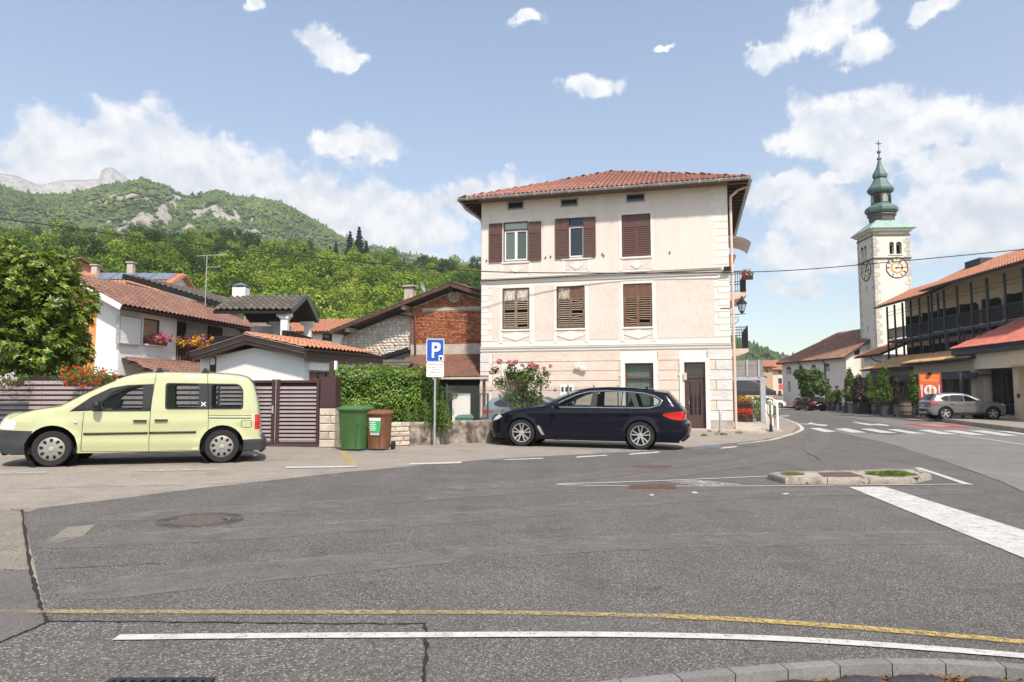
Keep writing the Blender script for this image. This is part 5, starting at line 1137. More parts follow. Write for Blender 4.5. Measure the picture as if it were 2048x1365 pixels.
SV=dict(name='van', half=.90, belt=vp([(900, 455)])[0][1], tumble=.13, sill=.235, wr=.318, rimk=.665, wheel='cap', paint=yel, glass=g_clear, round=.10, rk=.75, pk=(.22, .05), plan=(.7, .35), crease=[((.80, .0), .012, .05), ((.40, .0), .014, .05)], top=[('front_bumper', nose), ('nose_panel', nose2), ('bonnet', hood), ('windscreen', ws_), ('roof', rf_), ('rear_window', tail), ('tailgate', tg), ('rear_bumper', bu)], arch=[(0, .335, .405), (wv, .335, .395)], crown=dict(front_bumper=.10, nose_panel=.10, bonnet=.05, windscreen=.09, roof=.05, rear_window=.04, tailgate=.03, rear_bumper=.05), mats=dict(front_bumper=bump_m, rear_bumper=bump_m), pieces=[('side_window', round_poly(vp([(785, 448), (760, 395), (830, 325), (930, 282), (1040, 264), (1078, 262), (1075, 445)]), .04), g_clear), ('quarter_window', round_poly(vp([(545, 464), (650, 398), (630, 462)]), .02), g_tint), ('window_frame', vp([(520, 468), (690, 352), (830, 286), (960, 262), (1160, 252), (1138, 455), (700, 460)]), blk), ('side_window', round_poly(vp([(1262, 252), (1505, 252), (1500, 437), (1258, 437)]), .05), g_clear), ('side_window', round_poly(vp([(1600, 254), (1800, 256), (1832, 300), (1828, 428), (1600, 432)]), .05), g_clear), ('window_band', round_poly(vp([(1247, 243), (1808, 246), (1842, 290), (1842, 440), (1247, 447)]), .06), blk), ('tail_light', round_poly(vp([(1930, 475), (1966, 478), (1970, 588), (1930, 588)]), .02), lens_r), ('headlight', round_poly(vp([(-40, 600), (-20, 560), (50, 543), (120, 553), (98, 610), (0, 610)]), .03), lens_w), ('front_bumper_side', vp([(-300, 612), (250, 618), (180, 720), (180, 900), (-300, 900)]), bump_m), ('rear_bumper_side', vp([(1838, 668), (2100, 655), (2100, 850), (1850, 850)]), bump_m)], panels=[('front_door', vp([(633, 470), (520, 470), (700, 340), (900, 240), (1172, 200), (1135, 460), (1127, 768), (612, 768)])), ('sliding_door', vp([(1172, 200), (1567, 170), (1577, 450), (1577, 640), (1512, 750), (1127, 768), (1135, 460)]))], seams=[vp([(633, 470), (620, 620), (612, 768)]), vp([(1175, 178), (1165, 245), (1138, 460), (1127, 768)]), vp([(1567, 175), (1572, 300), (1577, 450), (1577, 640)]), vp([(612, 768), (1127, 766)]), vp([(1127, 766), (1512, 750)]), vp([(1577, 487), (1905, 486)]), vp([(1828, 530), (1828, 568), (1838, 575), (1895, 575), (1904, 568), (1904, 530), (1895, 522), (1838, 522), (1828, 530)])], strips=[('side_moulding', vp([(632, 636), (1120, 624)]), .020, blk), ('side_moulding', vp([(1132, 623), (1485, 614)]), .020, blk), ('slider_rail', vp([(1582, 507), (1905, 505)]), .009, blk), ('belt_strip', vp([(700, 460), (1138, 454)]), .012, blk)], handles=[vp([(1062, 533)])[0]+(blk, ), vp([(1222, 527)])[0]+(blk, )], mirror=vp([(740, 440)])[0]+(blk, ), seats=[1.35, 2.35])
van, hyv, SPv, tv, sv=build_car(SV, VF.w(0, .89, 0), VF.rz, 'pale yellow panel van with side windows parked along the slatted fence', 'van')
for X in(1190, 1545):
	x, z=vp([(X, 165)])[0]
	for s_ in(-1, 1):y=s_*.60; MB().prism([(x-.085, z-.02), (x+.085, z-.02), (x+.02, z+.095), (x-.03, z+.095)], y-.04, y+.04, 'y').build('roof_bar_foot', blk, van)
	MB().box(x-.03, x+.02, -.62, .62, z+.055, z+.08).build('roof_bar', mat('bar_metal', (.1, .1, .1), .4, metal=.6), van)
ix, iz=vp([(572, 548)])[0]; yv=-hyv(ix, iz); MB().sphere((ix, yv, iz), .03, 10, 6, .6).build('side_repeater', lens_w, van, smooth=True)
ix, iz=vp([(1540, 405)])[0]; mb=MB(); yv=-hyv(ix, iz)-.004
mb.bar((ix-.04, yv, iz-.03), (ix+.04, yv, iz+.045), .003, .018, up=(0, 0, 1)); mb.bar((ix-.04, yv-.001, iz+.045), (ix+.04, yv-.001, iz-.03), .003, .018)
for k in range(5):mb.box(ix-.05+k*.021, ix-.036+k*.021, yv-.002, yv+.002, iz-.085, iz-.05)
mb.build('window_sticker', plate_m, van)
def estate(nm, paint, glass, **k):
	D=dict(name=nm, half=.925, belt=1.0, tumble=.42, sill=.20, wr=.345, rimk=.70, wheel='ten', paint=paint, glass=glass, round=.09, rk=.85, pk=(.34, .17), plan=(.75, .6), grid=.06, top=[('front_bumper', [(-.78, .20), (-.85, .32), (-.87, .50), (-.84, .64), (-.76, .72)]), ('bonnet', [(-.76, .72), (-.55, .82), (-.2, .915), (.2, .98), (.55, 1.02)]), ('windscreen', [(.55, 1.02), (.80, 1.14), (1.08, 1.27), (1.38, 1.39)]), ('roof', [(1.38, 1.39), (1.65, 1.445), (2.0, 1.475), (2.4, 1.478), (2.85, 1.462), (3.25, 1.43), (3.62, 1.385)]), ('rear_window', [(3.62, 1.385), (3.72, 1.27), (3.83, 1.14), (3.93, 1.03)]), ('tailgate', [(3.93, 1.03), (3.99, .97), (4.02, .88), (4.01, .72), (4.03, .66)]), ('rear_bumper', [(4.03, .66), (4.09, .60), (4.09, .45), (4.04, .33), (3.92, .24)])], arch=[(0, .345, .385), (2.975, .345, .385)], crown=dict(front_bumper=.14, bonnet=.05, windscreen=.10, roof=.05, rear_window=.06, tailgate=.06, rear_bumper=.09), mats={}, pieces=[('side_window', round_poly([(.84, 1.03), (1.12, 1.17), (1.42, 1.30), (1.62, 1.362), (1.80, 1.388), (1.745, 1.03)], .03), glass), ('side_window', round_poly([(1.895, 1.03), (1.93, 1.393), (2.30, 1.402), (2.52, 1.395), (2.50, 1.03)], .03), glass), ('quarter_window', round_poly([(2.53, 1.03), (2.55, 1.392), (2.70, 1.383), (2.84, 1.035)], .02), glass), ('rear_quarter_window', round_poly([(2.95, 1.035), (2.84, 1.368), (3.05, 1.345), (3.28, 1.285), (3.43, 1.20), (3.38, 1.10), (3.2, 1.045)], .04), glass), ('window_frame', [(.76, 1.012), (1.10, 1.185), (1.42, 1.325), (1.65, 1.385), (1.9, 1.41), (2.3, 1.42), (2.75, 1.40), (3.08, 1.37), (3.34, 1.30), (3.50, 1.21), (3.46, 1.10), (3.25, 1.022), (2.9, 1.012)], blk), ('tail_light', smooth_poly([(3.50, .855), (3.62, .90), (3.85, .93), (4.2, .93), (4.2, .73), (3.80, .74), (3.62, .79)], 3, True), lens_r), ('headlight', round_poly([(-.9, .60), (-.9, .74), (-.62, .79), (-.52, .745), (-.66, .66)], .03), lens_w), ('air_vent', round_poly([(.52, .30), (.60, .30), (.47, .53), (.40, .53)], .02), alloy)], panels=[('front_door', [(.80, .30), (.72, .7), (.70, 1.02), (1.2, 1.3), (1.82, 1.5), (1.84, 1.0), (1.84, .27), (.86, .27)]), ('rear_door', [(1.84, .27), (1.84, 1.0), (1.82, 1.5), (2.80, 1.5), (2.90, 1.0), (2.72, .78), (2.56, .55), (2.50, .27)])], seams=[[(.86, .27), (.74, .62), (.72, 1.0)], [(1.84, .27), (1.835, .7), (1.84, 1.02)], [(2.50, .27), (2.55, .52), (2.74, .80), (2.90, 1.0)], [(.86, .27), (2.50, .27)], [(-.5, .80), (-.1, .88), (.4, .97), (.72, 1.0)]], crease=[((.845, .02), .014, .045), ((.36, .012), .008, .06)], strips=[('window_chrome', [(.80, 1.005), (1.5, 1.006), (2.9, 1.008), (3.22, 1.018), (3.44, 1.09), (3.50, 1.20), (3.34, 1.305), (3.05, 1.378), (2.6, 1.412), (2.1, 1.422), (1.7, 1.402), (1.4, 1.325), (1.1, 1.19), (.80, 1.02)], .010, chrome)], handles=[(1.62, .86, paint), (2.60, .88, paint)], mirror=(.92, 1.0, paint), seats=[1.65, 2.55], rear=[('tail_light', .73, .92, -1, -.52, lens_r), ('tail_light', .73, .92, .52, 1, lens_r), ('number_plate', .74, .85, -.30, .30, plate_m, .012), ('reflector', .54, .585, -.97, -.68, lens_r), ('reflector', .54, .585, .68, .97, lens_r), ('diffuser', .24, .38, -.8, .8, blk, .01), ('plate_recess', .70, .88, -.36, .36, blk, .004), ('chrome_strip', .645, .672, -.75, .75, chrome, .012), ('wiper', 1.05, 1.11, -.5, .05, blk, .02)], front=[('grille', .42, .66, -.35, .35, blk)])
	D.update(k); return D
navy=carpaint('navy_black_paint', (.006, .007, .014), .16, .2)
bF, bR=G(1035, 893), G(1268, 900); BF=Frame((bF.x, bF.y, 0), math.atan2(bR.y-bF.y, bR.x-bF.x)); bsc=math.hypot(bR.x-bF.x, bR.y-bF.y)/2.975
def on_ground(F, halfw, x=0):p=F.w(x, halfw, 0); return(p.x, p.y, gz(p.x)+.005)
def tilt(o, rz):o.rotation_euler=(0, math.atan(KS*math.cos(rz)), rz)
bsc*=1.02; BF.O+=BF.ux*.10; SB=estate('estate_car', navy, g_clear); bmw=build_car(SB, on_ground(BF, .915*bsc), BF.rz, 'dark navy estate car parked in front of the cream corner house', 'car', scale=bsc)[0]; tilt(bmw, BF.rz); tilt(van, VF.rz)
MB().prism([(3.0, 1.478), (3.12, 1.47), (3.13, 1.535), (3.09, 1.54)], -.02, .02, 'y').build('antenna_fin', navy, bmw)
for s_ in(-1, 1):mb=MB(); mb.tube([(1.45, s_*.60, 1.43), (1.7, s_*.61, 1.475), (2.2, s_*.61, 1.503), (2.8, s_*.60, 1.49), (3.3, s_*.59, 1.45)], .016, 6); mb.build('roof_rail', navy, bmw, smooth=True)
for k in range(7):MB().box(4.085, 4.105, -.20+k*.058, -.16+k*.058, .765, .825).build('plate_character', blk, bmw)
silver=carpaint('silver_paint', (.20, .20, .21), .3, .5)
aR=G(1890, 838, .2); th_=R(-7.5); aF=aR+Vector((math.cos(th_), math.sin(th_), 0))*2.68; AF=Frame((aF.x, aF.y, 0), th_+math.pi); asc=.97
SU=estate('suv', silver, g_tint, half=.92, belt=1.06, tumble=.42, sill=.25, wr=.355, wheel='five', seats=None, pk=(.3, .16), grid=.08, top=[('front_bumper', [(-.78, .24), (-.86, .38), (-.89, .58), (-.86, .78), (-.80, .88)]), ('bonnet', [(-.80, .88), (-.55, .97), (-.2, 1.04), (.2, 1.09), (.48, 1.12)]), ('windscreen', [(.48, 1.12), (.75, 1.26), (1.02, 1.39), (1.26, 1.49)]), ('roof', [(1.26, 1.49), (1.55, 1.56), (1.9, 1.59), (2.4, 1.575), (2.8, 1.54), (3.1, 1.50)]), ('rear_window', [(3.1, 1.50), (3.22, 1.38), (3.34, 1.25), (3.44, 1.13)]), ('tailgate', [(3.44, 1.13), (3.52, 1.05), (3.55, .95), (3.53, .78), (3.54, .70)]), ('rear_bumper', [(3.54, .70), (3.60, .62), (3.60, .48), (3.54, .38), (3.42, .30)])], arch=[(0, .355, .40), (2.68, .355, .40)], pieces=[('side_window', round_poly([(.82, 1.10), (1.10, 1.27), (1.36, 1.40), (1.58, 1.45), (1.56, 1.09)], .03), g_tint), ('side_window', round_poly([(1.64, 1.09), (1.66, 1.455), (2.1, 1.46), (2.36, 1.44), (2.40, 1.10)], .03), g_tint), ('quarter_window', round_poly([(2.46, 1.11), (2.44, 1.435), (2.72, 1.38), (2.86, 1.24), (2.72, 1.12)], .03), g_tint), ('window_frame', [(.74, 1.08), (1.08, 1.285), (1.36, 1.42), (1.62, 1.478), (2.1, 1.485), (2.5, 1.455), (2.8, 1.39), (2.95, 1.25), (2.76, 1.09), (2.3, 1.07)], blk), ('tail_light', smooth_poly([(3.02, .98), (3.2, 1.03), (3.8, 1.04), (3.8, .90), (3.2, .92)], 3, True), lens_r), ('headlight', round_poly([(-.95, .78), (-.95, .9), (-.6, .96), (-.45, .94), (-.62, .84)], .03), lens_w), ('wheel_arch_trim', [(2.68+.47*math.cos(t), .355+.47*math.sin(t))for t in np.linspace(-.25, math.pi+.25, 20)], blk), ('wheel_arch_trim', [(.47*math.cos(t), .355+.47*math.sin(t))for t in np.linspace(-.25, math.pi+.25, 20)], blk), ('sill_trim', [(.4, .2), (2.3, .2), (2.3, .42), (.4, .40)], blk)], panels=[('front_door', [(.62, .42), (.60, 1.08), (1.2, 1.4), (1.6, 1.6), (1.60, .42)]), ('rear_door', [(1.60, .42), (1.6, 1.6), (2.42, 1.6), (2.46, 1.0), (2.26, .8), (2.2, .42)])], seams=[[(.62, .42), (.60, .8), (.62, 1.08)], [(1.60, .42), (1.60, 1.08)], [(2.2, .42), (2.26, .8), (2.46, 1.0), (2.44, 1.1)]], crease=[((.90, .01), .018, .05)], strips=[('roof_rail', [(1.3, 1.49), (1.7, 1.565), (2.2, 1.57), (2.9, 1.52)], .012, silver)], handles=[(1.42, .94, silver), (2.3, .95, silver)], mirror=(.86, 1.08, silver), rear=[('tail_light', .92, 1.02, -1, -.5, lens_r), ('tail_light', .92, 1.02, .5, 1, lens_r), ('number_plate', .80, .90, -.28, .28, plate_m, .012), ('skid_plate', .36, .48, -.85, .85, alloy, .015), ('lower_bumper', .30, .62, -.98, .98, blk, .004)], front=[('grille', .45, .82, -.4, .4, blk)])
SU['crown']=dict(SB['crown']); ag=AF.w(0, -.92, 0); suv=build_car(SU, (ag.x, ag.y, gz(ag.x)+.205), AF.rz, 'silver suv parked nose in at the restaurant beside the orange banner', 'car', scale=asc)[0]
black_p=carpaint('black_paint', (.006, .006, .007), .15); white_p=carpaint('white_paint_car', (.75, .75, .74), .3); red_p=carpaint('red_paint_car', (.42, .02, .02), .25); bluegrey=carpaint('blue_grey_paint', (.22, .30, .34), .3, .4); ivory=carpaint('pearl_white_paint', (.68, .69, .70), .3)
def far_car(spec, px, py, rz, label, sc=1.0, group=None):
	g_=G(px, py); o=build_car(spec, (g_.x, g_.y, gz(g_.x)+.005), rz, label, 'car', group, sc)[0]; return o
SG=estate('estate_car', black_p, g_tint, wheel='five', seats=None, grid=.09, rear=[('tail_light', .80, .97, -1, -.5, lens_r), ('tail_light', .80, .97, .5, 1, lens_r), ('number_plate', .66, .77, -.30, .30, plate_m, .012), ('chrome_strip', .40, .43, -.8, .8, chrome, .012), ('diffuser', .24, .34, -.8, .8, blk, .01)])
g_=G(1622, 824)
far_car(SG, 1609, 821, R(-91), 'black estate car driving away past the church', .93)
SW=estate('estate_car', white_p, g_tint, wheel='five', seats=None, grid=.09)
far_car(SW, 1556, 816, R(176), 'white estate car parked beyond the black estate car', .95)
SI=estate('estate_car', ivory, g_tint, wheel='five', seats=None, grid=.1); far_car(SI, 1532, 813, R(150), 'pearl white car half hidden behind the street shrub', .95)
SR=estate('hatchback', red_p, g_tint, wheel='five', seats=None, grid=.09); far_car(SR, 1653, 819, R(188), 'red car parked beside the potted shrub near the church', .95)
SS=estate('sedan', bluegrey, g_tint, wheel='five', seats=None, grid=.08)
bs=HB.w(5.0, -3.6, 0); blu=build_car(SS, (bs.x, bs.y, gz(bs.x)+.005), HB.rz+R(180), 'pale blue grey car parked in the yard behind the wire fence', 'car', scale=.9)[0]
def slab(mb, pts, t):
	"""polygon of 3D points given thickness t downwards along its normal"""
	P=[Vector(p)for p in pts]; n=(P[1]-P[0]).cross(P[2]-P[0]).normalized()
	if n.z<0:n=-n
	k=len(P); return mb.add(P+[p-n*t for p in P], [tuple(range(k)), tuple(range(2*k-1, k-1, -1))]+[((i+1)%k, i, k+i, k+(i+1)%k)for i in range(k)])
FG=Frame((-4.85, 17.42, 0), math.atan2(-.06, 1.62))
slat_m=mat('plum_slat_metal', (.27, .222, .225), .45, var=.12, scale=2, dirt=(.20, .16, .155), dscale=1.5); post_m=mat('plum_post_metal', (.062, .030, .032), .45, var=.12, scale=2)
def slat_panel(par, F, x0, x1, z0, z1, pitch, y=0, m_=slat_m, hgt=.066):
	n=int((z1-z0)/pitch); me=MB().add([(x0, -.012, 0), (x1, -.012, 0), (x1, .035, hgt), (x0, .035, hgt), (x0, -.022, .012), (x1, -.022, .012), (x1, .024, hgt+.008), (x0, .024, hgt+.008)], [(0, 3, 2, 1), (4, 5, 6, 7), (0, 1, 5, 4), (1, 2, 6, 5), (2, 3, 7, 6), (3, 0, 4, 7)]).mesh('slat', m_)
	for k in range(n):link('slat', me, par, (0, y, z0+k*pitch))
	MB().box(x0, x1, y+.042, y+.05, z0, z1+.03).build('gap_shade_sheet', mat('slat_gap_shade', (.022, .014, .015), .7), par)  # added dark sheet, stands in for the shade in the gaps between slats
zt=FG.pix(580, 761)[1]; zb=gz(-5.6)+.06
gate=thing('driveway_gate', FG.O, FG.rz, 'plum brown slatted metal driveway gate beside the stone pillar', 'gate')
xl0, xl1, xm, xr1=FG.pix(440, 800)[0], FG.pix(546, 800)[0], FG.pix(556, 800)[0], FG.pix(637, 800)[0]
mb=MB(); mb.box(xl1-.02, xl1+.05, -.04, .04, zb, zt+.02); mb.box(xl0, xl1-.02, -.03, .03, zt-.06, zt); mb.box(xl0, xl1-.02, -.03, .03, zb, zb+.07); mb.build('leaf_frame', post_m, gate)
mb=MB(); mb.box(xm-.04, xm+.05, -.04, .04, zb, zt+.02); mb.box(xm+.05, xr1, -.03, .03, zt-.06, zt); mb.box(xm+.05, xr1, -.03, .03, zb, zb+.07); mb.box(xr1-.04, xr1+.03, -.04, .04, zb, zt+.02); mb.build('leaf_frame', post_m, gate)
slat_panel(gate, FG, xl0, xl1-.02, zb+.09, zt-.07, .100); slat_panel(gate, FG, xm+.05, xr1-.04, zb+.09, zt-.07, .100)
MB().box(xl1+.0, xl1+.04, -.07, -.04, zb+.78, zb+.98).build('lock_plate', zinc, gate)
fence=thing('slatted_fence', FG.O, FG.rz, 'long plum brown fence of horizontal metal slats behind the yellow van', 'fence')
zf=FG.pix(100, 752)[1]; xa=FG.pix(-160, 760)[0]; posts=[xa, FG.pix(86, 760)[0]-1.9, FG.pix(86, 760)[0], FG.pix(86, 760)[0]+1.95, FG.pix(86, 760)[0]+3.9, xl0-.06]
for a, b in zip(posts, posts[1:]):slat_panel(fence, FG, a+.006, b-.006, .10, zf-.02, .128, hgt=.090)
for a in posts:MB().box(a-.03, a+.03, .04, .10, 0, zf+.01).build('post', post_m, fence)
blk_m=mat('split_limestone', (.50, .42, .35), .9, var=.22, scale=5, bump=.9, bscale=16, rvar=.14)
blk_w=mat('mortar', (.42, .36, .30), .95, var=.2, scale=10)
def block_wall(par, x0, x1, z0, z1, y0, y1, rows, bw, m_=blk_m, seed=1, off=.5):
	"""coursed rough stone blocks over a mortar core"""
	MB().box(x0+.012, x1-.012, y0+.014, y1-.014, z0, z1-.004).build('mortar_core', blk_w, par); rr=random.Random(seed); h=(z1-z0)/rows
	for r in range(rows):
		x=x0-(bw*off if r%2 else 0)
		while x<x1-.01:
			a, b=max(x, x0), min(x+bw*rr.uniform(.9, 1.1), x1)
			if b-a>.05:
				mb=MB(); za, zb_=z0+r*h+.006, z0+(r+1)*h-.006; a2, b2=a+.006, b-.006; c=.02
				for yf, s in((y0, -1), (y1, 1)):pass
				d=rr.uniform(.0, .018); mb.add([(a2, y0, za), (b2, y0, za), (b2, y0, zb_), (a2, y0, zb_), (a2+c, y0-c-d, za+c), (b2-c, y0-c-d*.6, za+c), (b2-c, y0-c-d, zb_-c), (a2+c, y0-c-d*.7, zb_-c), (a2, y1, za), (b2, y1, za), (b2, y1, zb_), (a2, y1, zb_)], [(0, 1, 5, 4), (1, 2, 6, 5), (2, 3, 7, 6), (3, 0, 4, 7), (4, 5, 6, 7), (1, 0, 8, 9), (2, 1, 9, 10), (3, 2, 10, 11), (0, 3, 11, 8), (11, 10, 9, 8)]); mb.build('stone_block', m_, par)
			x=b if b>x else x+bw
pil=thing('gate_pillar', FG.O, FG.rz, 'limestone gate pillar topped with a plum brown metal box', 'pillar'); px0, px1=FG.pix(641, 850)[0], FG.pix(673, 850)[0]
zp=FG.pix(655, 816)[1]; zq=FG.pix(655, 754)[1]; block_wall(pil, px0, px1, gz(-4.6), zp, -.10, .34, 5, .50, seed=4)
MB().box(px0+.02, px1+.0, -.13, .34, zp+.005, zq).build('metal_box', post_m, pil)
MB().box(px0+.18, px0+.30, .05, .15, zq, FG.pix(655, 722)[1]).build('mast', wood_dark, pil); MB().box(px0+.31, px0+.36, .04, .16, zq+.18, FG.pix(655, 722)[1]).build('mast_cover', pvc, pil)
LW=Frame(G(785, 893), 0); e_=G(1000, 884); LW=Frame((LW.O.x, LW.O.y, 0), math.atan2(e_.y-LW.O.y, e_.x-LW.O.x)); lwx=LW.pix(820, 860)[0]; lwt=LW.pix(800, 845)[1]
w1_=thing('stone_block_wall', LW.O, LW.rz, 'short low wall of coursed limestone blocks behind the brown bin', 'wall'); block_wall(w1_, -.62, lwx, gz(-3), lwt, 0, .25, 5, .42, seed=7)
m_oldc=mat('stained_concrete', (.33, .285, .24), .95, var=.35, scale=6, bump=.9, bscale=35, dirt=(.075, .055, .045), dscale=3.5, dlo=.40, dhi=.62)
mb=MB(); xe=LW.pix(1062, 860)[0]; n=24
prof=[(0, -.3), (0, lwt-.05), (.02, lwt-.012), (.22, lwt-.01), (.25, lwt-.04), (.25, -.3)]
for i in range(n+1):
	x=lwx+.012+(xe-lwx)*i/n; mb.v+=[(x, y+random.uniform(-.008, .008), z+(random.uniform(-.012, .012)if z>0 else 0))for y, z in prof]
mb.f=[(i*6+k, i*6+k+1, (i+1)*6+k+1, (i+1)*6+k)for i in range(n)for k in range(5)]+[tuple(range(6)), tuple(range(n*6, n*6+6))[::-1]]; mb.m=[0]*len(mb.f)
tag(mb.build('concrete_wall', m_oldc, None, LW.O, LW.rz), 'low stained concrete garden wall behind the parking sign', 'wall')
hm_=leafmat('hedge_leaf', [(.055, .115, .014), (.13, .235, .024), (.26, .37, .045)], .35, .25, 3.0, .5)
hedge=thing('hedge', (-3.52, 19.05, .42), R(10), 'clipped glossy laurel hedge behind the bins and low wall', 'hedge')
P=[]; rg=np.random.default_rng(5); nL=9000
x=rg.uniform(-1.42, 1.42, nL); f_=rg.random(nL); front=f_<.66; topm=(f_>=.66)&(f_<.86); z=np.where(topm, 1.62, rg.uniform(-.1, 1.62, nL)); y=np.where(front, -.42, np.where(topm, rg.uniform(-.42, .5, nL), .5))
ends=f_>.95; x=np.where(ends, np.where(rg.random(nL)<.5, -1.42, 1.42), x); y=np.where(ends, rg.uniform(-.42, .5, nL), y)
lump=np.array([mnoise.fractal(Vector((a*1.7, b*1.7, c*1.7)), 1, 2, 3)for a, b, c in zip(x, y, z)])*.2
N=np.stack([np.where(ends, np.sign(x), 0), np.where(front, -1, np.where(topm, 0, .6)), np.where(topm, 1, .1)], 1).astype(float); N/=np.linalg.norm(N, axis=1, keepdims=True)
Pp=np.stack([x, y, z], 1)+N*(lump+rg.normal(size=nL)*.05)[:, None]; Nn=N+rg.normal(size=(nL, 3))*.55; Nn[:, 2]+=.45
V, F=leaf_arrays(Pp, Nn, .055+.045*rg.random(nL), .045, rg=rg); link('foliage', fast_mesh('foliage', V, F, hm_), hedge)
sp=[]
for k in range(26):a=rg.uniform(-1.4, 1.4); b=rg.uniform(-.3, .4); h=rg.uniform(.06, .24); sp+=[(a+rg.normal()*.02, b+rg.normal()*.02, 1.62+h*t)for t in np.linspace(0, 1, 9)]
sp=np.array(sp); Nn=rg.normal(size=sp.shape); Nn[:, 2]+=.8; V, F=leaf_arrays(sp, Nn, .07, .03, rg=rg); link('shoots', fast_mesh('shoots', V, F, hm_), hedge)
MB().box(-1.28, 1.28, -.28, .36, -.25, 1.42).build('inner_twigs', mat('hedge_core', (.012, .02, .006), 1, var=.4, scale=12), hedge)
th_m=leafmat('thuja_leaf', [(.035, .075, .012), (.075, .14, .02), (.14, .22, .035)], .6, .25, 3)
for i, (px, s, dy)in enumerate(((815, .62, .1), (832, .7, .2), (850, .82, .25), (866, .95, .3), (884, .98, .35), (893, .7, .2))):
	p=at(px, 840, 18.55+dy*.6); t=thing('thuja', (p.x, p.y, .45), i, 'narrow young thuja in the row beside the parking sign post', 'shrub', 'row of young thujas')
	rg=np.random.default_rng(i); n=700; z=rg.random(n); a=rg.random(n)*6.28; r=.15*(1-z**2.2)*(.6+.5*rg.random(n))+.01; Pp=np.stack([r*np.cos(a), r*np.sin(a), z*s], 1); Nn=np.stack([np.cos(a), np.sin(a), .2*np.ones(n)], 1)+rg.normal(size=(n, 3))*.3
	V, F=leaf_arrays(Pp, Nn, .07, .03, rg=rg, droop=-2); link('foliage', fast_mesh('foliage', V, F, th_m), t); mb=MB(); mb.tube([(0, 0, -.5), (0, 0, s*.6)], [.025, .01], 6); mb.build('stem', bark, t)
fas=mat('brown_fascia', (.050, .028, .022), .5, var=.2, scale=3)
FC=Frame((-9.79, 21.42, 0), math.atan2(-.36, .933)); gar=thing('garage', FC.O, FC.rz, 'low white garage with brown gable fascia and orange tiled roof', 'garage'); GW, GD=3.95, 3.5
zpk=FC.pix(490, 669, -.4)[1]-.33; xp=FC.pix(490, 669, -.4)[0]; zl=FC.pix(599, 698, -.4)[1]-.27; ze=zl+.06
mb=MB(); mb.prism([(0, 0), (GW, 0), (GW, ze), (xp, zpk-.05), (0, ze)], 0, GD, 'y'); mb.build('wall', white_pl, gar)
xl, xr=FC.pix(381, 716, -.4)[0], GW+.3
def band(dz0, dz1, y0, nm, m_):
	mb=MB(); mb.add([(xl, y0, zl+dz0), (xp, y0, zpk+dz0+.05), (xr, y0, zl+dz0+.02), (xr, y0, zl+dz1+.02), (xp, y0, zpk+dz1+.05), (xl, y0, zl+dz1), (xl, y0+.05, zl+dz0), (xp, y0+.05, zpk+dz0+.05), (xr, y0+.05, zl+dz0+.02), (xr, y0+.05, zl+dz1+.02), (xp, y0+.05, zpk+dz1+.05), (xl, y0+.05, zl+dz1)], [(0, 1, 4, 5), (1, 2, 3, 4), (6, 11, 10, 7), (7, 10, 9, 8), (5, 4, 10, 11), (4, 3, 9, 10), (0, 6, 7, 1), (1, 7, 8, 2), (0, 5, 11, 6), (2, 8, 9, 3)]); mb.build(nm, m_, gar)
band(-.02, .11, -.36, 'fascia_board', fas); band(.13, .27, -.40, 'fascia_board', fas); band(.11, .13, -.385, 'fascia_trim', zinc); band(.27, .282, -.42, 'fascia_trim', zinc)
mb=MB(); slab(mb, [(xp, -.34, zpk+.31), (xr, -.34, zl+.28), (xr, GD+.3, zl+.28), (xp, GD+.3, zpk+.31)], .08); slab(mb, [(xl, -.34, zl+.27), (xp, -.34, zpk+.31), (xp, GD+.3, zpk+.31), (xl, GD+.3, zl+.27)], .08); groof=mb.build('roof', fas, gar)
sv_=Vector((xp-xr, 0, zpk+.31-zl-.30)); tile_roof(groof, (xr+.05, -.36, zl+.31), (0, 1, 0), sv_, GD+.6, sv_.length, .20, .33, tile_orange, None, 290)
sv2=Vector((xp-xl, 0, zpk+.31-zl-.29)); tile_roof(groof, (xl, GD+.25, zl+.31), (0, -1, 0), sv2, GD+.6, sv2.length, .20, .33, tile_orange, None, 0)
for k in range(11):
	y=-.36+k*.38; mb=MB(); mb.add([(xp-.1, y, zpk+.36), (xp, y, zpk+.43), (xp+.1, y, zpk+.36), (xp-.09, y+.42, zpk+.35), (xp, y+.42, zpk+.41), (xp+.09, y+.42, zpk+.35)], [(0, 1, 4, 3), (1, 2, 5, 4), (0, 2, 1)]); mb.build('ridge_tile', tile_orange, groof)
gutter(groof, [(xr+.10, -.36, zl+.27), (xr+.10, GD+.3, zl+.27)], .07, fas); MB().box(xr-.02, xr+.03, -.36, GD+.3, zl-.02, zl+.24).build('eave_board', fas, groof)
MB().box(GW, GW+.14, .15, 3.2, ze-.38, ze-.16).build('awning_box', pvc, gar)
mb=MB(); mb.box(GW-.02, GW+.03, .62, 1.02, .9, ze-.42); wq=mb.build('window', wood_dark, gar); MB().box(GW+.03, GW+.04, .68, .96, .95, ze-.47).build('pane', glassmat('dark_pane'), wq)
shm=mat('red_brown_shutter', (.13, .05, .035), .6, var=.2, scale=6)
for a, b in((.28, .60), (1.04, 1.32)):MB().box(GW+.005, GW+.045, a, b, .9, ze-.42).build('shutter', shm, gar)
for a in(1.75, 2.6):
	l=MB(); l.bar((GW, a, ze-.52), (GW+.16, a, ze-.5), .03, .03); l.lathe([(.02, .06), (.09, 0), (.10, -.05)], 12, (GW+.2, a, ze-.5)); l.build('wall_lamp', black_m, gar)
q=FC.rect(421, 715, 432, 745); MB().box(q[0], q[1], -.02, .05, q[2]-.3, q[3]).build('slit_window', wood_dark, gar); MB().box(q[0]+.03, q[1]-.03, -.03, -.022, (q[2]+q[3])/2, q[3]-.02).build('slit_pane', pvc, gar)
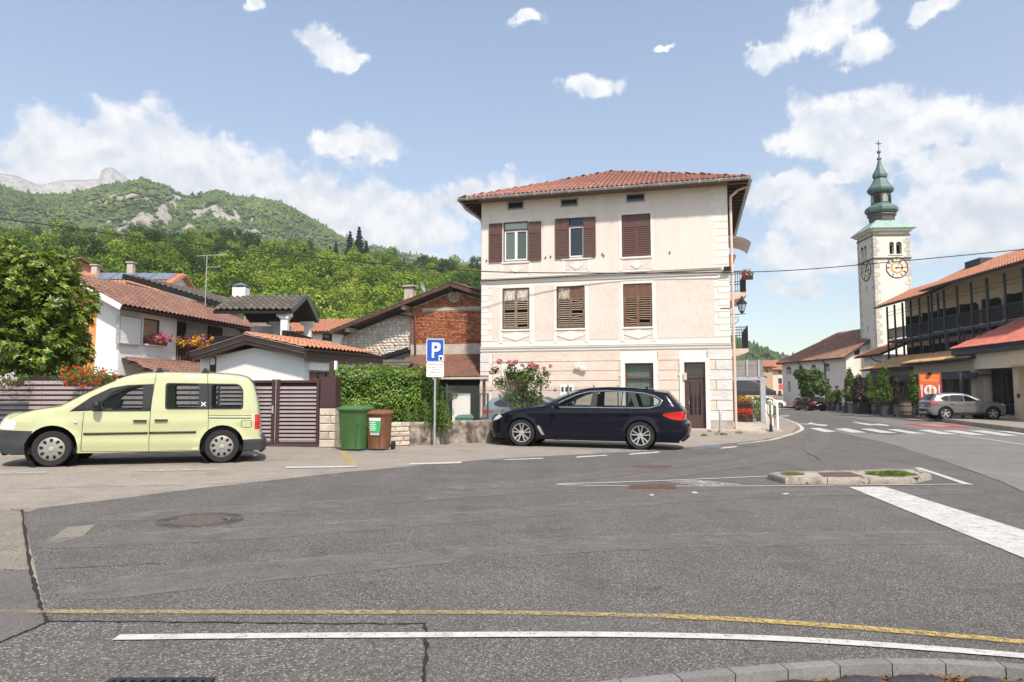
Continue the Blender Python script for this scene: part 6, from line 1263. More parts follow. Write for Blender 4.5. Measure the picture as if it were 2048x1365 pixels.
FA=Frame((-15.6, 27, 0), math.atan2(.988, .156)); wh=thing('white_house', FA.O, FA.rz, 'white two storey house with brown tiled roof, balcony and flower boxes', 'house'); AL=11.4; rec=3.55
zeA=FA.pix(236, 606)[1]; zrA=zeA+1.15; yr=2.25
m_or=mat('orange_plaster', (.66, .30, .10), .85, var=.06, scale=1.5)
bw=FA.rect(288, 636, 318, 691); dr1=FA.rect(349, 642, 369, 695);
mb=MB(); wall_holes(mb, 0, rec, 0, zeA+.05, [bw], 0, .2); mb.quad((rec, 0, 0), (rec, 1.3, 0), (rec, 1.3, zeA), (rec, 0, zeA)); mb.quad((rec, 1.3, 0), (AL, 1.3, 0), (AL, 1.3, zeA+.3), (rec, 1.3, zeA+.3)); mb.quad((AL, 1.3, 0), (AL, 6, 0), (AL, 6, zeA), (AL, 1.3, zeA))
xg=-.001; yo=FA.loc(at(191, 640, 27.1))[1]; mb.add([(0, 0, 0), (0, 0, zeA+.05), (0, yo, zeA+.05+yo*.5), (0, yo, 0)], [(0, 1, 2, 3)]); mb.build('wall', white_pl, wh)
mb=MB(); mb.add([(-.03, yo, 0), (-.03, yo, zeA+.05+yo*.5), (-.03, yr, zrA), (-.03, 7, zeA), (-.03, 7, 0)], [(0, 1, 2, 3, 4)]); mb.quad((-.03, yo, 0), (0, yo, 0), (0, yo, zeA+.9), (-.03, yo, zeA+.9)); mb.build('orange_wall', m_or, wh)
oe=.55; zE_=zeA-.02; mb=MB(); slab(mb, [(-.55, -oe, zE_-.18), (AL+.3, -oe, zE_-.18), (6.6, yr, zrA+.05), (-.55, yr, zrA+.05)], .14); slab(mb, [(-.55, yr, zrA+.05), (6.6, yr, zrA+.05), (AL+.3, 5.2, zE_-.2), (-.55, 5.2, zE_-.2)], .14); slab(mb, [(AL+.3, -oe, zE_-.18), (AL+.3, 5.2, zE_-.2), (6.6, yr, zrA+.05)], .14); ra=mb.build('roof', wood_dark, wh)
sA=Vector((0, yr+oe, zrA+.23-zE_)); LA=sA.length
tile_roof(ra, (-.58, -oe-.05, zE_-.15), (1, 0, 0), sA, AL+.9, LA, .27, .36, tile_brown, lambda a, b:a<AL+.9-(b/LA)*(AL+.3-6.6), 290)
gutter(ra, [(-.55, -oe-.10, zE_-.2), (AL+.3, -oe-.10, zE_-.2)], .07, fas); mb=MB(); slab(mb, [(-.60, -oe, zE_-.12), (-.56, -oe, zE_-.12), (-.56, yr, zrA+.12), (-.60, yr, zrA+.12)], .22); mb.build('barge_board', pvc, ra)
q=FA.rect(240, 629, 282, 692, -.14); mb=MB(); frame_bars(mb, q[0], q[1], q[2], q[3], .05, -.16, 0); sb=mb.build('sliding_shutter', zinc, wh)
for k in range(11):h=(q[3]-q[2]-.1)/11; MB().box(q[0]+.05, q[1]-.05, -.14+.006*(k%2), -.11, q[2]+.05+k*h, q[2]+.05+(k+1)*h-.012).build('shutter_slat', pvc, sb)
mb=MB(); frame_bars(mb, *bw, .05, .03, .12); wn_=mb.build('window', wood_dark, wh); MB().box(bw[0]+.05, bw[1]-.05, .08, .1, bw[2]+.05, bw[3]-.05).build('roller_blind', mat('tan_blind', (.36, .24, .16), .7, var=.1, scale=2, stretch=(1, 1, 30)), wn_); MB().box(bw[0]-.08, bw[1]+.12, -.2, .05, bw[2]-.07, bw[2]-.01).build('sill', white_pl, wh)
for r_ in((349, 643, 369, 700), (416, 652, 442, 700)):q=FA.rect(*r_, 1.3); MB().box(q[0], q[1], 1.24, 1.298, q[2]-.3, q[3]).build('balcony_door', wood_dark, wh)
q=FA.pix(335, 694); zb_=q[1]; zf_=FA.pix(335, 722)[1]; MB().box(rec-.02, AL-.5, .0, 1.3, zf_-.2, zf_).build('balcony_floor', white_pl, wh); MB().box(rec+.0, AL-.5, -.03, .05, zb_, zb_+.07).build('handrail', wood_dark, wh)
me=MB().lathe([(.035, 0), (.055, .12), (.035, .3), (.025, .4), (.045, .5), (.035, zb_-zf_)], 8).mesh('baluster', mat('brown_wood', (.17, .09, .05), .7, var=.3, scale=6), smooth=True)
for k in range(26):link('baluster', me, wh, (rec+.1+k*.2, .0, zf_))
MB().box(rec+.02, rec+.7, -.06, .08, zb_+.42, zb_+.50).build('shelf', mat('tan_wood', (.4, .22, .09), .7), wh)
def flower_mat(nm, c):return leafmat(nm, [sc3(c, .75), c, sc3(c, 1.2)], .6, .25, 8, .2)
FM=dict(y=flower_mat('yellow_petal', (.72, .42, .03)), p=flower_mat('purple_petal', (.52, .12, .36)), m=flower_mat('magenta_petal', (.55, .03, .14)), r=flower_mat('red_petal', (.66, .035, .02)), w=flower_mat('white_petal', (.75, .68, .70)), k=flower_mat('pink_petal', (.64, .21, .24)), l=leafmat('flower_leaf', [(.05, .11, .02), (.09, .17, .03), (.15, .22, .05)], .5, .3, 6))
def flower_box(name, loc, rz, label, L, cols, nl, nf, spread, drop, box_m=None, seed=1, fs=.05, bh=.16):
	t=thing(name, loc, rz, label, 'flowers'); rg=np.random.default_rng(seed)
	if box_m:mb=MB(); mb.prism([(-.09, 0), (.09, 0), (.11, bh), (-.11, bh)], -L/2, L/2, 'x'); mb.build('trough', box_m, t)
	def pts(n, k=1.0):u=rg.uniform(-.5, .5, n)*L*1.05; h=rg.beta(2, 2, n); return np.stack([u, rg.normal(size=n)*spread*.55-.05*k, bh+spread*1.1*(h-drop)*(1-(2*u/L/1.15)**4)], 1)
	P=pts(nl); N=rg.normal(size=P.shape); N[:, 2]+=.8; N[:, 1]-=.4; V, F=leaf_arrays(P, N, .06*(.7+.6*rg.random(nl)), .045, rg=rg); link('leaves', fast_mesh('leaves', V, F, FM['l']), t)
	for c in cols:
		n=nf//len(cols); cen=pts(max(4, n//9), 1.6); cen[:, 1]-=spread*.25; P=np.repeat(cen, 9, 0)+rg.normal(size=(len(cen)*9, 3))*fs*.55; N=rg.normal(size=P.shape)*.7; N[:, 1]-=.9; N[:, 2]+=.4
		V, F=leaf_arrays(P, N, fs*(.7+.5*rg.random(len(P))), fs*.8, rg=rg); link('blossoms', fast_mesh('blossoms', V, F, FM[c]), t)
	return t
brown_tr=mat('brown_trough', (.11, .05, .03), .7, var=.15)
q=FA.w((bw[0]+bw[1])/2+.15, -.14, bw[2]-.02); flower_box('window_flower_box', q, FA.rz, 'yellow and purple flowers in a box on the blind window sill', 1.15, 'ypm', 280, 460, .42, .2, brown_tr, 3, .09)
q=FA.w(rec+1.35, -.16, zb_-.02); flower_box('balcony_flower_box', q, FA.rz, 'yellow, purple and red flowers along the white house balcony rail', 2.7, 'yypm', 800, 1000, .54, .2, brown_tr, 4, .11); q=FA.w(rec+3.9, -.16, zb_); flower_box('balcony_flower_box', q, FA.rz, 'small box of red flowers at the far end of the balcony', 1.1, 'mr', 160, 200, .3, .3, brown_tr, 5, .08)
p=at(176, 772, 17.15); flower_box('geranium_box', (p.x, p.y, p.z-.02), 0, 'red geraniums in a box hanging on the slatted fence', 1.1, 'rrr', 900, 380, .48, .30, brown_tr, 6, .055); p=at(5, 772, 17.15); flower_box('geranium_box', (p.x, p.y, p.z), 0, 'white trailing geraniums hanging on the slatted fence below the big tree', .95, 'ww', 420, 700, .52, .55, brown_tr, 7, .045)
lr=thing('lean_to', FA.O, FA.rz, 'low brown tiled lean-to roof between the white house and the garage', 'shed'); zt0=FA.pix(330, 722)[1]; mb=MB(); slab(mb, [(.2, -.02, zt0+.0), (8.5, -.02, zt0+.0), (8.5, -2.6, zt0-.75), (-1.0, -2.6, zt0-.75)], .12); lo=mb.build('roof', wood_dark, lr)
sL=Vector((0, 2.58, .75)); tile_roof(lo, (-1.0, -2.66, zt0-.72), (1, 0, 0), sL, 9.4, sL.length, .27, .36, tile_brown, lambda a, b:a>b*.42, 250)
for x in(.1, 4, 8.2):MB().box(x, x+.12, -2.5, -2.38, 0, zt0-.84).build('post', wood_dark, lr)
MB().box(-1.05, 8.5, -2.72, -2.62, zt0-.86, zt0-.74).build('eave_board', wood_dark, lr)
dk=thing('veranda_house', (-12, 32, 0), 0, 'dark roofed house with an open veranda on white columns', 'house'); dO=Vector((-12, 32, 0))
L_=lambda*a:at(*a)-dO
R0, R1, E1_=L_(248, 550, 33.5), L_(466, 597, 44), L_(489, 622, 38); mb=MB(); slab(mb, [R0, E1_, R1], .2); rfb=mb.build('roof', tile_grey, dk); mb=MB(); mb.bar(R0+Vector((0, -.1, -.08)), E1_+Vector((0, -.1, -.08)), .12, .24); mb.build('barge_board', black_m, rfb)
uu=(E1_-R0); W0=uu.length; uu.normalize(); ft=R0+uu*((R1-R0).dot(uu)); vv_=R1-ft; Lv=vv_.length; fu=(ft-R0).length
tile_roof(rfb, R0+uu.cross(vv_.normalized())*.03, uu, vv_, W0, Lv, .27, .36, tile_grey, lambda a, b:(b/Lv)*fu<a<W0-(b/Lv)*(W0-fu), 200)
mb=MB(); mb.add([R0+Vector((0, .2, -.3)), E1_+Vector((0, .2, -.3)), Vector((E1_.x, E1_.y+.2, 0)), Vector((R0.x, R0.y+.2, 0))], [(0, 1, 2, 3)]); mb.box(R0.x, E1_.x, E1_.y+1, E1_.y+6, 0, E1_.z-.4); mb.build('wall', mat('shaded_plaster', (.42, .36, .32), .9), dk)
pk=L_(607, 592, 32); fl, fr_=L_(564, 622, 30), L_(649, 641, 34); ridge_b=Vector((pk.x-3.3, pk.y, pk.z)); zev=(fl.z+fr_.z)/2; fl=Vector((pk.x+.1, pk.y-2.1, zev)); fr_=Vector((pk.x+.1, pk.y+2.1, zev)); fb, rb_=Vector((pk.x-3.3, fl.y, zev)), Vector((pk.x-3.3, fr_.y, zev))
mb=MB(); slab(mb, [fb, fl, Vector((pk.x+.1, pk.y, pk.z)), ridge_b], .12); slab(mb, [rb_, fr_, Vector((pk.x+.1, pk.y, pk.z)), ridge_b], .12); vr=mb.build('veranda_roof', wood_dark, dk)
sV=ridge_b-fb; tile_roof(vr, fb+Vector((0, -.06, .03)), (1, 0, 0), sV, 3.4, sV.length, .27, .36, tile_grey, None, 290)
mb=MB(); mb.bar(fl+Vector((.05, 0, -.02)), Vector((pk.x+.15, pk.y, pk.z-.02)), .05, .24); mb.bar(fr_+Vector((.05, 0, -.02)), Vector((pk.x+.15, pk.y, pk.z-.02)), .05, .24); mb.build('barge_board', mat('slate_blue_metal', (.10, .11, .13), .4, metal=.4), vr)
zfl=L_(580, 676, 31).z; col_m=white_pl
for(cx, cy)in((fl.x-.35, fl.y+.35), (fr_.x-.35, fr_.y-.4), (fl.x-1.9, fr_.y-.4)):
	mb=MB(); mb.box(cx-.15, cx+.15, cy-.15, cy+.15, zfl-.1, zev-.25); mb.box(cx-.35, cx+.3, cy-.12, cy+.12, zev-.25, zev-.10); mb.box(cx-.2, cx+.2, cy-.2, cy+.2, zev-.34, zev-.25); mb.build('column', col_m, dk)
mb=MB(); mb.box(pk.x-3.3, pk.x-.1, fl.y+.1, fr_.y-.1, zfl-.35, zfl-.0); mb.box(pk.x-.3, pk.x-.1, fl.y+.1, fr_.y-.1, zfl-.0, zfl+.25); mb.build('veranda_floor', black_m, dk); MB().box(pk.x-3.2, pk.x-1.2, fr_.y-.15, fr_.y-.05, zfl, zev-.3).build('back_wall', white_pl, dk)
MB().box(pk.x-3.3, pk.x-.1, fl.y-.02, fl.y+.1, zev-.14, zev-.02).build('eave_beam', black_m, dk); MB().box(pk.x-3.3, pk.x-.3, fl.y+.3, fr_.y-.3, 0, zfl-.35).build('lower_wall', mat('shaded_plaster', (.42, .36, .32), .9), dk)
for k in range(3):flower=None
ch=L_(482, 600, 31.9); mb=MB(); w=.30; mb.box(ch.x-w, ch.x+w, ch.y-w, ch.y+w, ch.z-.4, L_(482, 577, 31.9).z); mb.build('chimney', mat('white_brick', (.72, .70, .66), .85, var=.08, scale=3, bump=.4, bscale=14), dk); mb=MB(); zc=L_(482, 577, 31.9).z
for a in(-1, 1):
	for b in(-1, 1):mb.box(ch.x+a*.27-.02, ch.x+a*.27+.02, ch.y+b*.27-.02, ch.y+b*.27+.02, zc, zc+.1)
mb.lathe([(.40, zc+.10), (.40, zc+.13), (.02, zc+.27)], 4, (ch.x, ch.y, 0), sq=0); mb.build('chimney_cap', mat('blue_grey_metal', (.16, .2, .25), .45, metal=.4), dk)
ap=at(411, 600, 36); an=thing('tv_aerial', (ap.x, ap.y, ap.z-2.2), 0, 'tall thin television aerial rising over the dark roof', 'aerial'); zt_=at(411, 512, 36).z-ap.z+2.2
mb=MB(); mb.cyl((0, 0, 0), (0, 0, zt_), .025, n=6); mb.build('mast', zinc, an); mb=MB(); mb.bar((-.55, 0, zt_-.02), (1.05, 0, zt_+.08), .03, .03); mb.bar((0, 0, zt_-.62), (.75, 0, zt_-.6), .025, .025)
for k in range(7):mb.bar((-.45+k*.2, -.2, zt_), (-.45+k*.2, .2, zt_), .012, .012)
mb.build('antenna', zinc, an)
FE=Frame((-202/FPX*33.6, 33.6, 0), HB.rz); barn=thing('brick_barn', FE.O, FE.rz, 'old barn with red brick gable, rubble stone wall and dark gabled roof', 'barn'); xb1=4.4
pkx, pkz=FE.pix(901, 566, -.55); lx, lz=FE.pix(660, 662, -.55); slope=(pkz-lz)/(pkx-lx); rx_=pkx+3.9; rzz=pkz-slope*3.9
def zroof(x):return pkz-slope*abs(x-pkx)-.30
so=.35; sx0=FE.pix(685, 680, so)[0]
m_mort=mat('brick_mortar', (.34, .25, .19), .95, var=.25, scale=8); brick_m=new_mat('old_brick'); t=NT(brick_m); g_=t.n('ShaderNodeNewGeometry'); c=t.ramp(t.math('ADD', t.math('MULTIPLY', g_.outputs['Random Per Island'], .65), t.math('MULTIPLY', t.noise(t.obj(), 1.2, 5), .35)), [(.15, (.13, .04, .022)), (.4, (.30, .085, .032)), (.65, (.40, .13, .05)), (.85, (.44, .19, .10))])
b=t.n('ShaderNodeBsdfPrincipled'); t.l(c, b.inputs['Base Color']); b.inputs['Roughness'].default_value=.9; t.l(t.bump(t.noise(t.obj(), 45, 5), .4, .01), b.inputs['Normal']); t.out(b.outputs[0])
mb=MB(); mb.add([(0, 0, 0), (xb1, 0, 0), (xb1, 0, zroof(xb1)), (pkx, 0, zroof(pkx)), (0, 0, zroof(0)), (0, 1.2, 0), (0, 1.2, zroof(0))], [(0, 1, 2, 3, 4), (0, 4, 6, 5)]); mb.build('mortar_wall', m_mort, barn)
zb0=(FE.pix(830, 712)[1]+FE.pix(955, 705)[1])/2; zB1=(FE.pix(850, 690)[1]+FE.pix(955, 686)[1])/2; zBm=FE.pix(900, 618)[1]; rcx, rcz=FE.pix(908, 593); rr=random.Random(4); parts=[]; BV=np.array([(0, 0, 0), (1, 0, 0), (1, 1, 0), (0, 1, 0), (0, 0, 1), (1, 0, 1), (1, 1, 1), (0, 1, 1)], float); BFc=np.array([(0, 3, 2, 1), (4, 5, 6, 7), (0, 1, 5, 4), (1, 2, 6, 5), (2, 3, 7, 6), (3, 0, 4, 7)])
z=zB1; row=0
while z<zroof(pkx):
	x=-.02-(.12 if row%2 else 0); h=.072
	while x<xb1:
		w=rr.choice((.235, .235, .115)); a=max(0, x); bb=min(xb1, x+w); zt2=min(zroof(a), zroof(bb))
		if bb-a>.03 and z+h<zt2 and math.hypot((a+bb)/2-rcx, z+.03-rcz)>.30 and not(zBm-.10<z+.036<zBm+.10 and(a+bb)/2>FE.pix(845, 620)[0]):
			d=rr.uniform(.004, .022); parts.append((BV*np.array([bb-a-.012, d+.01, h-.014])+np.array([a, -d, z]), BFc))
		x+=w+.004
	z+=h; row+=1
V, F=join_arrays(parts); tag(link('brickwork', fast_mesh('brickwork', V, F, brick_m), barn), kind='stuff')
conc=mat('old_lintel', (.46, .40, .34), .9, var=.2, scale=5, bump=.4, bscale=40); MB().box(FE.pix(845, 620)[0], xb1, -.03, 0, zBm-.085, zBm+.075).build('concrete_beam', conc, barn); MB().box(-.02, xb1, -.035, 0, zb0-.02, zB1-.01).build('concrete_beam', conc, barn)
mb=MB(); mb.lathe([(.27, -.03), (.29, -.02), (.22, .0), (.19, .06), (.001, .06)], 20, (rcx, 0, rcz), axis='y', cap=False); mb.build('round_window', mat('grey_pane', (.42, .42, .43), .4), barn, smooth=40)
m_rub=new_mat('rubble_stone'); t=NT(m_rub); g_=t.n('ShaderNodeNewGeometry'); c=t.ramp(g_.outputs['Random Per Island'], [(.0, (.44, .37, .30)), (.3, (.56, .52, .46)), (.7, (.66, .63, .58)), (.96, (.56, .40, .26))]); c=t.mix(t.ramp(t.noise(t.obj(), 2, 6), [(.45, 0.0), (.7, .7)]), c, (.70, .67, .63)); b=t.n('ShaderNodeBsdfPrincipled'); t.l(c, b.inputs['Base Color']); b.inputs['Roughness'].default_value=.9; t.l(t.bump(t.noise(t.obj(), 30, 5), .5, .02), b.inputs['Normal']); t.out(b.outputs[0])
mb=MB(); mb.add([(sx0, so, 0), (.05, so, 0), (.05, so, zroof(.05)), (sx0, so, zroof(sx0)), (sx0, so+5, 0), (sx0, so+5, zroof(sx0))], [(0, 1, 2, 3), (0, 3, 5, 4)]); mb.build('stone_backing', mat('dark_mortar', (.44, .40, .35), .95, var=.3, scale=9), barn)
parts=[]; z=FE.pix(740, 730, so)[1]-.6; ico=[(math.cos(a), math.sin(a))for a in np.linspace(0, 2*math.pi, 8)[:-1]]; SF=np.array([(k, (k+1)%7, 7+(k+1)%7, 7+k)for k in range(7)]); SC=np.array([(7+k, 7+(k+1)%7, 14, 14)for k in range(7)])
while z<zroof(0):
	h=rr.uniform(.08, .16); x=sx0
	while x<.05:
		w=rr.uniform(.12, .32);
		if z+h<zroof(min(x+w, .05))and z+h<zroof(x)+.02:
			cx, cz=x+w/2, z+h/2+rr.uniform(-.02, .02); j=[rr.uniform(.8, 1.08)for _ in range(7)]; d=rr.uniform(.02, .05)
			V=[(cx+a*w*.52*k, so, cz+b_*h*.55*k)for(a, b_), k in zip(ico, j)]+[(cx+a*w*.40*k, so-d, cz+b_*h*.40*k)for(a, b_), k in zip(ico, j)]+[(cx, so-d*1.25, cz)]
			parts.append((np.array(V), SF)); parts[-1]=(parts[-1][0], np.concatenate([np.concatenate([SF[:, :3], SF[:, [0, 2, 3]]]), SC[:, :3]]))
		x+=w
	z+=h*.97
V, F=join_arrays(parts); tag(link('rubble_stones', fast_mesh('rubble_stones', V, F, m_rub), barn), kind='stuff')
MB().box(sx0-.08, sx0-.002, so-.06, so+.1, 0, zroof(sx0)-.1).build('corner_post', white_pl, barn)
bdk=mat('barn_dark_roof', (.075, .055, .045), .8, var=.3, scale=4); mb=MB(); slab(mb, [(lx, -.6, lz), (pkx, -.6, pkz), (pkx, 8, pkz), (lx, 8, lz)], .12); slab(mb, [(pkx, -.6, pkz), (rx_, -.6, rzz), (rx_, 8, rzz), (pkx, 8, pkz)], .12); brf=mb.build('roof', bdk, barn)
mb=MB(); mb.bar((lx, -.62, lz-.10), (pkx, -.62, pkz-.10), .05, .17); mb.bar((pkx, -.62, pkz-.10), (rx_, -.62, rzz-.10), .05, .17); mb.build('barge_board', mat('brown_barge', (.085, .05, .035), .7, var=.3, scale=5), brf)
for x in(lx+.9, -.25, pkx, pkx+2.6):zz=pkz-slope*abs(x-pkx)-.25; MB().box(x-.10, x+.10, -.5, .6, zz-.11, zz+.09).build('purlin_end', conc if x<pkx-.5 else wood_dark, brf)
sE=Vector((pkx-lx, 0, pkz-lz)); tile_roof(brf, (lx-.05, 7.9, lz+.03), (0, -1, 0), sE, 8.4, sE.length, .27, .36, tile_brown, None, 0); sE=Vector((pkx-rx_, 0, pkz-rzz)); tile_roof(brf, (rx_, -.62, rzz+.03), (0, 1, 0), sE, 8.4, sE.length, .27, .36, tile_brown, None, 0)
mb=MB(); q=FE.pix(828, 640); mb.tube([(-1.6, .3, zroof(-1.2)+.0), (-.9, -.03, zroof(-.2)-.25), (.22, -.07, zroof(-.2)-.42), (.24, -.07, zb0+.1), (.24, -.07, zb0-.1)], .05, 8); mb.build('downpipe', dark_brown, barn, smooth=50)
cq=FE.pix(820, 592, 1.5); mb=MB(); mb.box(cq[0]-.24, cq[0]+.24, 1.3, 1.75, cq[1]-.4, FE.pix(820, 578, 1.5)[1]); mb.box(cq[0]-.32, cq[0]+.32, 1.2, 1.85, FE.pix(820, 575, 1.5)[1], FE.pix(820, 572, 1.5)[1]); mb.box(cq[0]-.2, cq[0]+.2, 1.35, 1.7, FE.pix(820, 578, 1.5)[1], FE.pix(820, 575, 1.5)[1]); mb.build('chimney', conc, barn)
dq=FE.pix(843, 575, 2.5); mb=MB(); mb.lathe([(.001, .0), (.15, .02), (.30, .08)], 16, cap=False); mb.xf(Matrix.Translation((dq[0], 2.5, dq[1]))@Matrix.Rotation(R(70), 4, 'Y')); mb.cyl((dq[0], 2.5, dq[1]-.8), (dq[0], 2.5, dq[1]), .02); mb.build('satellite_dish', zinc, barn, smooth=60)
cor=mat('rusty_corrugated', (.20, .085, .06), .8, var=.3, scale=3, dirt=(.11, .085, .06), dscale=1.0, dlo=.42, dhi=.7, stretch=(1, 1, 1)); zt1=zb0-.02; x0_, x1_=FE.pix(815, 706)[0], xb1+.2; q=FE.pix(880, 753, -2.1); zlo=q[1]; xlb=FE.pix(783, 752, -2.1)[0]
mb=MB(); n=100
for i in range(n+1):
	f=i/n; hgt=.022*math.sin(i*math.pi/1.0*.5); a=Vector((x0_+(x1_-x0_)*f, -.03, zt1)); b_=Vector((xlb+(x1_-xlb)*f, -2.1, zlo)); o_=Vector((0, 0, .022*(1 if i%2 else-1))); mb.v+=[tuple(a+o_), tuple(b_+o_)]
mb.f=[(2*i, 2*i+1, 2*i+3, 2*i+2)for i in range(n)]; mb.m=[0]*n; ctr=thing('corrugated_shelter', FE.O, FE.rz, 'rusty corrugated lean-to roof against the brick barn', 'shelter'); mb.build('corrugated_sheet', cor, ctr, fixn=False)
MB().box(xlb, x1_, -2.12, -2.02, zlo-.14, zlo-.04).build('eave_beam', conc, ctr); mb=MB(); mb.box(x0_+.1, x1_, -.25, -.15, 0, zt1-.3); mb.build('back_wall', mat('dark_boards', (.045, .028, .022), .8, var=.3, scale=4), ctr)
for x in(xlb+.15, (xlb+x1_)/2-.4, x1_-.2):MB().box(x-.06, x+.06, -2.1, -1.98, 0, zlo-.1).build('post', wood_dark, ctr)
q0, q1=FE.rect(905, 787, 940, 842, -1.6), 0; MB().box(q0[0], q0[1], -1.62, -1.55, 0, q0[3]).build('white_panel', white_pl, ctr)
sh=thing('dark_shed', FE.O, FE.rz, 'dark grey tiled shed roof between garage and corrugated shelter', 'shed'); A0, A1, A2, A3=FE.pix(735, 721, -.9), FE.pix(815, 722, -.9), FE.pix(805, 752, -2.6), FE.pix(705, 752, -2.6)
p0, p1, p2, p3=Vector((A0[0], -.9, A0[1])), Vector((A1[0], -.9, A1[1])), Vector((A2[0], -2.6, A2[1])), Vector((A3[0], -2.6, A3[1])); mb=MB(); slab(mb, [p3, p2, p1, p0], .08); sr=mb.build('roof', tile_grey, sh); u_=(p2-p3); v_=p0-p3; v_=v_-u_.normalized()*v_.dot(u_.normalized()); tile_roof(sr, p3+Vector((0, -.05, .03)), u_, v_, u_.length, v_.length, .27, .36, tile_grey, None, 200, True)
B0, B1=FE.pix(722, 728, -.3), FE.pix(818, 699, -.3); mb=MB(); mb.add([(B0[0], -.3, B0[1]), (B1[0], -.3, B1[1]), (B1[0], -.3, B0[1]-.3), (B0[0], -.3, B0[1]-.3), (B0[0], .3, B0[1]), (B1[0], .3, B1[1])], [(0, 1, 2, 3), (0, 4, 5, 1)]); mb.build('gable_boards', mat('dark_slate', (.035, .037, .042), .6), sh); mb=MB(); mb.bar((B0[0], -.34, B0[1]), (B1[0], -.34, B1[1]), .06, .2); mb.build('barge_board', black_m, sh); MB().box(A3[0]+.3, A2[0], -2.4, -.4, 0, A2[1]-.05).build('wall', mat('dark_boards', (.045, .028, .022), .8), sh)
def small_house(name, label, O, rz, w, d, ze, zr, wall_m, tile_m, ov=.45, wins=(), gable=False, plain=False):
	h=thing(name, O, rz, label, 'house'); mb=MB(); wall_holes(mb, 0, w, -1, ze, list(wins), 0, .15); mb.quad((0, 0, -1), (0, 0, ze), (0, d, ze), (0, d, -1)); mb.quad((w, 0, -1), (w, d, -1), (w, d, ze), (w, 0, ze)); mb.quad((0, d, -1), (0, d, ze), (w, d, ze), (w, d, -1))
	mb.quad((0, 0, ze), (0, d/2, zr), (0, d, ze)); mb.quad((w, 0, ze), (w, d, ze), (w, d/2, zr)); mb.build('wall', wall_m, h)
	for q in wins:mb=MB(); frame_bars(mb, *q, .06, .05, .12); f=mb.build('window', wood_dark, h); MB().box(q[0]+.06, q[1]-.06, .08, .1, q[2]+.06, q[3]-.06).build('pane', glassmat('dark_pane'), f)
	k=(zr-ze)/(d/2); mb=MB(); slab(mb, [(-ov, -ov, ze-k*ov), (w+ov, -ov, ze-k*ov), (w+ov, d/2, zr+.02), (-ov, d/2, zr+.02)], .12); slab(mb, [(-ov, d+ov, ze-k*ov), (w+ov, d+ov, ze-k*ov), (w+ov, d/2, zr+.02), (-ov, d/2, zr+.02)], .12); rf=mb.build('roof', tile_m, h)
	s=Vector((0, d/2+ov, zr+.02-ze+k*ov)); tile_roof(rf, (-ov, -ov-.04, ze-k*ov+.03), (1, 0, 0), s, w+2*ov, s.length, .27, .36, tile_m, None, 0)
	gutter(rf, [(-ov, -ov-.08, ze-k*ov-.02), (w+ov, -ov-.08, ze-k*ov-.02)], .07, dark_brown); return h
p=at(615, 690, 47); q=small_house('white_cottage', 'small white house with orange roof seen between veranda and stone barn', (p.x-1.5, 47, 0), R(-6), 7, 6, at(650, 662, 47).z, at(650, 640, 49.5).z, white_pl, tile_orange, wins=[(2.6, 3.3, at(650, 690, 47).z, at(650, 668, 47).z), (4.1, 4.8, at(650, 690, 47).z, at(650, 668, 47).z)])
p=at(150, 548, 46); h2=small_house('orange_roof_house', 'house with bright orange roof carrying solar panels behind the white house', (p.x-1, 44, 0), R(2), 7, 9, at(220, 580, 44).z-.3, at(220, 546, 48).z, white_pl, tile_orange)
zr2, ze2=at(220, 546, 48).z, at(220, 580, 44).z-.3
for k in range(4):
	k_=(zr2-ze2)/4.5; mb=MB(); x=1.6+k*1.35; slab(mb, [(x, 2.7, ze2+2.7*k_+.22), (x+1.28, 2.7, ze2+2.7*k_+.22), (x+1.28, 4.1, ze2+4.1*k_+.22), (x, 4.1, ze2+4.1*k_+.22)], .05); mb.build('solar_panel', mat('solar_cell', (.19, .235, .30), .2, metal=.3, var=.1), h2)
for x, hh in((1.1, .7), (3.6, .9)):mb=MB(); mb.box(x-.2, x+.2, 4.1, 4.5, ze2, zr2+hh-.2); mb.box(x-.28, x+.28, 4.02, 4.58, zr2+hh-.14, zr2+hh-.06); mb.cyl((x, 4.3, zr2+hh-.2), (x, 4.3, zr2+hh-.14), .15); mb.build('chimney', conc, h2)
p=at(60, 560, 50); h3=small_house('brown_roof_house', 'tall house with brown gabled roof half hidden by the big tree', (-38.8, 50.5, -.5), R(-30), 6, 6, at(130, 532, 50).z-.2, at(140, 512, 50).z+.3, mat('salmon_plaster', (.5, .28, .2), .9), tile_brown)
mg=leafmat('magnolia_leaf', [(.03, .07, .010), (.11, .17, .016), (.30, .33, .04)], .3, .22, 2.2, .5)
tr_=thing('magnolia_tree', (-14.7, 20.0, gz(-14)), 0, 'big dense glossy evergreen tree behind the slatted fence', 'tree'); rr=random.Random(12); bl=[(0, 0, 3.4, 1.35, 1.3, 1.7)]
for k in range(46):a=k*2.4; z=1.8+3.5*(k+.5)/46; q=1.65*math.sqrt(max(.05, 1-((z-3.3)/2.3)**2)); s=rr.uniform(.42, .72); bl.append((math.cos(a)*q, math.sin(a)*q*.9, z, s, s, s*.8))
rg=np.random.default_rng(9); C, dC=blob_points(bl, 5200, .45, rg); K=8; Pc=np.repeat(C, K, 0); dc=np.repeat(dC, K, 0); ang=np.tile(np.arange(K)/K*6.28, len(C))+np.repeat(rg.random(len(C))*6, K)
ax=dC+rg.normal(size=dC.shape)*.3; ax[:, 2]+=.7; ax/=np.linalg.norm(ax, axis=1, keepdims=True); e1=np.cross(ax, np.array([.3, .5, .1])); e1/=np.linalg.norm(e1, axis=1, keepdims=True); e2=np.cross(ax, e1); axr, e1, e2=[np.repeat(q, K, 0)for q in(ax, e1, e2)]
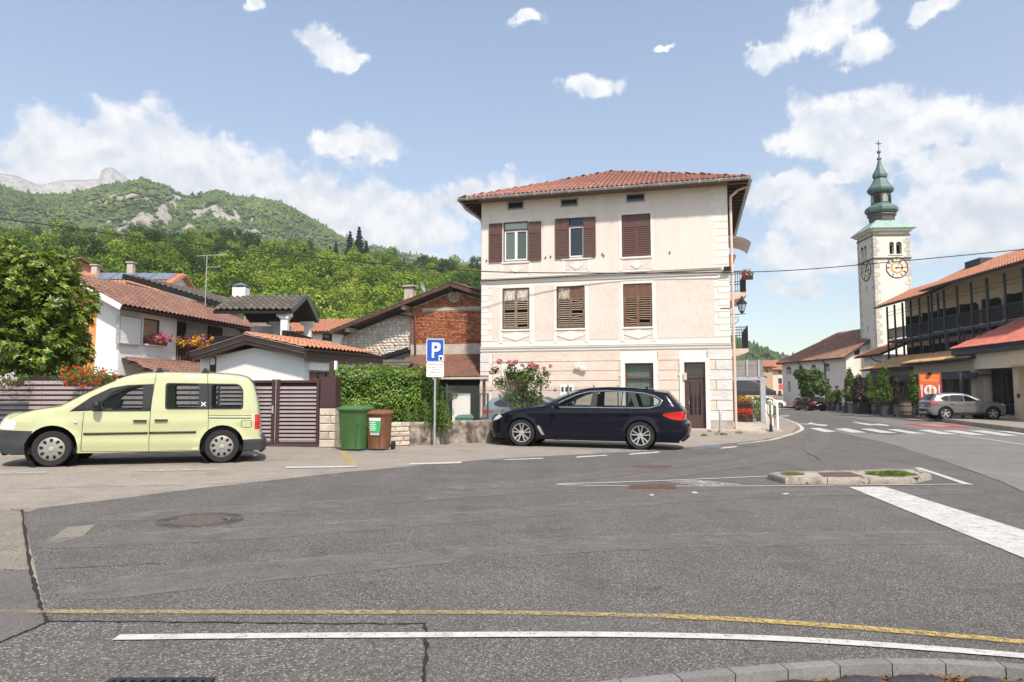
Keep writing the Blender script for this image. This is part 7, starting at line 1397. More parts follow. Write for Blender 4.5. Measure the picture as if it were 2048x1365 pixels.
dirv=(e1*np.cos(ang)[:, None]+e2*np.sin(ang)[:, None])*.9+axr*rg.uniform(.1, .7, len(ang))[:, None]; dirv/=np.linalg.norm(dirv, axis=1, keepdims=True); L=.16*(.7+.6*rg.random(len(ang)))[:, None]; side=np.cross(dirv, axr); side/=np.linalg.norm(side, axis=1, keepdims=True); up_=np.cross(side, dirv)
base, tip=Pc, Pc+dirv*L-axr*L*.12; midp=Pc+dirv*L*.5; V=np.stack([base, midp+side*L*.2+up_*L*.06, tip, midp-side*L*.2+up_*L*.06], 1).reshape(-1, 3); i4=np.arange(len(base))[:, None]*4; F=np.concatenate([i4+np.array([[0, 2, 1]]), i4+np.array([[0, 3, 2]])])
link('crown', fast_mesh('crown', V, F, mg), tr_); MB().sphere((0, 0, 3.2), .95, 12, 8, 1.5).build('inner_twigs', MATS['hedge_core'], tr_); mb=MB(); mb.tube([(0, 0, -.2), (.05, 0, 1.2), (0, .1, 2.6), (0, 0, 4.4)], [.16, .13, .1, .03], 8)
for k in range(14):a=rr.uniform(0, 6.28); z=rr.uniform(1.2, 3.8); mb.tube([(0, 0, z), (math.cos(a)*.8, math.sin(a)*.8, z+.5), (math.cos(a)*1.6, math.sin(a)*1.5, z+.8)], [.06, .04, .012], 5)
mb.build('trunk', bark, tr_, smooth=True)
SW_=.2
kb=gs([(1672, 822), (1720, 826), (1780, 832), (1836, 838), (1893, 845), (1989, 858), (2048, 866), (2200, 888)], 6)
kb2=[p for p in kb]; far=[(p[0]+40, p[1]+22)for p in(kb2[0], kb2[-1])]
mb=MB(); pts=kb2+[(58, kb2[-1][1]+4), (58, 110), (kb2[0][0]+1, 110)]; mb.quad(*[(x, y, gz(x)+SW_)for x, y in pts]); me=mb.mesh('hotel_pavement', A_light, fixn=False)
if me.polygons[0].normal.z<0:me.flip_normals()
swk=tag(link('hotel_pavement', me), kind='structure')
for a, b in zip(kb2, kb2[1:]):
	a, b=Vector(a), Vector(b); d=(b-a).normalized(); n=Vector((-d.y, d.x)); n=n if n.y>0 else-n; m2=MB(); q=[a, b, b+n*.16, a+n*.16]; m2.add([(p.x, p.y, gz(p.x)-.02)for p in q]+[(p.x, p.y, gz(p.x)+SW_+.012)for p in q], [(4, 5, 6, 7), (0, 1, 5, 4), (1, 2, 6, 5), (2, 3, 7, 6), (3, 0, 4, 7)]); m2.build('kerb_stone', m_conc, swk)
beige=mat('beige_plaster', (.62, .50, .36), .85, var=.05, scale=1.2, bump=.08, bscale=60, dirt=(.52, .42, .31), dscale=.5, dlo=.55, dhi=.85); beige2=mat('pale_beige_plaster', (.66, .58, .46), .85, var=.05, scale=1.2)
steel=mat('blue_grey_steel', (.050, .057, .070), .5, var=.15, scale=3); dkp=mat('dark_door_panel', (.022, .020, .022), .5, var=.2, scale=2)
HR=R(-94.3); FH0=Frame((0, 0, 0), HR); O_h=Vector((34.6, 62.4, 0)); FH=Frame(O_h, HR); hot=thing('balcony_hotel', FH.O, FH.rz, 'long hotel with dark steel balconies and orange tiled roof', 'hotel'); HL=25
zfl2=FH.pix(1900, 662)[1]; zrl=FH.pix(1900, 632)[1]; zev_=FH.pix(1900, 580)[1]; zfl1=zfl2-2.75
doors=[]
for k in range(9):
	x=.9+k*2.75
	for zf in(zfl2, zfl1):doors.append((x, x+1.35, zf+.02, zf+2.15))
mb=MB(); wall_holes(mb, -.4, HL, -.5, zev_+1.1, doors, 1.7, .15); mb.quad((-.4, 1.7, -.5), (-.4, 1.7, zev_+.6), (-.4, 12, zev_+.6), (-.4, 12, -.5)); mb.build('wall', mat('hotel_plaster', (.74, .60, .43), .85, var=.05, scale=1.2), hot)
for i, d_ in enumerate(doors):
	mb=MB(); frame_bars(mb, d_[0], d_[1], d_[2], d_[3], .06, 1.75, 1.84); f=mb.build('balcony_door', dkp, hot); MB().box(d_[0]+.06, d_[1]-.06, 1.80, 1.82, d_[2]+.06, d_[3]-.06).build('pane', glassmat('dark_pane'), f)
for k in range(9):
	for zf in(zfl2, zfl1):MB().box(2.42+k*2.75, 2.47+k*2.75, .35, 1.69, zf+.02, zf+1.95).build('privacy_screen', dkp, hot)
def balc(x0, x1, y0, z0, npost, tall):
	b=thing('balcony', (0, 0, 0)); b.parent=hot
	MB().box(x0, x1, y0, 1.69, z0-.24, z0).build('deck_beam', steel, b); MB().box(x0, x1, y0-.02, y0+.03, z0-.02, z0+.02).build('edge_trim', zinc, b)
	mb=MB(); zr=z0+1.05; mb.bar((x0, y0, zr), (x1, y0, zr), .06, .05); mb.bar((x0, y0, z0+.14), (x1, y0, z0+.14), .05, .04); mb.bar((x0, y0, zr), (x0, 1.6, zr), .05, .05); mb.bar((x0, y0, z0+.14), (x0, 1.6, z0+.14), .05, .05); mb.build('rail', steel, b)
	me=MB().box(-.036, .036, -.012, .012, z0+.14, zr).mesh('baluster', dkp); rr=random.Random(int(x0*7)+int(z0)); n=int((x1-x0)/.135)
	for k in range(n):
		x=x0+.07+k*.135; link('baluster', me, b, (x, y0, 0))
	for k in range(npost+1):
		x=x0+(x1-x0)*k/npost; MB().box(x-.06, x+.06, y0-.07, y0+.06, z0-2.6 if tall else z0, z0+(zev_-zfl2 if tall else 2.4)).build('post', steel, b)
		if tall and k<npost:w=(x1-x0)/npost; mb=MB(); mb.bar((x, y0, zev_-.55), (x+w, y0, zev_-.55), .03, .03); mb.bar((x, y0, zev_-.85), (x+w, y0, zev_-.85), .03, .03); mb.build('brace', steel, b)
	return b
balc(-.2, 8.4, .0, zfl2, 6, True); balc(8.5, 15.6, -.55, zfl2, 4, True); balc(15.7, HL, -.55, zfl2, 5, True); balc(-.2, 8.4, .0, zfl1, 6, False); balc(8.5, HL, -.55, zfl1, 8, False)
mb=MB(); slab(mb, [(-.9, -.75, zev_), (8.6, -.75, zev_), (8.6, 2.8, zev_+1.7), (-.9, 2.8, zev_+1.7)], .14); slab(mb, [(8.4, -1.25, zev_+.22), (HL, -1.25, zev_+.22), (HL, 2.8, zev_+2.15), (8.4, 2.8, zev_+2.15)], .14); hr=mb.build('roof', steel, hot)
s1=Vector((0, 3.55, 1.7)); tile_roof(hr, (-.9, -.82, zev_+.03), (1, 0, 0), s1, 9.5, s1.length, .3, .42, tile_orange, None, 0); s2_=Vector((0, 4.05, 1.93)); tile_roof(hr, (8.35, -1.32, zev_+.25), (1, 0, 0), s2_, HL-8.35, s2_.length, .3, .42, tile_orange, None, 0)
gutter(hr, [(-.95, -.88, zev_-.02), (8.4, -.88, zev_-.02)], .09, steel); gutter(hr, [(8.4, -1.38, zev_+.2), (HL, -1.38, zev_+.2)], .09, steel)
MB().box(9.4, 11.4, 1.6, 2.6, zev_+1.0, zev_+2.25).build('roof_hatch', steel, hr); mb=MB(); mb.bar((17, 2.2, zev_+1.7), (17.5, 2.2, zev_+2.4), .05, .05); mb.build('roof_hook', black_m, hr)
gh=thing('gatehouse', FH.w(-5.2, -.2, 0), FH.rz, 'narrow white gatehouse with orange roof between church and hotel', 'house'); FGH=Frame(FH.w(-5.2, -.2, 0), FH.rz); zg=at(1750, 712, FH.w(-3, 0, 0).y).z
mb=MB(); mb.box(.3, 4.6, 0, 5, -.5, zg); mb.build('wall', white_pl, gh); mb=MB(); slab(mb, [(-.5, -.7, zg-.05), (5.0, -.7, zg-.05), (5.0, 2.6, zg+1.3), (.6, 2.6, zg+1.3)], .12); r_=mb.build('roof', wood_dark, gh); s_=Vector((0, 3.3, 1.35)); tile_roof(r_, (-.5, -.74, zg), (1, 0, 0), s_, 5.5, s_.length, .3, .42, tile_orange, lambda a, b:a>b*.3, 0)
MB().box(1.5, 2.1, -.03, .02, zg-2.3, zg-1.3).build('window', wood_dark, gh); mb=MB(); mb.prism([(1.3, zg-1.05), (2.3, zg-1.05), (1.8, zg-.7)], -.14, -.0, 'y'); mb.build('pediment', white_pl, gh); mb=MB(); mb.tube([(3.2, -.75, zg-.1), (3.4, -.4, zg-.5), (4.6, -.1, zg-.75), (4.7, -.1, zg-1.6)], .06, 6); mb.build('downpipe', steel, gh)
lt=thing('restaurant_wing', FH.O, FH.rz, 'low restaurant wing with tan tiled lean-to roofs below the hotel balconies', 'restaurant')
def leanto(px0, px1, pye0, off, ztop, name_l):
	x0, z0=FH.pix(px0, pye0, off); x1=FH.pix(px1, pye0, off)[0]; mb=MB(); slab(mb, [(x0, off, z0), (x1, off, z0), (x1, -.4, ztop), (x0+.6, -.4, ztop)], .12); r_=mb.build('roof', steel, lt); s_=Vector((0, -.4-off, ztop-z0)); tile_roof(r_, (x0, off-.06, z0+.03), (1, 0, 0), s_, x1-x0, s_.length, .3, .42, tile_tan, lambda a, b:a>b*.2-.1, 140); gutter(r_, [(x0, off-.1, z0-.02), (x1, off-.1, z0-.02)], .08, steel); return x0, x1, z0
zt_=FH.pix(1850, 707, -.4)[1]; xa0, xa1, za0=leanto(1722, 1832, 741, -3.4, zt_-.15, 0); xb0, xb1_, zb0_=leanto(1805, 1935, 729, -4.2, zt_, 0)
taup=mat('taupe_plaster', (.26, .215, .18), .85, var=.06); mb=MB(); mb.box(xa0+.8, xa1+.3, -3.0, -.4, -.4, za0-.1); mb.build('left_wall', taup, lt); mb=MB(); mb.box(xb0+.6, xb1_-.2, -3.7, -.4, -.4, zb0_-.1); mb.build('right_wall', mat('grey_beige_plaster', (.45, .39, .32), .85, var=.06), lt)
def pane_row(x0, x1, z0, z1, y, n, nm='window'):
	for k in range(n):
		a, b=x0+(x1-x0)*k/n+.06, x0+(x1-x0)*(k+1)/n-.06; mb=MB(); frame_bars(mb, a, b, z0, z1, .08, y-.05, y+.03); f=mb.build(nm, steel, lt); MB().box(a+.08, b-.08, y-.02, y+.0, z0+.08, z1-.08).build('pane', glassmat('shop_pane', (.035, .04, .045), .03), f)
pane_row(xb0+1.2, xb1_-.6, 1.0-.35, zb0_-.75, -3.72, 4); pane_row(xa0+1.2, xa1-.4, .4, za0-.6, -3.02, 4)
pg=thing('pergola', FH.O, FH.rz, 'dark steel pergola along the restaurant terrace', 'pergola'); zpg=FH.pix(1800, 760, -4.9)[1]; xp0, xp1=FH.pix(1690, 760, -4.9)[0], FH.pix(1921, 750, -4.9)[0]
for y in(-4.9, -3.9):MB().box(xp0, xp1, y-.06, y+.06, zpg-.1, zpg+.32).build('beam', steel, pg)
for k in range(9):x=xp0+(xp1-xp0)*k/8; MB().box(x-.09, x+.09, -4.97, -4.81, -.35, zpg-.1).build('post', steel, pg); MB().box(x-.05, x+.05, -4.84, -3.0, zpg+.05, zpg+.2).build('rafter', steel, pg)
mb=MB(); mb.box(xp0, xp0+6.5, -4.93, -4.87, zpg-.35, zpg-.1); mb.build('roller_screen', dkp, pg)
FR=Frame(Vector((30.0+.075*3, 45.3, 0)), HR); rs=thing('restaurant', FR.O, FR.rz, 'beige restaurant with deep fascia, red tiled roof and large dark window', 'restaurant')
xq0=FR.pix(1917, 720, -.6)[0]; xq1=xq0+14; zf0, zf1=FR.pix(1918, 741, -.6)[1], FR.pix(1918, 712, -.6)[1]
wd=FR.rect(1973, 738, 2034, 832, .3); dd=FR.rect(1928, 762, 1958, 830, .3); pil0=FR.pix(1958, 780)[0]; pil1=FR.pix(1972, 780)[0]
mb=MB(); wall_holes(mb, xq0, xq1, -.5, zf0+.2, [(wd[0], wd[1], wd[2], zf0), (dd[0], dd[1], -.2, zf0-.62)], .3, .3); mb.quad((xq0, .3, -.5), (xq0, 8, -.5), (xq0, 8, zf0), (xq0, .3, zf0)); mb.build('wall', beige, rs)
MB().box(xq0, xq1, -.6, 1.0, zf0, zf1+.45).build('fascia', beige2, rs); MB().box(FR.pix(2020, 700, -.6)[0], xq1, -.75, -.6, zf0+.1, zf1+.55).build('fascia_step', beige, rs)
for a, b in((pil0, pil1), (FR.pix(2031, 780)[0], FR.pix(2043, 780)[0])):MB().box(a, b, -.12, .28, -.5, zf0).build('pilaster', beige, rs)
MB().box(dd[0]+.05, dd[1]-.05, .5, .56, -.3, zf0-.65).build('door', mat('taupe_door', (.30, .24, .18), .6), rs); mb=MB(); mb.box(dd[0]-.3, dd[0]-.02, .2, .32, -.3, zf0-.7); mb.build('door_jamb', beige, rs)
mb=MB(); frame_bars(mb, wd[0], wd[1], wd[2], zf0-.02, .09, .36, .48); mb.box((wd[0]+wd[1])/2-.04, (wd[0]+wd[1])/2+.04, .36, .47, wd[2]+.09, zf0-.1); mb.box(wd[0]+.09, wd[1]-.09, .36, .46, wd[2]+.62, wd[2]+.68); w_=mb.build('window', steel, rs); MB().box(wd[0]+.09, wd[1]-.09, .41, .42, wd[2]+.09, zf0-.1).build('pane', glassmat('clear_dark_pane', (.02, .024, .026), .03, .4), w_)
for k, (a, b)in enumerate(((.12, .42), (.62, .95))):MB().box(wd[0]+(wd[1]-wd[0])*a, wd[0]+(wd[1]-wd[0])*b, .5, .52, wd[2]+.15, wd[2]+1.15).build('lace_curtain', mat('lace', (.55, .56, .55), .8, var=.15, scale=10), w_)
MB().box(wd[0]-.3, wd[1]+.3, 1.4, 1.45, 0, zf0).build('room_back', black_m, rs)
sgx0, sgx1=FR.pix(1931, 750, .25)[0], FR.pix(1959, 750, .25)[0]; sg_=MB().box(sgx0, sgx1, .22, .29, zf0-.62, zf0+.0).build('sign_panel', mat('sign_beige', (.62, .50, .38), .6), rs); ink=mat('sign_ink', (.08, .055, .045), .6)
MX=lambda x, y, z:Matrix.Translation((x, y, z))@Matrix.Rotation(R(90), 4, 'X')
xm_=(sgx0+sgx1)/2; text_mesh('sign_lettering', 'TOPLI', .26, ink, rs, MX(xm_, .215, zf0-.10)); text_mesh('sign_lettering', 'restavracija', .14, ink, rs, MX(xm_, .215, zf0-.34)); text_mesh('sign_lettering', 'since 1976', .09, ink, rs, MX(xm_+.25, .215, zf0-.52)); MB().box(sgx0+.1, sgx1-.1, .212, .222, zf0-.235, zf0-.225).build('sign_rule', ink, rs)
zrd=FR.pix(1916, 699, -.8)[1]; mb=MB(); slab(mb, [(xq0-.15, -1.0, zrd), (xq1, -1.0, zrd), (xq1, 5.6, zrd+3.3), (xq0+2.2, 5.6, zrd+3.3)], .16); slab(mb, [(xq0-.15, -1.0, zrd), (xq0-.15, 9, zrd), (xq0+2.2, 5.6, zrd+3.3)], .16); rr_f=mb.build('roof', steel, rs); s_=Vector((0, 6.6, 3.3)); tile_red2=mat('rose_red_tile', (.45, .14, .10), .8, var=.2, scale=4, rvar=.15); tile_roof(rr_f, (xq0-.15, -1.06, zrd+.03), (1, 0, 0), s_, xq1-xq0, s_.length, .24, .36, tile_red2, lambda a, b:a>b*.34, 290); MB().box(xq0-.1, xq1, -1.0, -.6, zrd-.42, zrd-.16).build('eave_band', steel, rs)
p=FR.pix(2037, 792, -.13); mb=MB(); mb.cyl((p[0], -.15, p[1]), (p[0], -.125, p[1]), .14, n=20); mb.build('round_plaque', mat('purple_plaque', (.12, .03, .06), .5), rs)
bp=G(1863, 836, SW_); bn=thing('restaurant_banner', (bp.x, bp.y, gz(bp.x)+SW_), R(-20), 'orange and red banner with plate, fork and knife in front of the restaurant', 'banner'); bh=at(1863, 748, bp.y).z-gz(bp.x)-SW_; bwid=34/FPX*bp.y*1.05
bm=new_mat('banner_print'); t=NT(bm); sx_=t.n('ShaderNodeSeparateXYZ'); t.l(t.obj(), sx_.inputs[0]); c=t.ramp(t.math('DIVIDE', sx_.outputs[2], bh), [(.30, (.26, .012, .016)), (.62, (.55, .05, .03)), (1.0, (.75, .22, .03))]); b=t.n('ShaderNodeBsdfPrincipled'); t.l(c, b.inputs['Base Color']); b.inputs['Roughness'].default_value=.5; t.out(b.outputs[0])
MB().box(-bwid/2, bwid/2, -.01, .01, .15, bh).build('banner_cloth', bm, bn); mb=MB(); frame_bars(mb, -bwid/2-.06, bwid/2+.06, .02, bh+.06, .06, -.04, .04); mb.box(-.5, -.4, -.3, .3, 0, .04); mb.box(.4, .5, -.3, .3, 0, .04); mb.build('frame', mat('red_frame', (.38, .05, .035), .5), bn)
wp=plate_m; zc=bh*.62; rp=bwid*.31; mb=MB(); mb.cyl((0, -.02, zc), (0, -.011, zc), rp, n=32); mb.build('plate_print', wp, bn)
for sx, up in((-1, 1), (1, -1)):
	mb=MB(); P=smooth_poly([(0, -.62), (.20, -.3), (.24, .1), (.10, .5), (0, .62), (-.10, .5), (-.24, .1), (-.20, -.3)], 3, True); mb.add([(sx*rp*.33+x*rp*.95, -.024, zc+up*z*rp*1.05+up*.04)for x, z in P], [tuple(range(len(P)))]); mb.prism([(sx*rp*.33-.10, zc-up*rp*.78), (sx*rp*.33+.10, zc-up*rp*.78), (sx*rp*.33, zc-up*rp*.58)], -.0245, -.0235, 'y'); mb.build('fish_print', mat('fish_orange', (.50, .17, .05), .6), bn)
mb=MB(); x=-bwid*.42; mb.box(x-.03, x+.03, -.02, -.011, zc-.42, zc+.1)
for k in(-1, 0, 1):mb.box(x+k*.05-.014, x+k*.05+.014, -.02, -.011, zc+.12, zc+.36)
mb.box(x-.065, x+.065, -.02, -.011, zc+.08, zc+.13); mb.build('fork_print', wp, bn); mb=MB(); x=bwid*.42; mb.prism([(x-.03, zc-.42), (x+.03, zc-.42), (x+.03, zc), (x+.05, zc+.3), (x, zc+.4), (x-.03, zc)], -.02, -.011, 'y'); mb.build('knife_print', wp, bn)
text_mesh('banner_lettering', 'restavracija', .2, mat('banner_gold', (.8, .45, .2), .6), bn, MX(0, -.015, bh*.86)); mb=MB(); mb.sphere((0, -.12, bh+.02), .12, 10, 6); mb.build('spotlight', black_m, bn)
plm=mat('charcoal_planter', (.035, .036, .042), .6, var=.2, scale=3); bar_w=mat('barrel_wood', (.17, .125, .095), .8, var=.3, scale=3, stretch=(6, 6, 1)); sh_g=leafmat('terrace_shrub', [(.03, .07, .014), (.075, .14, .022), (.15, .22, .04)], .6, .3, 2); sh_p=leafmat('purple_shrub', [(.02, .012, .018), (.045, .022, .032), (.07, .04, .05)], .6, .2, 2)
def planter(px0, px1, py, h, label, shrub, sh_h, seed, m_=sh_g):
	p=G((px0+px1)/2, py, SW_); w=(px1-px0)/FPX*p.y*.95; t=thing('planter', (p.x, p.y+w/2, gz(p.x)+SW_), HR+R(94), label, 'planter'); mb=MB(); mb.lathe([(w*.46, 0), (w*.5, h), (w*.47, h), (w*.45, h-.06), (.01, h-.06)], 4, sq=0); mb.xf(Matrix.Rotation(0, 4, 'Z')); mb2=MB(); mb2.box(-w/2, w/2, -w/2, w/2, 0, h*.9); mb2.box(-w/2-.03, w/2+.03, -w/2-.03, w/2+.03, h*.9, h); mb2.build('box', plm, t)
	rr=random.Random(seed); bl=[(rr.uniform(-.2, .2)*w, rr.uniform(-.2, .2)*w, h+sh_h*(.15+.75*k/6), max(.42, w*.7)*(1.2-.75*k/6)*rr.uniform(.8, 1.15), max(.4, w*.7)*(1.2-.75*k/6), sh_h*.17)for k in range(7)]; leafy('shrub', m_, t, bl, 1500, .17, .5, up=.3, jit=.7, shell=.6, seed=seed); mb=MB(); mb.tube([(0, 0, h*.5), (.03, 0, h+sh_h*.7)], [.03, .01], 5); mb.build('stem', bark, t); return t
planter(1664, 1686, 822, .75, 'charcoal planter with a bushy shrub standing beside the red car', 1, 1.1, 1); planter(1696, 1714, 826, .8, 'charcoal planter with a tall green shrub at the pergola end', 1, 2.6, 2); planter(1715, 1737, 828, .82, 'charcoal planter with a purple shrub next to the pergola end planter', 1, 2.0, 3, sh_p); planter(1737, 1746, 828, .7, 'small charcoal planter wedged beside the first barrel', 1, 2.2, 6); planter(1763, 1787, 830, .85, 'charcoal planter with a broad green shrub between the two barrels', 1, 2.5, 4); planter(1787, 1800, 830, .75, 'charcoal planter with a dark purple shrub beside the last barrel', 1, 2.1, 5, sh_p); planter(1826, 1838, 832, .7, 'charcoal planter with a bright shrub beside the banner', 1, 2.2, 8)
for i, (px0, px1, py, lb)in enumerate(((1744, 1763, 829, 'old oak barrel standing between two charcoal planters'), (1799, 1823, 832, 'old oak barrel with dark hoops standing nearest the banner'), (1686, 1697, 824, 'old oak barrel at the far end of the terrace beside the bushy planter'))):
	p=G((px0+px1)/2, py, SW_); r=(px1-px0)/FPX*p.y/2; h=r*2.3; t=thing('barrel', (p.x, p.y, gz(p.x)+SW_), 0, lb, 'barrel', None)
	for k in range(16):
		a0, a1=2*math.pi*k/16+.02, 2*math.pi*(k+1)/16-.02; mb=MB(); zz=[0, .25, .5, .75, 1]; rad=[.82, .95, 1, .95, .82]
		for z_, q in zip(zz, rad):mb.v+=[(r*q*math.cos(a0), r*q*math.sin(a0), h*z_), (r*q*math.cos(a1), r*q*math.sin(a1), h*z_)]
		mb.f=[(2*j, 2*j+1, 2*j+3, 2*j+2)for j in range(4)]; mb.m=[0]*4; mb.build('stave', bar_w, t, smooth=True)
	for z_, q in((.06, .855), (.28, .968), (.72, .968), (.94, .855)):mb=MB(); mb.lathe([(r*q*1.0, h*z_-.03), (r*q*1.015, h*z_-.025), (r*q*1.015, h*z_+.025), (r*q, h*z_+.03)], 24, cap=False); mb.build('hoop', black_m, t, smooth=True)
	mb=MB(); mb.lathe([(r*.8, h*.96), (.01, h*.96)], 20, cap=False); mb.build('lid', bar_w, t)
	mb=MB(); mb.lathe([(r*.78, .02), (r*.92, h*.3), (r*.92, h*.7), (r*.78, h*.95)], 16, cap=True); mb.build('inner_wall', black_m, t)
FT=Frame((40.8, 76, 0), R(-3.2)); TA=3.95; tw=thing('church_tower', FT.O, FT.rz, 'white church tower with clock faces and a green copper onion spire', 'tower'); ty=lambda py:FT.pix(1760, py)[1]
tw_pl=mat('tower_plaster', (.70, .655, .58), .9, var=.05, scale=.8, dirt=(.6, .55, .48), dscale=.3, dlo=.55, dhi=.85); quo=mat('tower_quoin', (.52, .47, .42), .9, var=.2, scale=3, rvar=.15); copper=mat('green_copper', (.115, .19, .175), .55, metal=.15, var=.2, scale=.9, dirt=(.075, .10, .10), dscale=.9, dlo=.45, dhi=.7)
ztop=ty(462); bz0, bz1=ty(509), ty(484)
xw=lambda px:FT.pix(px, 495)[0]
b1, b2=(xw(1778.5), xw(1788)), (xw(1792), xw(1803.5)); slit=[]
mb=MB(); wall_holes(mb, 0, TA, -1, ztop, [(b1[0], b1[1], bz0, bz1-.3), (b2[0], b2[1], bz0, bz1-.3)], 0, .5)
lf=Frame(FT.w(0, TA, 0), FT.rz-math.pi/2)
PL=lambda x, y, z:(y, TA-x, z)
wall_holes(mb, 0, TA, -1, ztop, [(TA-b1[1], TA-b1[0], bz0, bz1-.3), (TA-b2[1], TA-b2[0], bz0, bz1-.3), (1.75, 2.0, ty(578), ty(567)), (1.75, 2.0, ty(660), ty(648))], 0, .5, PL)
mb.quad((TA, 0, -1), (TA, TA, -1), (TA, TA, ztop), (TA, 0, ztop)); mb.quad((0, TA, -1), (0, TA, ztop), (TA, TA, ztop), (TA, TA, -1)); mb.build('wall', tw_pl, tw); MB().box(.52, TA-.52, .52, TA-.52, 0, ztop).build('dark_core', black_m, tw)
for(a, b)in(b1, b2):
	for side in(0, 1):
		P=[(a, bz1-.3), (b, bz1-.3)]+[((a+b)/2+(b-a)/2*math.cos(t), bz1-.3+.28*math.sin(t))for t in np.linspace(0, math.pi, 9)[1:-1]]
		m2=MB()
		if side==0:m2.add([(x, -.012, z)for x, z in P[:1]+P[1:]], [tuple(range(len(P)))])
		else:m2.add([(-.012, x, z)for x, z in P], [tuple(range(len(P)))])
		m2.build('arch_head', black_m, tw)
for side in(0, 1):
	m2=MB(); xc=(b1[1]+b2[0])/2; m2.cyl((xc, .1, bz0), (xc, .1, bz1-.3), .07)if side==0 else m2.cyl((.1, xc, bz0), (.1, xc, bz1-.3), .07); m2.build('colonnette', quo, tw)
	m2=MB(); (m2.box(b1[0]-.12, b2[1]+.12, -.08, 0, bz0-.12, bz0)if side==0 else m2.box(-.08, 0, b1[0]-.12, b2[1]+.12, bz0-.12, bz0)); m2.build('sill', tw_pl, tw)
m2=MB(); m2.lathe([(.32, 0), (.26, .1), (.2, .35), (.05, .5)], 14, (1.9, 1.2, bz0+.15)); m2.build('bell', iron, tw, smooth=True)
z=0; k=0
while z<ztop-.3:
	for(cx, cy)in((0, 0), (TA, 0), (0, TA)):
		a=.62 if k%2 else .36; c=.36 if k%2 else .62; sxn=1 if cx==0 else-1; syn=1 if cy==0 else-1; m2=MB(); x0, x1=sorted((cx-sxn*.035, cx+sxn*a)); y0, y1=sorted((cy-syn*.035, cy+syn*c)); m2.box(x0, x1, y0, y1, z, z+.42); m2.build('quoin', quo, tw)
	z+=.47; k+=1
dkl=mat('dark_string', (.10, .085, .075), .8)
for py, pr in((471, .10), (517, .14)):zz=ty(py); MB().box(-pr, TA+pr, -pr, TA+pr, zz-.05, zz+.06).build('string_course', dkl, tw)
MB().box(-.25, TA+.25, -.25, TA+.25, ztop-.1, ztop+.12).build('cornice', tw_pl, tw)
for k in range(16):
	x=-.2+(TA+.4)*(k+.25)/16; MB().box(x, x+.14, -.42, -.25, ztop-.02, ztop+.14).build('dentil', tw_pl, tw); MB().box(-.42, -.25, x, x+.14, ztop-.02, ztop+.14).build('dentil', tw_pl, tw)
MB().box(-.5, TA+.5, -.5, TA+.5, ztop+.14, ztop+.24).build('cornice_slab', tw_pl, tw)
C2=TA/2; mpp=78.5/FPX/3.33; zY=lambda Y:at(1764, 270+Y/3.33, 78).z
mb=MB(); e=C2+.6; z0, z1=ztop+.24, zY(586); mb.add([(C2-e, C2-e, z0), (C2+e, C2-e, z0), (C2+e, C2+e, z0), (C2-e, C2+e, z0), (C2-1.1, C2-1.1, z1), (C2+1.1, C2-1.1, z1), (C2+1.1, C2+1.1, z1), (C2-1.1, C2+1.1, z1)], [(0, 1, 5, 4), (1, 2, 6, 5), (2, 3, 7, 6), (3, 0, 4, 7), (4, 5, 6, 7), (3, 2, 1, 0)]); mb.build('tower_roof', mat('pale_copper', (.30, .42, .38), .55, var=.15, scale=1, dirt=(.2, .28, .26), dscale=1), tw)
def onion(prof, nm, m_, n=8):
	mb=MB(); mb.lathe([(hw*mpp, zY(Y))for Y, hw in prof], n, (C2, C2, 0)); o=mb.build(nm, m_, tw, smooth=28); return o
onion([(588, 74), (552, 80), (546, 90), (538, 88), (534, 66)], 'drum', mat('brown_copper', (.11, .10, .085), .6, var=.2, scale=1)); onion([(536, 66), (532, 88), (518, 101), (500, 101), (484, 90), (472, 66), (466, 60)], 'lower_bulb', copper)
lant=onion([(468, 60), (404, 60), (398, 54)], 'lantern', mat('lantern_dark', (.075, .062, .06), .6, var=.2, scale=2))
for k in range(8):a=math.pi/4*k+math.pi/8+math.pi/8; m2=MB(); r_=58*mpp; m2.prism([(-.28, zY(462)), (.28, zY(462)), (.28, zY(425)), (0, zY(406)), (-.28, zY(425))], -r_-.02, -r_+.1, 'y'); m2.xf(Matrix.Translation((C2, C2, 0))@Matrix.Rotation(a, 4, 'Z')); m2.build('lantern_light', mat('lantern_opening', (.30, .33, .33), .3)if k%2 else black_m, tw)
onion([(400, 54), (394, 70), (382, 80), (368, 82), (355, 74), (335, 58), (315, 46), (300, 40), (296, 34)], 'middle_bulb', copper); onion([(297, 34), (290, 43), (278, 46), (266, 44), (248, 34), (225, 22), (195, 14), (172, 9), (166, 15), (158, 14), (154, 6), (132, 4)], 'upper_bulb', copper); m2=MB(); m2.sphere((C2, C2, zY(118)), .22, 12, 8); m2.build('ball', copper, tw, smooth=True)
m2=MB(); zc=zY(62); m2.bar((C2, C2, zY(108)), (C2, C2, zY(38)), .05, .05); m2.bar((C2-.38, C2, zc), (C2+.38, C2, zc), .05, .05)
for s in(-1, 1):m2.bar((C2-.22, C2, zc-s*.22), (C2+.22, C2, zc+s*.22), .03, .03)
m2.build('cross', iron, tw)
gold=mat('clock_gold', (.62, .33, .05), .5, var=.1); dial=mat('clock_white', (.74, .73, .70), .6, var=.03); R_c=19.5/FPX*78*1.05; zck=ty(536)
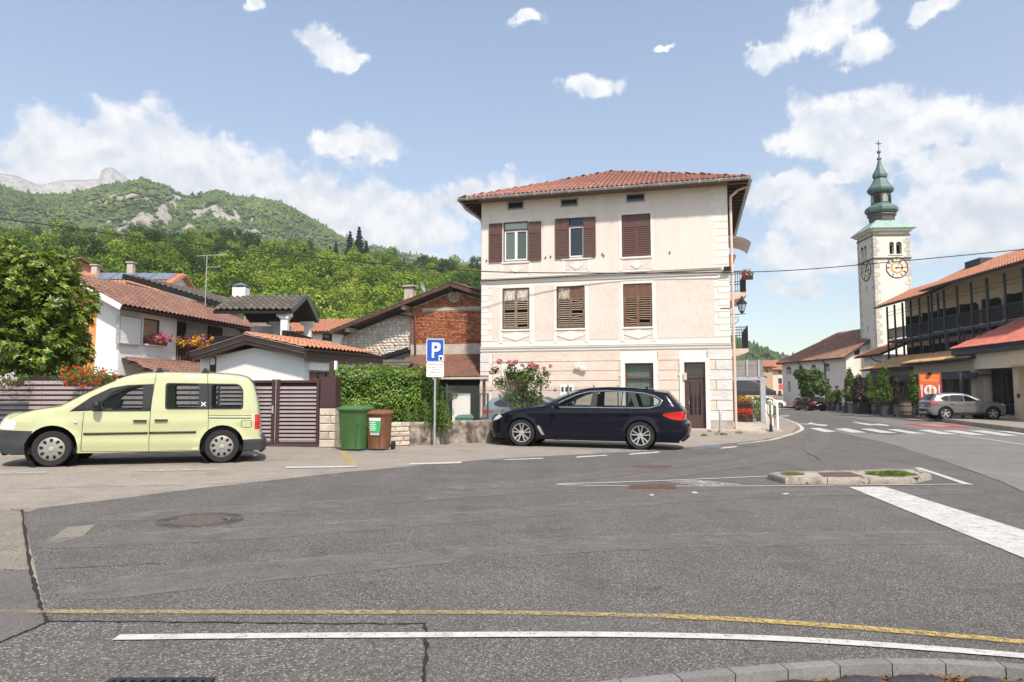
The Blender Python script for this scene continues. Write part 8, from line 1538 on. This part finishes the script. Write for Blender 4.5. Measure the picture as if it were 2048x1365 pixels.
def clock(M, xc):
	c=thing('clock', (0, 0, 0)); c.parent=tw; c.matrix_local=M
	def ring(nm, r0, r1, d, m_):m2=MB(); m2.lathe([(r0, 0), (r0, -d), (r1, -d), (r1, 0)], 40, (xc, 0, zck), axis='y', cap=False); m2.build(nm, m_, c)
	m2=MB(); m2.cyl((xc, -.03, zck), (xc, 0, zck), R_c, n=40); m2.build('dial', dial, c); ring('dial_rim', R_c*.96, R_c*1.03, .06, black_m); ring('gold_ring', R_c*.40, R_c*.62, .045, gold)
	for k in range(12):
		a=k*math.pi/6; m2=MB(); n_=(1, 3, 1, 2, 3, 2, 1, 3, 1, 3, 2, 3)[k]
		for j in range(n_):o=(j-(n_-1)/2)*.075; ca, sa=math.cos(a), math.sin(a); m2.bar((xc+R_c*.68*sa+o*ca, -.04, zck+R_c*.68*ca-o*sa), (xc+R_c*.92*sa+o*ca, -.04, zck+R_c*.92*ca-o*sa), .03, .035, up=(0, 1, 0))
		m2.build('numeral', black_m, c)
	for nm, a, L, w in(('hour_hand', R(90), .58, .10), ('minute_hand', R(28), .80, .075)):
		m2=MB(); m2.bar((xc-math.sin(a)*R_c*.22, -.075, zck-math.cos(a)*R_c*.22), (xc+math.sin(a)*R_c*L, -.075, zck+math.cos(a)*R_c*L), .025, w, up=(0, 1, 0)); m2.cyl((xc+math.sin(a)*R_c*L*.85, -.09, zck+math.cos(a)*R_c*L*.85), (xc+math.sin(a)*R_c*L*.85, -.07, zck+math.cos(a)*R_c*L*.85), w*.95, n=12); m2.build(nm, black_m, c)
xck=FT.pix(1793.5, 536)[0]; clock(Matrix.Identity(4), xck); clock(Matrix.Translation((0, TA, 0))@Matrix.Rotation(R(-90), 4, 'Z'), TA-1.95)
FN=Frame((36.7, 92.7, 0), R(-84.3)); nv=thing('church_nave', FN.O, FN.rz, 'white church nave with arched windows and weathered tiled roof', 'church'); NL, ND=14.8, 11; zen=FN.pix(1640, 716)[1]; zrn=zen+3.5
nvp=mat('nave_plaster', (.72, .68, .61), .9, var=.05, scale=.8, dirt=(.6, .55, .48), dscale=.3)
ups=[FN.rect(px-4, py-5, px+5, py+5)for px, py in((1577, 744), (1601, 742), (1627, 740), (1654, 738))]; lows=[FN.rect(1575, 763, 1581, 784), FN.rect(1652, 758, 1659, 782)]
mb=MB(); wall_holes(mb, 0, NL, -1, zen, ups+lows, 0, .35); mb.quad((NL, 0, -1), (NL, ND, -1), (NL, ND, zen), (NL, ND/2, zrn-.1), (NL, 0, zen)); mb.quad((0, 0, -1), (0, 0, zen), (0, ND, zen), (0, ND, -1)); mb.build('wall', nvp, nv)
MB().box(.1, NL-.1, .37, .4, 0, zen).build('dark_inside', black_m, nv)
for u in ups:
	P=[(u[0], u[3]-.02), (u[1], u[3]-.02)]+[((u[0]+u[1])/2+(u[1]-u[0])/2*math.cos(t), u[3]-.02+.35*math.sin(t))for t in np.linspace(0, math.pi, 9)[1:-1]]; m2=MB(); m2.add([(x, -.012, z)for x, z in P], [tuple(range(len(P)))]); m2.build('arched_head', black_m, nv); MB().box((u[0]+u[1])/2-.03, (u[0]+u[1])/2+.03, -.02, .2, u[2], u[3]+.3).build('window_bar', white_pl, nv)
mb=MB(); slab(mb, [(-.6, -.6, zen-.3), (NL+.5, -.6, zen-.3), (NL+.5, ND/2, zrn), (4.5, ND/2, zrn)], .15); slab(mb, [(-.6, -.6, zen-.3), (4.5, ND/2, zrn), (-.6, ND+.6, zen-.3)], .15); slab(mb, [(4.5, ND/2, zrn), (NL+.5, ND/2, zrn), (NL+.5, ND+.6, zen-.3), (-.6, ND+.6, zen-.3)], .15); r_=mb.build('roof', steel, nv); s_=Vector((0, ND/2+.6, zrn-zen+.3)); tile_ch=mat('church_tile', (.26, .135, .095), .85, var=.35, scale=3, dirt=(.14, .085, .065), dscale=.6); tile_roof(r_, (-.6, -.65, zen-.27), (1, 0, 0), s_, NL+1.1, s_.length, .34, .45, tile_ch, lambda a, b:a>b*(5.1/s_.length)-.1, 0)
for x in(5.0, 10.6):m2=MB(); m2.tube([(x, -.55, zen-.35), (x, -.15, zen-.7), (x, -.1, -.4)], .08, 6); m2.build('downpipe', mat('green_pipe', (.06, .10, .085), .5), nv)
q=Frame(FN.w(NL, 0, 0), FN.rz+R(90)).pix(1714, 705); MB().box(NL-.02, NL+.02, q[0]-.35, q[0]+.35, q[1]-.35, q[1]+.35).build('gable_window', black_m, nv)
tp=G(1621, 808); p=at(1621, 800, 74); th=at(1621, 738, 74).z-gz(p.x); tw_=(1658-1586)/FPX*74
sm=leafmat('street_leaf', [(.03, .06, .016), (.065, .11, .026), (.14, .19, .05)], .6, .3, .8); tr, cr, V_, F_=tree_meshes(301, th, tw_*1.15, sm, 1500, .34); t=thing('street_tree', (p.x, 74, gz(p.x)), .4, 'small round street tree in front of the white church', 'tree'); link('trunk', tr, t); link('crown', cr, t)
lp=at(1674, 800, 70); t=thing('street_lamp', (lp.x, 70, gz(lp.x)), 0, 'slim dark green lamp post beside the bushy planter', 'lamp post'); mb=MB(); mb.cyl((0, 0, 0), (0, 0, at(1674, 776, 70).z-gz(lp.x)), .06, .05); mb.build('post', MATS['green_pipe'], t); mb=MB(); mb.lathe([(.1, 0), (.28, .12), (.05, .26)], 10, (0, 0, at(1674, 776, 70).z-gz(lp.x))); mb.build('lamp_head', MATS['green_pipe'], t)
def block(name, label, px0, px1, py_e, py_r, d, wall_m, tile_m, wins, rz=0, dep=7):
	p0, p1=at(px0, py_e, d), at(px1, py_e, d); w=p1.x-p0.x; ze=p0.z; zr=at((px0+px1)/2, py_r, d+dep/2).z; F_=Frame((p0.x, d, 0), rz); ws=[F_.rect(*q)for q in wins]; return small_house(name, label, (p0.x, d, 0), rz, w, dep, ze, zr, wall_m, tile_m, .5, ws)
block('end_house', 'beige house with orange roof at the end of the street', 1545, 1590, 738, 722, 118, beige2, tile_orange, [(1556, 742, 1563, 748), (1556, 757, 1564, 768), (1556, 782, 1563, 792)])
block('end_house', 'narrow brown plastered house behind the road sign', 1526, 1545, 733, 724, 112, mat('brown_plaster', (.46, .32, .22), .9, var=.08), tile_orange, [(1532, 738, 1535, 746)])
block('end_house', 'ochre yellow low house behind the cafe awning', 1490, 1523, 772, 765, 92, mat('ochre_plaster', (.62, .36, .09), .9, var=.06), tile_brown, [])
block('end_house', 'pale house above the cafe awning with small dark windows', 1455, 1525, 752, 738, 98, white_pl, tile_tan, [(1514, 757, 1518, 768), (1478, 757, 1486, 768)])
p=at(1558, 770, 117); bnr=MB().box(p.x-.2, p.x+2.5, 116.6, 116.7, at(1558, 780, 117).z, at(1558, 769, 117).z).build('wall_banner', mat('pink_red_print', (.62, .08, .10), .6, var=.3, scale=1.2)); tag(bnr, 'small red and white banner on the end house wall', 'banner')
cp=G(1488, 852); cf=thing('cafe_parasol', (at(1488, 800, 44).x, 44, gz(14)), 0, 'wide charcoal cafe parasol behind the flower cabinet', 'parasol'); zpa, zpb=at(1488, 757, 44).z-gz(14), at(1488, 783, 44).z-gz(14); mb=MB(); e=1.5; mb.add([(-e, -e, zpb), (e, -e, zpb), (e, e, zpb), (-e, e, zpb), (0, 0, zpa), (-e, -e, zpb-.25), (e, -e, zpb-.25), (e, e, zpb-.25), (-e, e, zpb-.25)], [(0, 1, 4), (1, 2, 4), (2, 3, 4), (3, 0, 4), (0, 5, 6, 1), (1, 6, 7, 2), (2, 7, 8, 3), (3, 8, 5, 0)]); mb.build('canopy', mat('charcoal_canvas', (.03, .031, .036), .8), cf); mb=MB(); mb.cyl((0, 0, 0), (0, 0, zpa), .04); mb.box(-.3, .3, -.3, .3, 0, .06); mb.build('pole', steel, cf)
fc_=Frame((at(1470, 830, 35.5).x, 35.5, 0), R(-4)); cb=thing('flower_cabinet', (fc_.O.x, fc_.O.y, gz(12)), R(-4), 'brown wooden screen cabinet with red flowers beside the corner house', 'cabinet'); w=at(1505, 830, 35.5).x-at(1470, 830, 35.5).x; zt2=at(1488, 806, 35.5).z-gz(12); zb2=at(1488, 845, 35.5).z-gz(12); cw=mat('brown_cabinet', (.055, .028, .022), .6, var=.2, scale=4); mb=MB(); frame_bars(mb, 0, w, 0, zt2, .07, -.02, .45); mb.box(.07, w-.07, .02, .4, .07, zt2*.45); mb.build('frame', cw, cb)
for k in range(5):z=zt2*(.5+.09*k); MB().box(.07, w-.07, .0, .04, z, z+.05).build('lattice_slat', cw, cb)
MB().box(.07, w-.07, .38, .42, zt2*.4, zt2-.07).build('back_panel', black_m, cb)
flower_box('cafe_flowers', (fc_.O.x+w/2, 35.45, gz(12)+zt2*.42), 0, 'red flowers trailing through the brown cabinet lattice', w*.8, 'rr', 120, 260, .38, .15, None, 21, .07, .05); flower_box('cafe_flowers', (fc_.O.x+w/2, 35.6, gz(12)+zt2), 0, 'yellow and orange flowers on top of the brown cabinet', w*.7, 'yr', 160, 120, .26, .1, brown_tr, 22, .06, .1)
sp_=at(1518, 835, 39); t=thing('street_shrub', (sp_.x, 39, gz(sp_.x)), 0, 'loose green shrub with pale flowers beside the road sign post', 'shrub'); leafy('foliage', leafmat('shrub_leaf', [(.05, .10, .02), (.10, .18, .03), (.19, .27, .05)], .5, .3, 1.5), t, [(-.3, 0, .75, .6, .5, .65), (.35, 0, .7, .55, .5, .55), (0, .2, .95, .6, .5, .5), (.8, .1, .5, .35, .3, .4), (-.7, 0, .5, .35, .35, .4)], 3200, .09, .4, up=.4, jit=.7, shell=.6, seed=31); mb=MB()
for k in range(7):a=k*.9; mb.tube([(math.cos(a)*.1, math.sin(a)*.1, 0), (math.cos(a)*.4, math.sin(a)*.3, .8)], [.02, .008], 5)
mb.build('stems', bark, t); q=np.random.default_rng(3); P=np.stack([.6+q.normal(size=60)*.3, -.35+q.normal(size=60)*.1, .7+q.normal(size=60)*.25], 1); V, F=leaf_arrays(P, q.normal(size=(60, 3))+np.array([0, -1, .5]), .06, .05); link('blossoms', fast_mesh('blossoms', V, F, FM['w']), t)
sp_=G(1524, 846); t=thing('road_sign', (sp_.x, sp_.y, gz(sp_.x)), R(-3), 'large road sign seen from behind on a grey post', 'sign'); d=sp_.y; X=lambda px:at(px, 740, d).x-sp_.x; Z=lambda py:at(1500, py, d).z-gz(sp_.x); galv=mat('galvanised', (.36, .38, .41), .5, metal=.3, var=.1, scale=3); bk_m=mat('sign_back', (.22, .205, .205), .6, var=.1, scale=2)
MB().box(X(1519), X(1529), -.08, .08, -.1, Z(756)).build('post', galv, t); MB().box(X(1464), X(1529), -.07, .07, Z(761), Z(754)).build('cross_arm', galv, t)
for k in range(3):a, b=Z(754)+(Z(721)-Z(754))*k/3, Z(754)+(Z(721)-Z(754))*(k+1)/3; MB().box(X(1464), X(1526), -.01, .02, a+.012, b-.012).build('sign_plank', bk_m, t)
for px in(1471, 1494, 1517):MB().box(X(px)-.045, X(px)+.045, -.07, -.012, Z(757), Z(720)).build('upright', galv, t)
for i, (px, py, h, m_, lb)in enumerate(((1533, 852, 1.05, pvc, 'slim white marker post behind the road sign post'), (1537, 854, 1.0, mat('peach_post', (.62, .45, .36), .6), 'peach coloured marker post close to the road sign'), (1545, 853, .98, pvc, 'white marker post beside the bent rusty stake'), (1555.5, 862, 1.2, pvc, 'tall white marker post at the yellow hatched corner'), (1518, 842, .8, zinc, 'thin grey stake beside the street shrub'))):
	p=G(px, py); t=thing('marker_post', (p.x, p.y, gz(p.x)), 0, lb, 'post'); MB().lathe([(.045, 0), (.045, h-.03), (.03, h)], 10).build('tube', m_, t, smooth=40); MB().lathe([(.08, 0), (.08, .02)], 10).build('foot', zinc, t)
p=G(1542, 864); t=thing('bent_stake', (p.x, p.y, gz(p.x)), 0, 'bent rusty forked stake at the kerb corner', 'stake'); mb=MB(); mb.tube([(0, 0, 0), (.0, 0, .3), (.02, 0, .5), (-.18, 0, .85)], [.05, .05, .03, .012], 7); mb.build('stem', bark, t); mb=MB(); mb.tube([(.02, 0, .48), (.12, 0, .75), (.2, .0, 1.0)], [.022, .015, .008], 6); mb.build('fork', bark, t); MB().lathe([(.07, 0), (.06, .2), (.05, .3)], 8).build('sleeve', blk, t)
sp_=G(869, 892); ps=thing('parking_sign', (sp_.x, sp_.y, gz(sp_.x)), R(8), 'blue parking sign with white time plate on a grey post', 'sign'); d=sp_.y; Z=lambda py:at(870, py, d).z-gz(sp_.x); u1=d/FPX
MB().cyl((0, .05, -.05), (0, .05, Z(682)), .03, n=12).build('post', galv, ps, smooth=40)
for py in(785, 852, 876):MB().cyl((0, .05, Z(py)-.015), (0, .05, Z(py)+.015), .036, n=12).build('clamp', zinc, ps)
def rplate(nm, w, z0, z1, y, m_, r=.04, t=.012, par=ps):
	P=round_poly([(-w/2, z0), (w/2, z0), (w/2, z1), (-w/2, z1)], r, 4); return MB().prism(P, y-t, y, 'y').build(nm, m_, par)
wht=mat('sign_white', (.72, .73, .73), .4, var=.03); blu_m=mat('sign_blue', (.012, .075, .42), .4, var=.06, scale=4); wP=35*u1; rplate('sign_panel', wP, Z(724), Z(678), .0, wht); rplate('blue_field', wP*.93, Z(724)+.018, Z(678)-.018, -.0125, blu_m, .035, .003); rplate('time_plate', wP*.99, Z(754.5), Z(725), .0, wht)
zP=(Z(724)+Z(678))/2; hP=Z(678)-Z(724); mb=MB(); w=hP*.10; x=-wP*.2; mb.box(x, x+w, -.018, -.0155, zP-hP*.33, zP+hP*.33); o=[(x+w, zP+hP*.33), (x+w+.10, zP+hP*.33), (x+w+.165, zP+hP*.27), (x+w+.175, zP+hP*.12), (x+w+.15, zP+.0), (x+w+.09, zP-hP*.06), (x+w, zP-hP*.06)]; i_=[(x+w, zP+hP*.20), (x+w+.06, zP+hP*.20), (x+w+.085, zP+hP*.17), (x+w+.09, zP+hP*.12), (x+w+.08, zP+hP*.08), (x+w+.05, zP+hP*.06), (x+w, zP+hP*.06)]
for k in range(6):mb.add([(a, -.018, b)for a, b in(o[k], o[k+1], i_[k+1], i_[k])], [(0, 1, 2, 3)])
mb.build('letter_p', wht, ps, fixn=False); P=round_poly([(.09, Z(724)+.03), (wP*.44, Z(724)+.03), (wP*.44, Z(711)), (.09, Z(711))], .02, 3); MB().prism(P, -.019, -.0165, 'y').build('meter_field', wht, ps); xc=(.09+wP*.44)/2; zz=Z(718); MB().prism([(xc-.03, zz+.05), (xc+.03, zz+.05), (xc+.035, zz+.0), (xc+.015, zz-.035), (xc-.015, zz-.035), (xc-.035, zz)], -.0205, -.0192, 'y').build('meter_symbol', blk, ps)
for k, (tx, sz)in enumerate((('od 08:00 do 22:00', .058), ('dovoljeno 15 min', .052), ('za stranke', .05), ('dostava 30 m', .052), ('razen za lokalni dovoz', .044))):text_mesh('lettering', tx, sz, blk, ps, MX(0, -.0145, Z(729.5+k*5.2)), .001)
def bin_(px, py, w, dep, h, m_, m_lid, label, rz, seed, sticker=False):
	p=G(px, py); t=thing('wheelie_bin', (p.x, p.y+dep/2, gz(p.x)), rz, label, 'bin'); a, b=w/2, dep/2; mb=MB(); zz=[(.04, .80), (.08, .83), (h*.86, .98), (h*.90, 1.05)]
	for z, s in zz:r_=.05; mb.v+=[(x*s, y*s if y<0 else y*(.7+.3*s), z)for x, y in round_poly([(-a, -b), (a, -b), (a, b), (-a, b)], r_, 2)]
	n=12; mb.f=[(i*n+k, i*n+(k+1)%n, (i+1)*n+(k+1)%n, (i+1)*n+k)for i in range(3)for k in range(n)]+[tuple(range(n))]; mb.m=[0]*len(mb.f); mb.build('body', m_, t, smooth=30)
	mb=MB(); P=round_poly([(-a*1.1, -b*1.14), (a*1.1, -b*1.14), (a*1.1, b*1.05), (-a*1.1, b*1.05)], .05, 3); n=len(P)
	for z, s in((h*.89, 1), (h*.925, 1), (h*.95, .9), (h*.985, .55)):mb.v+=[(x*s, y*s+(1-s)*.12, z)for x, y in P]
	mb.f=[(i*n+k, i*n+(k+1)%n, (i+1)*n+(k+1)%n, (i+1)*n+k)for i in range(3)for k in range(n)]+[tuple(range(3*n, 4*n)), tuple(range(n))]; mb.m=[0]*len(mb.f); mb.build('lid', m_lid, t, smooth=35)
	for sx in(-.45, .3):MB().box(sx*a-.06, sx*a+.06, -b*.62, -b*.45, h*.945, h*.965).build('lid_grip', well_m, t)
	mb=MB(); mb.tube([(-a*.8, b, h*.93), (-a*.8, b+.09, h*.97), (a*.8, b+.09, h*.97), (a*.8, b, h*.93)], .017, 6); mb.build('handle', m_, t, smooth=True)
	for s in(-1, 1):mb=MB(); mb.cyl((s*(a*.9), b+.02, .1), (s*(a*.9+.055), b+.02, .1), .1, n=18); mb.build('wheel', rubber, t, smooth=40)
	mb=MB(); mb.tube([(-a*.5, -b*.85-.012, .1), (-a*.5, -b*.9-.012, h*.36), (-a*.62, -b*.95-.012, h*.55), (-a*.9, -b*.96-.012, h*.62)], .008, 5); mb.tube([(a*.5, -b*.85-.012, .1), (a*.5, -b*.9-.012, h*.36), (a*.62, -b*.95-.012, h*.55), (a*.9, -b*.96-.012, h*.62)], .008, 5); mb.build('moulded_rib', m_, t, smooth=True)
	if sticker:
		f=lambda z:-b*(.83+.15*z/(h*.86))-.012; z0, z1, zm=h*.36, h*.80, h*.45
		def st(nm, x0, x1, za, zb, m2, o=0):MB().add([(x0, f(za)-o, za), (x1, f(za)-o, za), (x1, f(zb)-o, zb), (x0, f(zb)-o, zb)], [(0, 1, 2, 3)]).build(nm, m2, t, fixn=False)
		st('sticker', -a*.62, a*.62, zm, z1, mat('sticker_green', (.05, .42, .14), .5, var=.2, scale=6)); st('sticker_foot', -a*.62, a*.62, z0, zm-.002, blk); st('sticker_head', -a*.62, a*.62, z1-.07, z1, wht, .001)
		for k in range(5):st('sticker_text_line', -a*.55, a*(.05+.1*(k%2)), z1-.12-k*.045, z1-.10-k*.045, wht, .0015)
		for k in range(2):st('sticker_text_line', -a*.55, a*.5, z0+.02+k*.035, z0+.04+k*.035, wht, .0015)
	return t
gb=mat('green_bin_plastic', (.060, .145, .045), .5, var=.1, scale=3, dirt=(.09, .15, .07), dscale=2); bb_=mat('brown_bin_plastic', (.20, .085, .045), .55, var=.1, scale=3, dirt=(.25, .13, .085), dscale=2)
bin_(704, 903, .62, .66, 1.09, gb, gb, 'green wheelie bin standing beside the gate pillar', R(-14), 1); bin_(754, 902, .48, .52, .98, bb_, bb_, 'brown wheelie bin with a green sticker next to the green bin', R(-14), 2, True)
p=at(1042, 845, 20.9); rb=thing('rose_bush', (p.x, 20.9, .1), 0, 'tall rose bush with pink blooms in front of the cream corner house', 'bush'); u2=20.9/FPX; zt=at(1042, 700, 20.9).z-.1; mb=MB(); rr=random.Random(3)
for k in range(7):a=rr.uniform(-.6, .6); mb.tube([(rr.uniform(-.1, .2), rr.uniform(-.1, .1), 0), (a*.5, rr.uniform(-.15, .15), zt*.35), (a, rr.uniform(-.3, .3), zt*.8)], [.035 if k<3 else .02, .022, .008], 6)
mb.build('stems', mat('rose_stem', (.20, .13, .085), .8, var=.3, scale=8), rb, smooth=True)
bl=[(x*u2, rr.uniform(-.25, .25), (845-y)*u2+.02, s*u2, s*u2*.9, s*u2*.8)for x, y, s in((-40, 740, 17), (-15, 725, 24), (15, 730, 26), (38, 738, 20), (-25, 765, 20), (5, 760, 26), (28, 768, 18), (-5, 790, 20), (50, 720, 9), (-52, 715, 10), (45, 800, 10), (-30, 800, 11), (20, 712, 16), (-20, 705, 12))]
rl=leafmat('rose_leaf', [(.025, .065, .014), (.06, .12, .022), (.20, .24, .05)], .4, .3, 3, .45); leafy('foliage', rl, rb, bl, 3400, .075, .6, up=.35, jit=.8, shell=.8, seed=41); rg=np.random.default_rng(6); pm=FM['k']
for x, y, s in((-43, 697, 7), (-20, 699, 7), (-10, 697, 6), (20, 703, 8), (31, 706, 6), (58, 706, 5), (-60, 718, 5), (45, 710, 5), (67, 753, 4), (2, 704, 5)):
	n=34; c_=np.array([x*u2, -.25, (845-y)*u2]); dv=rg.normal(size=(n, 3)); dv/=np.linalg.norm(dv, axis=1, keepdims=True); V, F=leaf_arrays(c_+dv*s*u2*(.35+.5*rg.random((n, 1))), dv+rg.normal(size=(n, 3))*.3, s*u2*.7, s*u2*.65, rg=rg); link('rose_bloom', fast_mesh('rose_bloom', V, F, pm), rb)
cfz=LW.pix(1000, 772)[1]; cf_=thing('wire_fence', LW.O, LW.rz, 'green wire mesh fence on thin posts behind the low wall', 'fence'); xs0, xs1=LW.pix(905, 830)[0], LW.pix(1250, 800)[0]; grn=mat('green_wire', (.055, .085, .07), .6); np_=6
for k in range(np_+1):x=xs0+(xs1-xs0)*k/np_; MB().cyl((x, .32, 0), (x, .32, cfz+.05), .022, n=8).build('post', conc if k==1 else grn, cf_)
mb=MB(); s=.09; hgt=cfz-lwt+.15; n=int((xs1-xs0)/s)
for k in range(-int(hgt/s), n):
	for sg_ in(1, -1):
		xa, xb_=xs0+k*s, xs0+k*s+hgt; za, zb_=(cfz-hgt, cfz)if sg_>0 else(cfz, cfz-hgt); t0=max(0, (xs0-xa)/hgt); t1=min(1, (xs1-xa)/hgt)
		if t1>t0:mb.bar((xa+hgt*t0, .30, za+(zb_-za)*t0), (xa+hgt*t1, .30, za+(zb_-za)*t1), .005, .005)
tag(mb.build('wire_mesh', mat('mesh_wire', (.22, .23, .22), .5, metal=.4), cf_), kind='stuff'); mb=MB(); a, b=LW.pix(968, 800)[0], LW.pix(987, 800)[0]; frame_bars(mb, a, b, lwt+.02, LW.pix(975, 787)[1], .035, .24, .28); mb.build('gate_frame', grn, cf_)
q=FE.w(FE.pix(855, 770, -2.2)[0], -2.2, 0); t=thing('ivy', (q.x, q.y, FE.pix(855, 790, -2.2)[1]), FE.rz, 'dark ivy hanging under the corrugated roof edge', 'plant'); leafy('foliage', leafmat('ivy_leaf', [(.015, .04, .012), (.04, .075, .02), (.12, .16, .06)], .5, .2, 2), t, [(x, 0, .1+.12*math.sin(x*5), .45, .2, .26)for x in(-.9, -.4, .1, .6, 1.0)], 1500, .09, .8, seed=51); MB().tube([(-1.2, .05, .3), (1.3, .05, .34)], .012, 5).build('stem', bark, t)
p=at(928, 836, 24); t=thing('yard_box', (p.x, 24, gz(0)), 0, 'small green plastic box in the yard behind the wire fence', 'box'); MB().box(-.3, .3, -.2, .2, 0, .55).build('tub', mat('teal_plastic', (.05, .17, .12), .5), t); mb=MB(); mb.prism([(-.34, .56), (.34, .56), (.26, .68), (-.2, .66)], -.23, .23, 'y'); mb.build('cover', mat('teal_lid', (.09, .26, .17), .5), t)
cab=mat('cable_black', (.012, .012, .013), .6)
def cable(pts, r, label):
	mb=MB(); mb.tube(spline(pts, 10), r, 6); tag(mb.build('overhead_cable', cab, None, smooth=True), label, 'cable')
f0=HB.w(HB.pix(1455, 547)[0], -.16, HB.pix(1455, 547)[1]); f1=HB.w(HB.pix(1200, 549)[0], -.3, HB.pix(1200, 549)[1])
cable([at(-260, 402, 23), at(0, 437, 24.6), at(240, 470, 26), at(480, 499, 27.3), at(720, 524, 28.6), at(960, 543, 29.4), f1, f0], .021, 'black overhead cable running from the left to the corner house facade')
cable([f0, at(1600, 540, 27.4), at(1820, 521, 26.2), at(2048, 499, 25), at(2400, 462, 23)], .017, 'black overhead cable leaving the corner house over the street to the right')
for k in range(3):mb=MB(); z=zL1+.13+.035*k; mb.tube([(0, -.125, z-.08), (HW*.5, -.125, z-.05), (HW-.3, -.125, z-.02)], .011, 5); mb.build('wall_cable', cab, house)
MB().box(HW-.22, HW+.06, -.22, -.12, zL1+.02, zL1+.2).build('cable_anchor', iron, house)
sd=tag(bpy.data.objects.new('house_pavement', None), kind='structure'); COL.objects.link(sd); slb=mat('pavement_slab', (.44, .385, .325), .9, var=.12, scale=4, bump=.3, bscale=50, rvar=.07, dirt=(.3, .25, .2), dscale=2, world=True)
def hslab(x0, x1, y0, y1, h=.07):
	c=HB.w((x0+x1)/2, (y0+y1)/2, 0); g0=gz(c.x); MB().box(x0+.006, x1-.006, y0+.006, y1-.006, g0-.1, g0+h).build('paving_slab', slb, sd, HB.O, HB.rz)
for k in range(8):hslab(HW-4.6+k*.72, HW-4.6+(k+1)*.72, -1.25, -.10)
for k in range(9):hslab(HW+.18, HW+1.05, .0+k*.95-.1, .95+k*.95-.1); hslab(HW+1.05, HW+1.9, .0+k*.95-.1, .95+k*.95-.1)
p=G(1441, 866); t=thing('bollard', (p.x, p.y, gz(p.x)), 0, 'grey metal bollard on the pavement by the house door', 'bollard'); MB().lathe([(.05, 0), (.05, .86), (.04, .88)], 12).build('tube', galv, t, smooth=40); MB().lathe([(.052, .66), (.052, .885), (.04, .9)], 12).build('sleeve', zinc, t, smooth=40)
for i, (px, py, s)in enumerate(((1438, 871, .10), (1448, 871, .08), (1478, 868, .10), (1408, 873, .07), (1527, 864, .16), (1520, 850, .2))):q=G(px, py); weeds('weed', q.x, q.y, gz(q.x)+.02, s*1.6, s, s*1.6, 60, .07, ('green weed at the foot of the grey bollard', 'weed tuft on the far side of the bollard foot', 'weed growing in the joint beside the house corner', 'small weed below the brown door step', 'yellowish weed at the marker posts', 'tall weed at the road sign post')[i], 60+i)
b0=HB.w(HW+.8, 1.15, side_z(1500, 560, HW+.8, 1.2)); flower_box('balcony_flowers', b0, HB.rz, 'pink and red flowers on the upper balcony of the corner house', .45, 'kr', 200, 90, .3, .2, brown_tr, 71, .06)
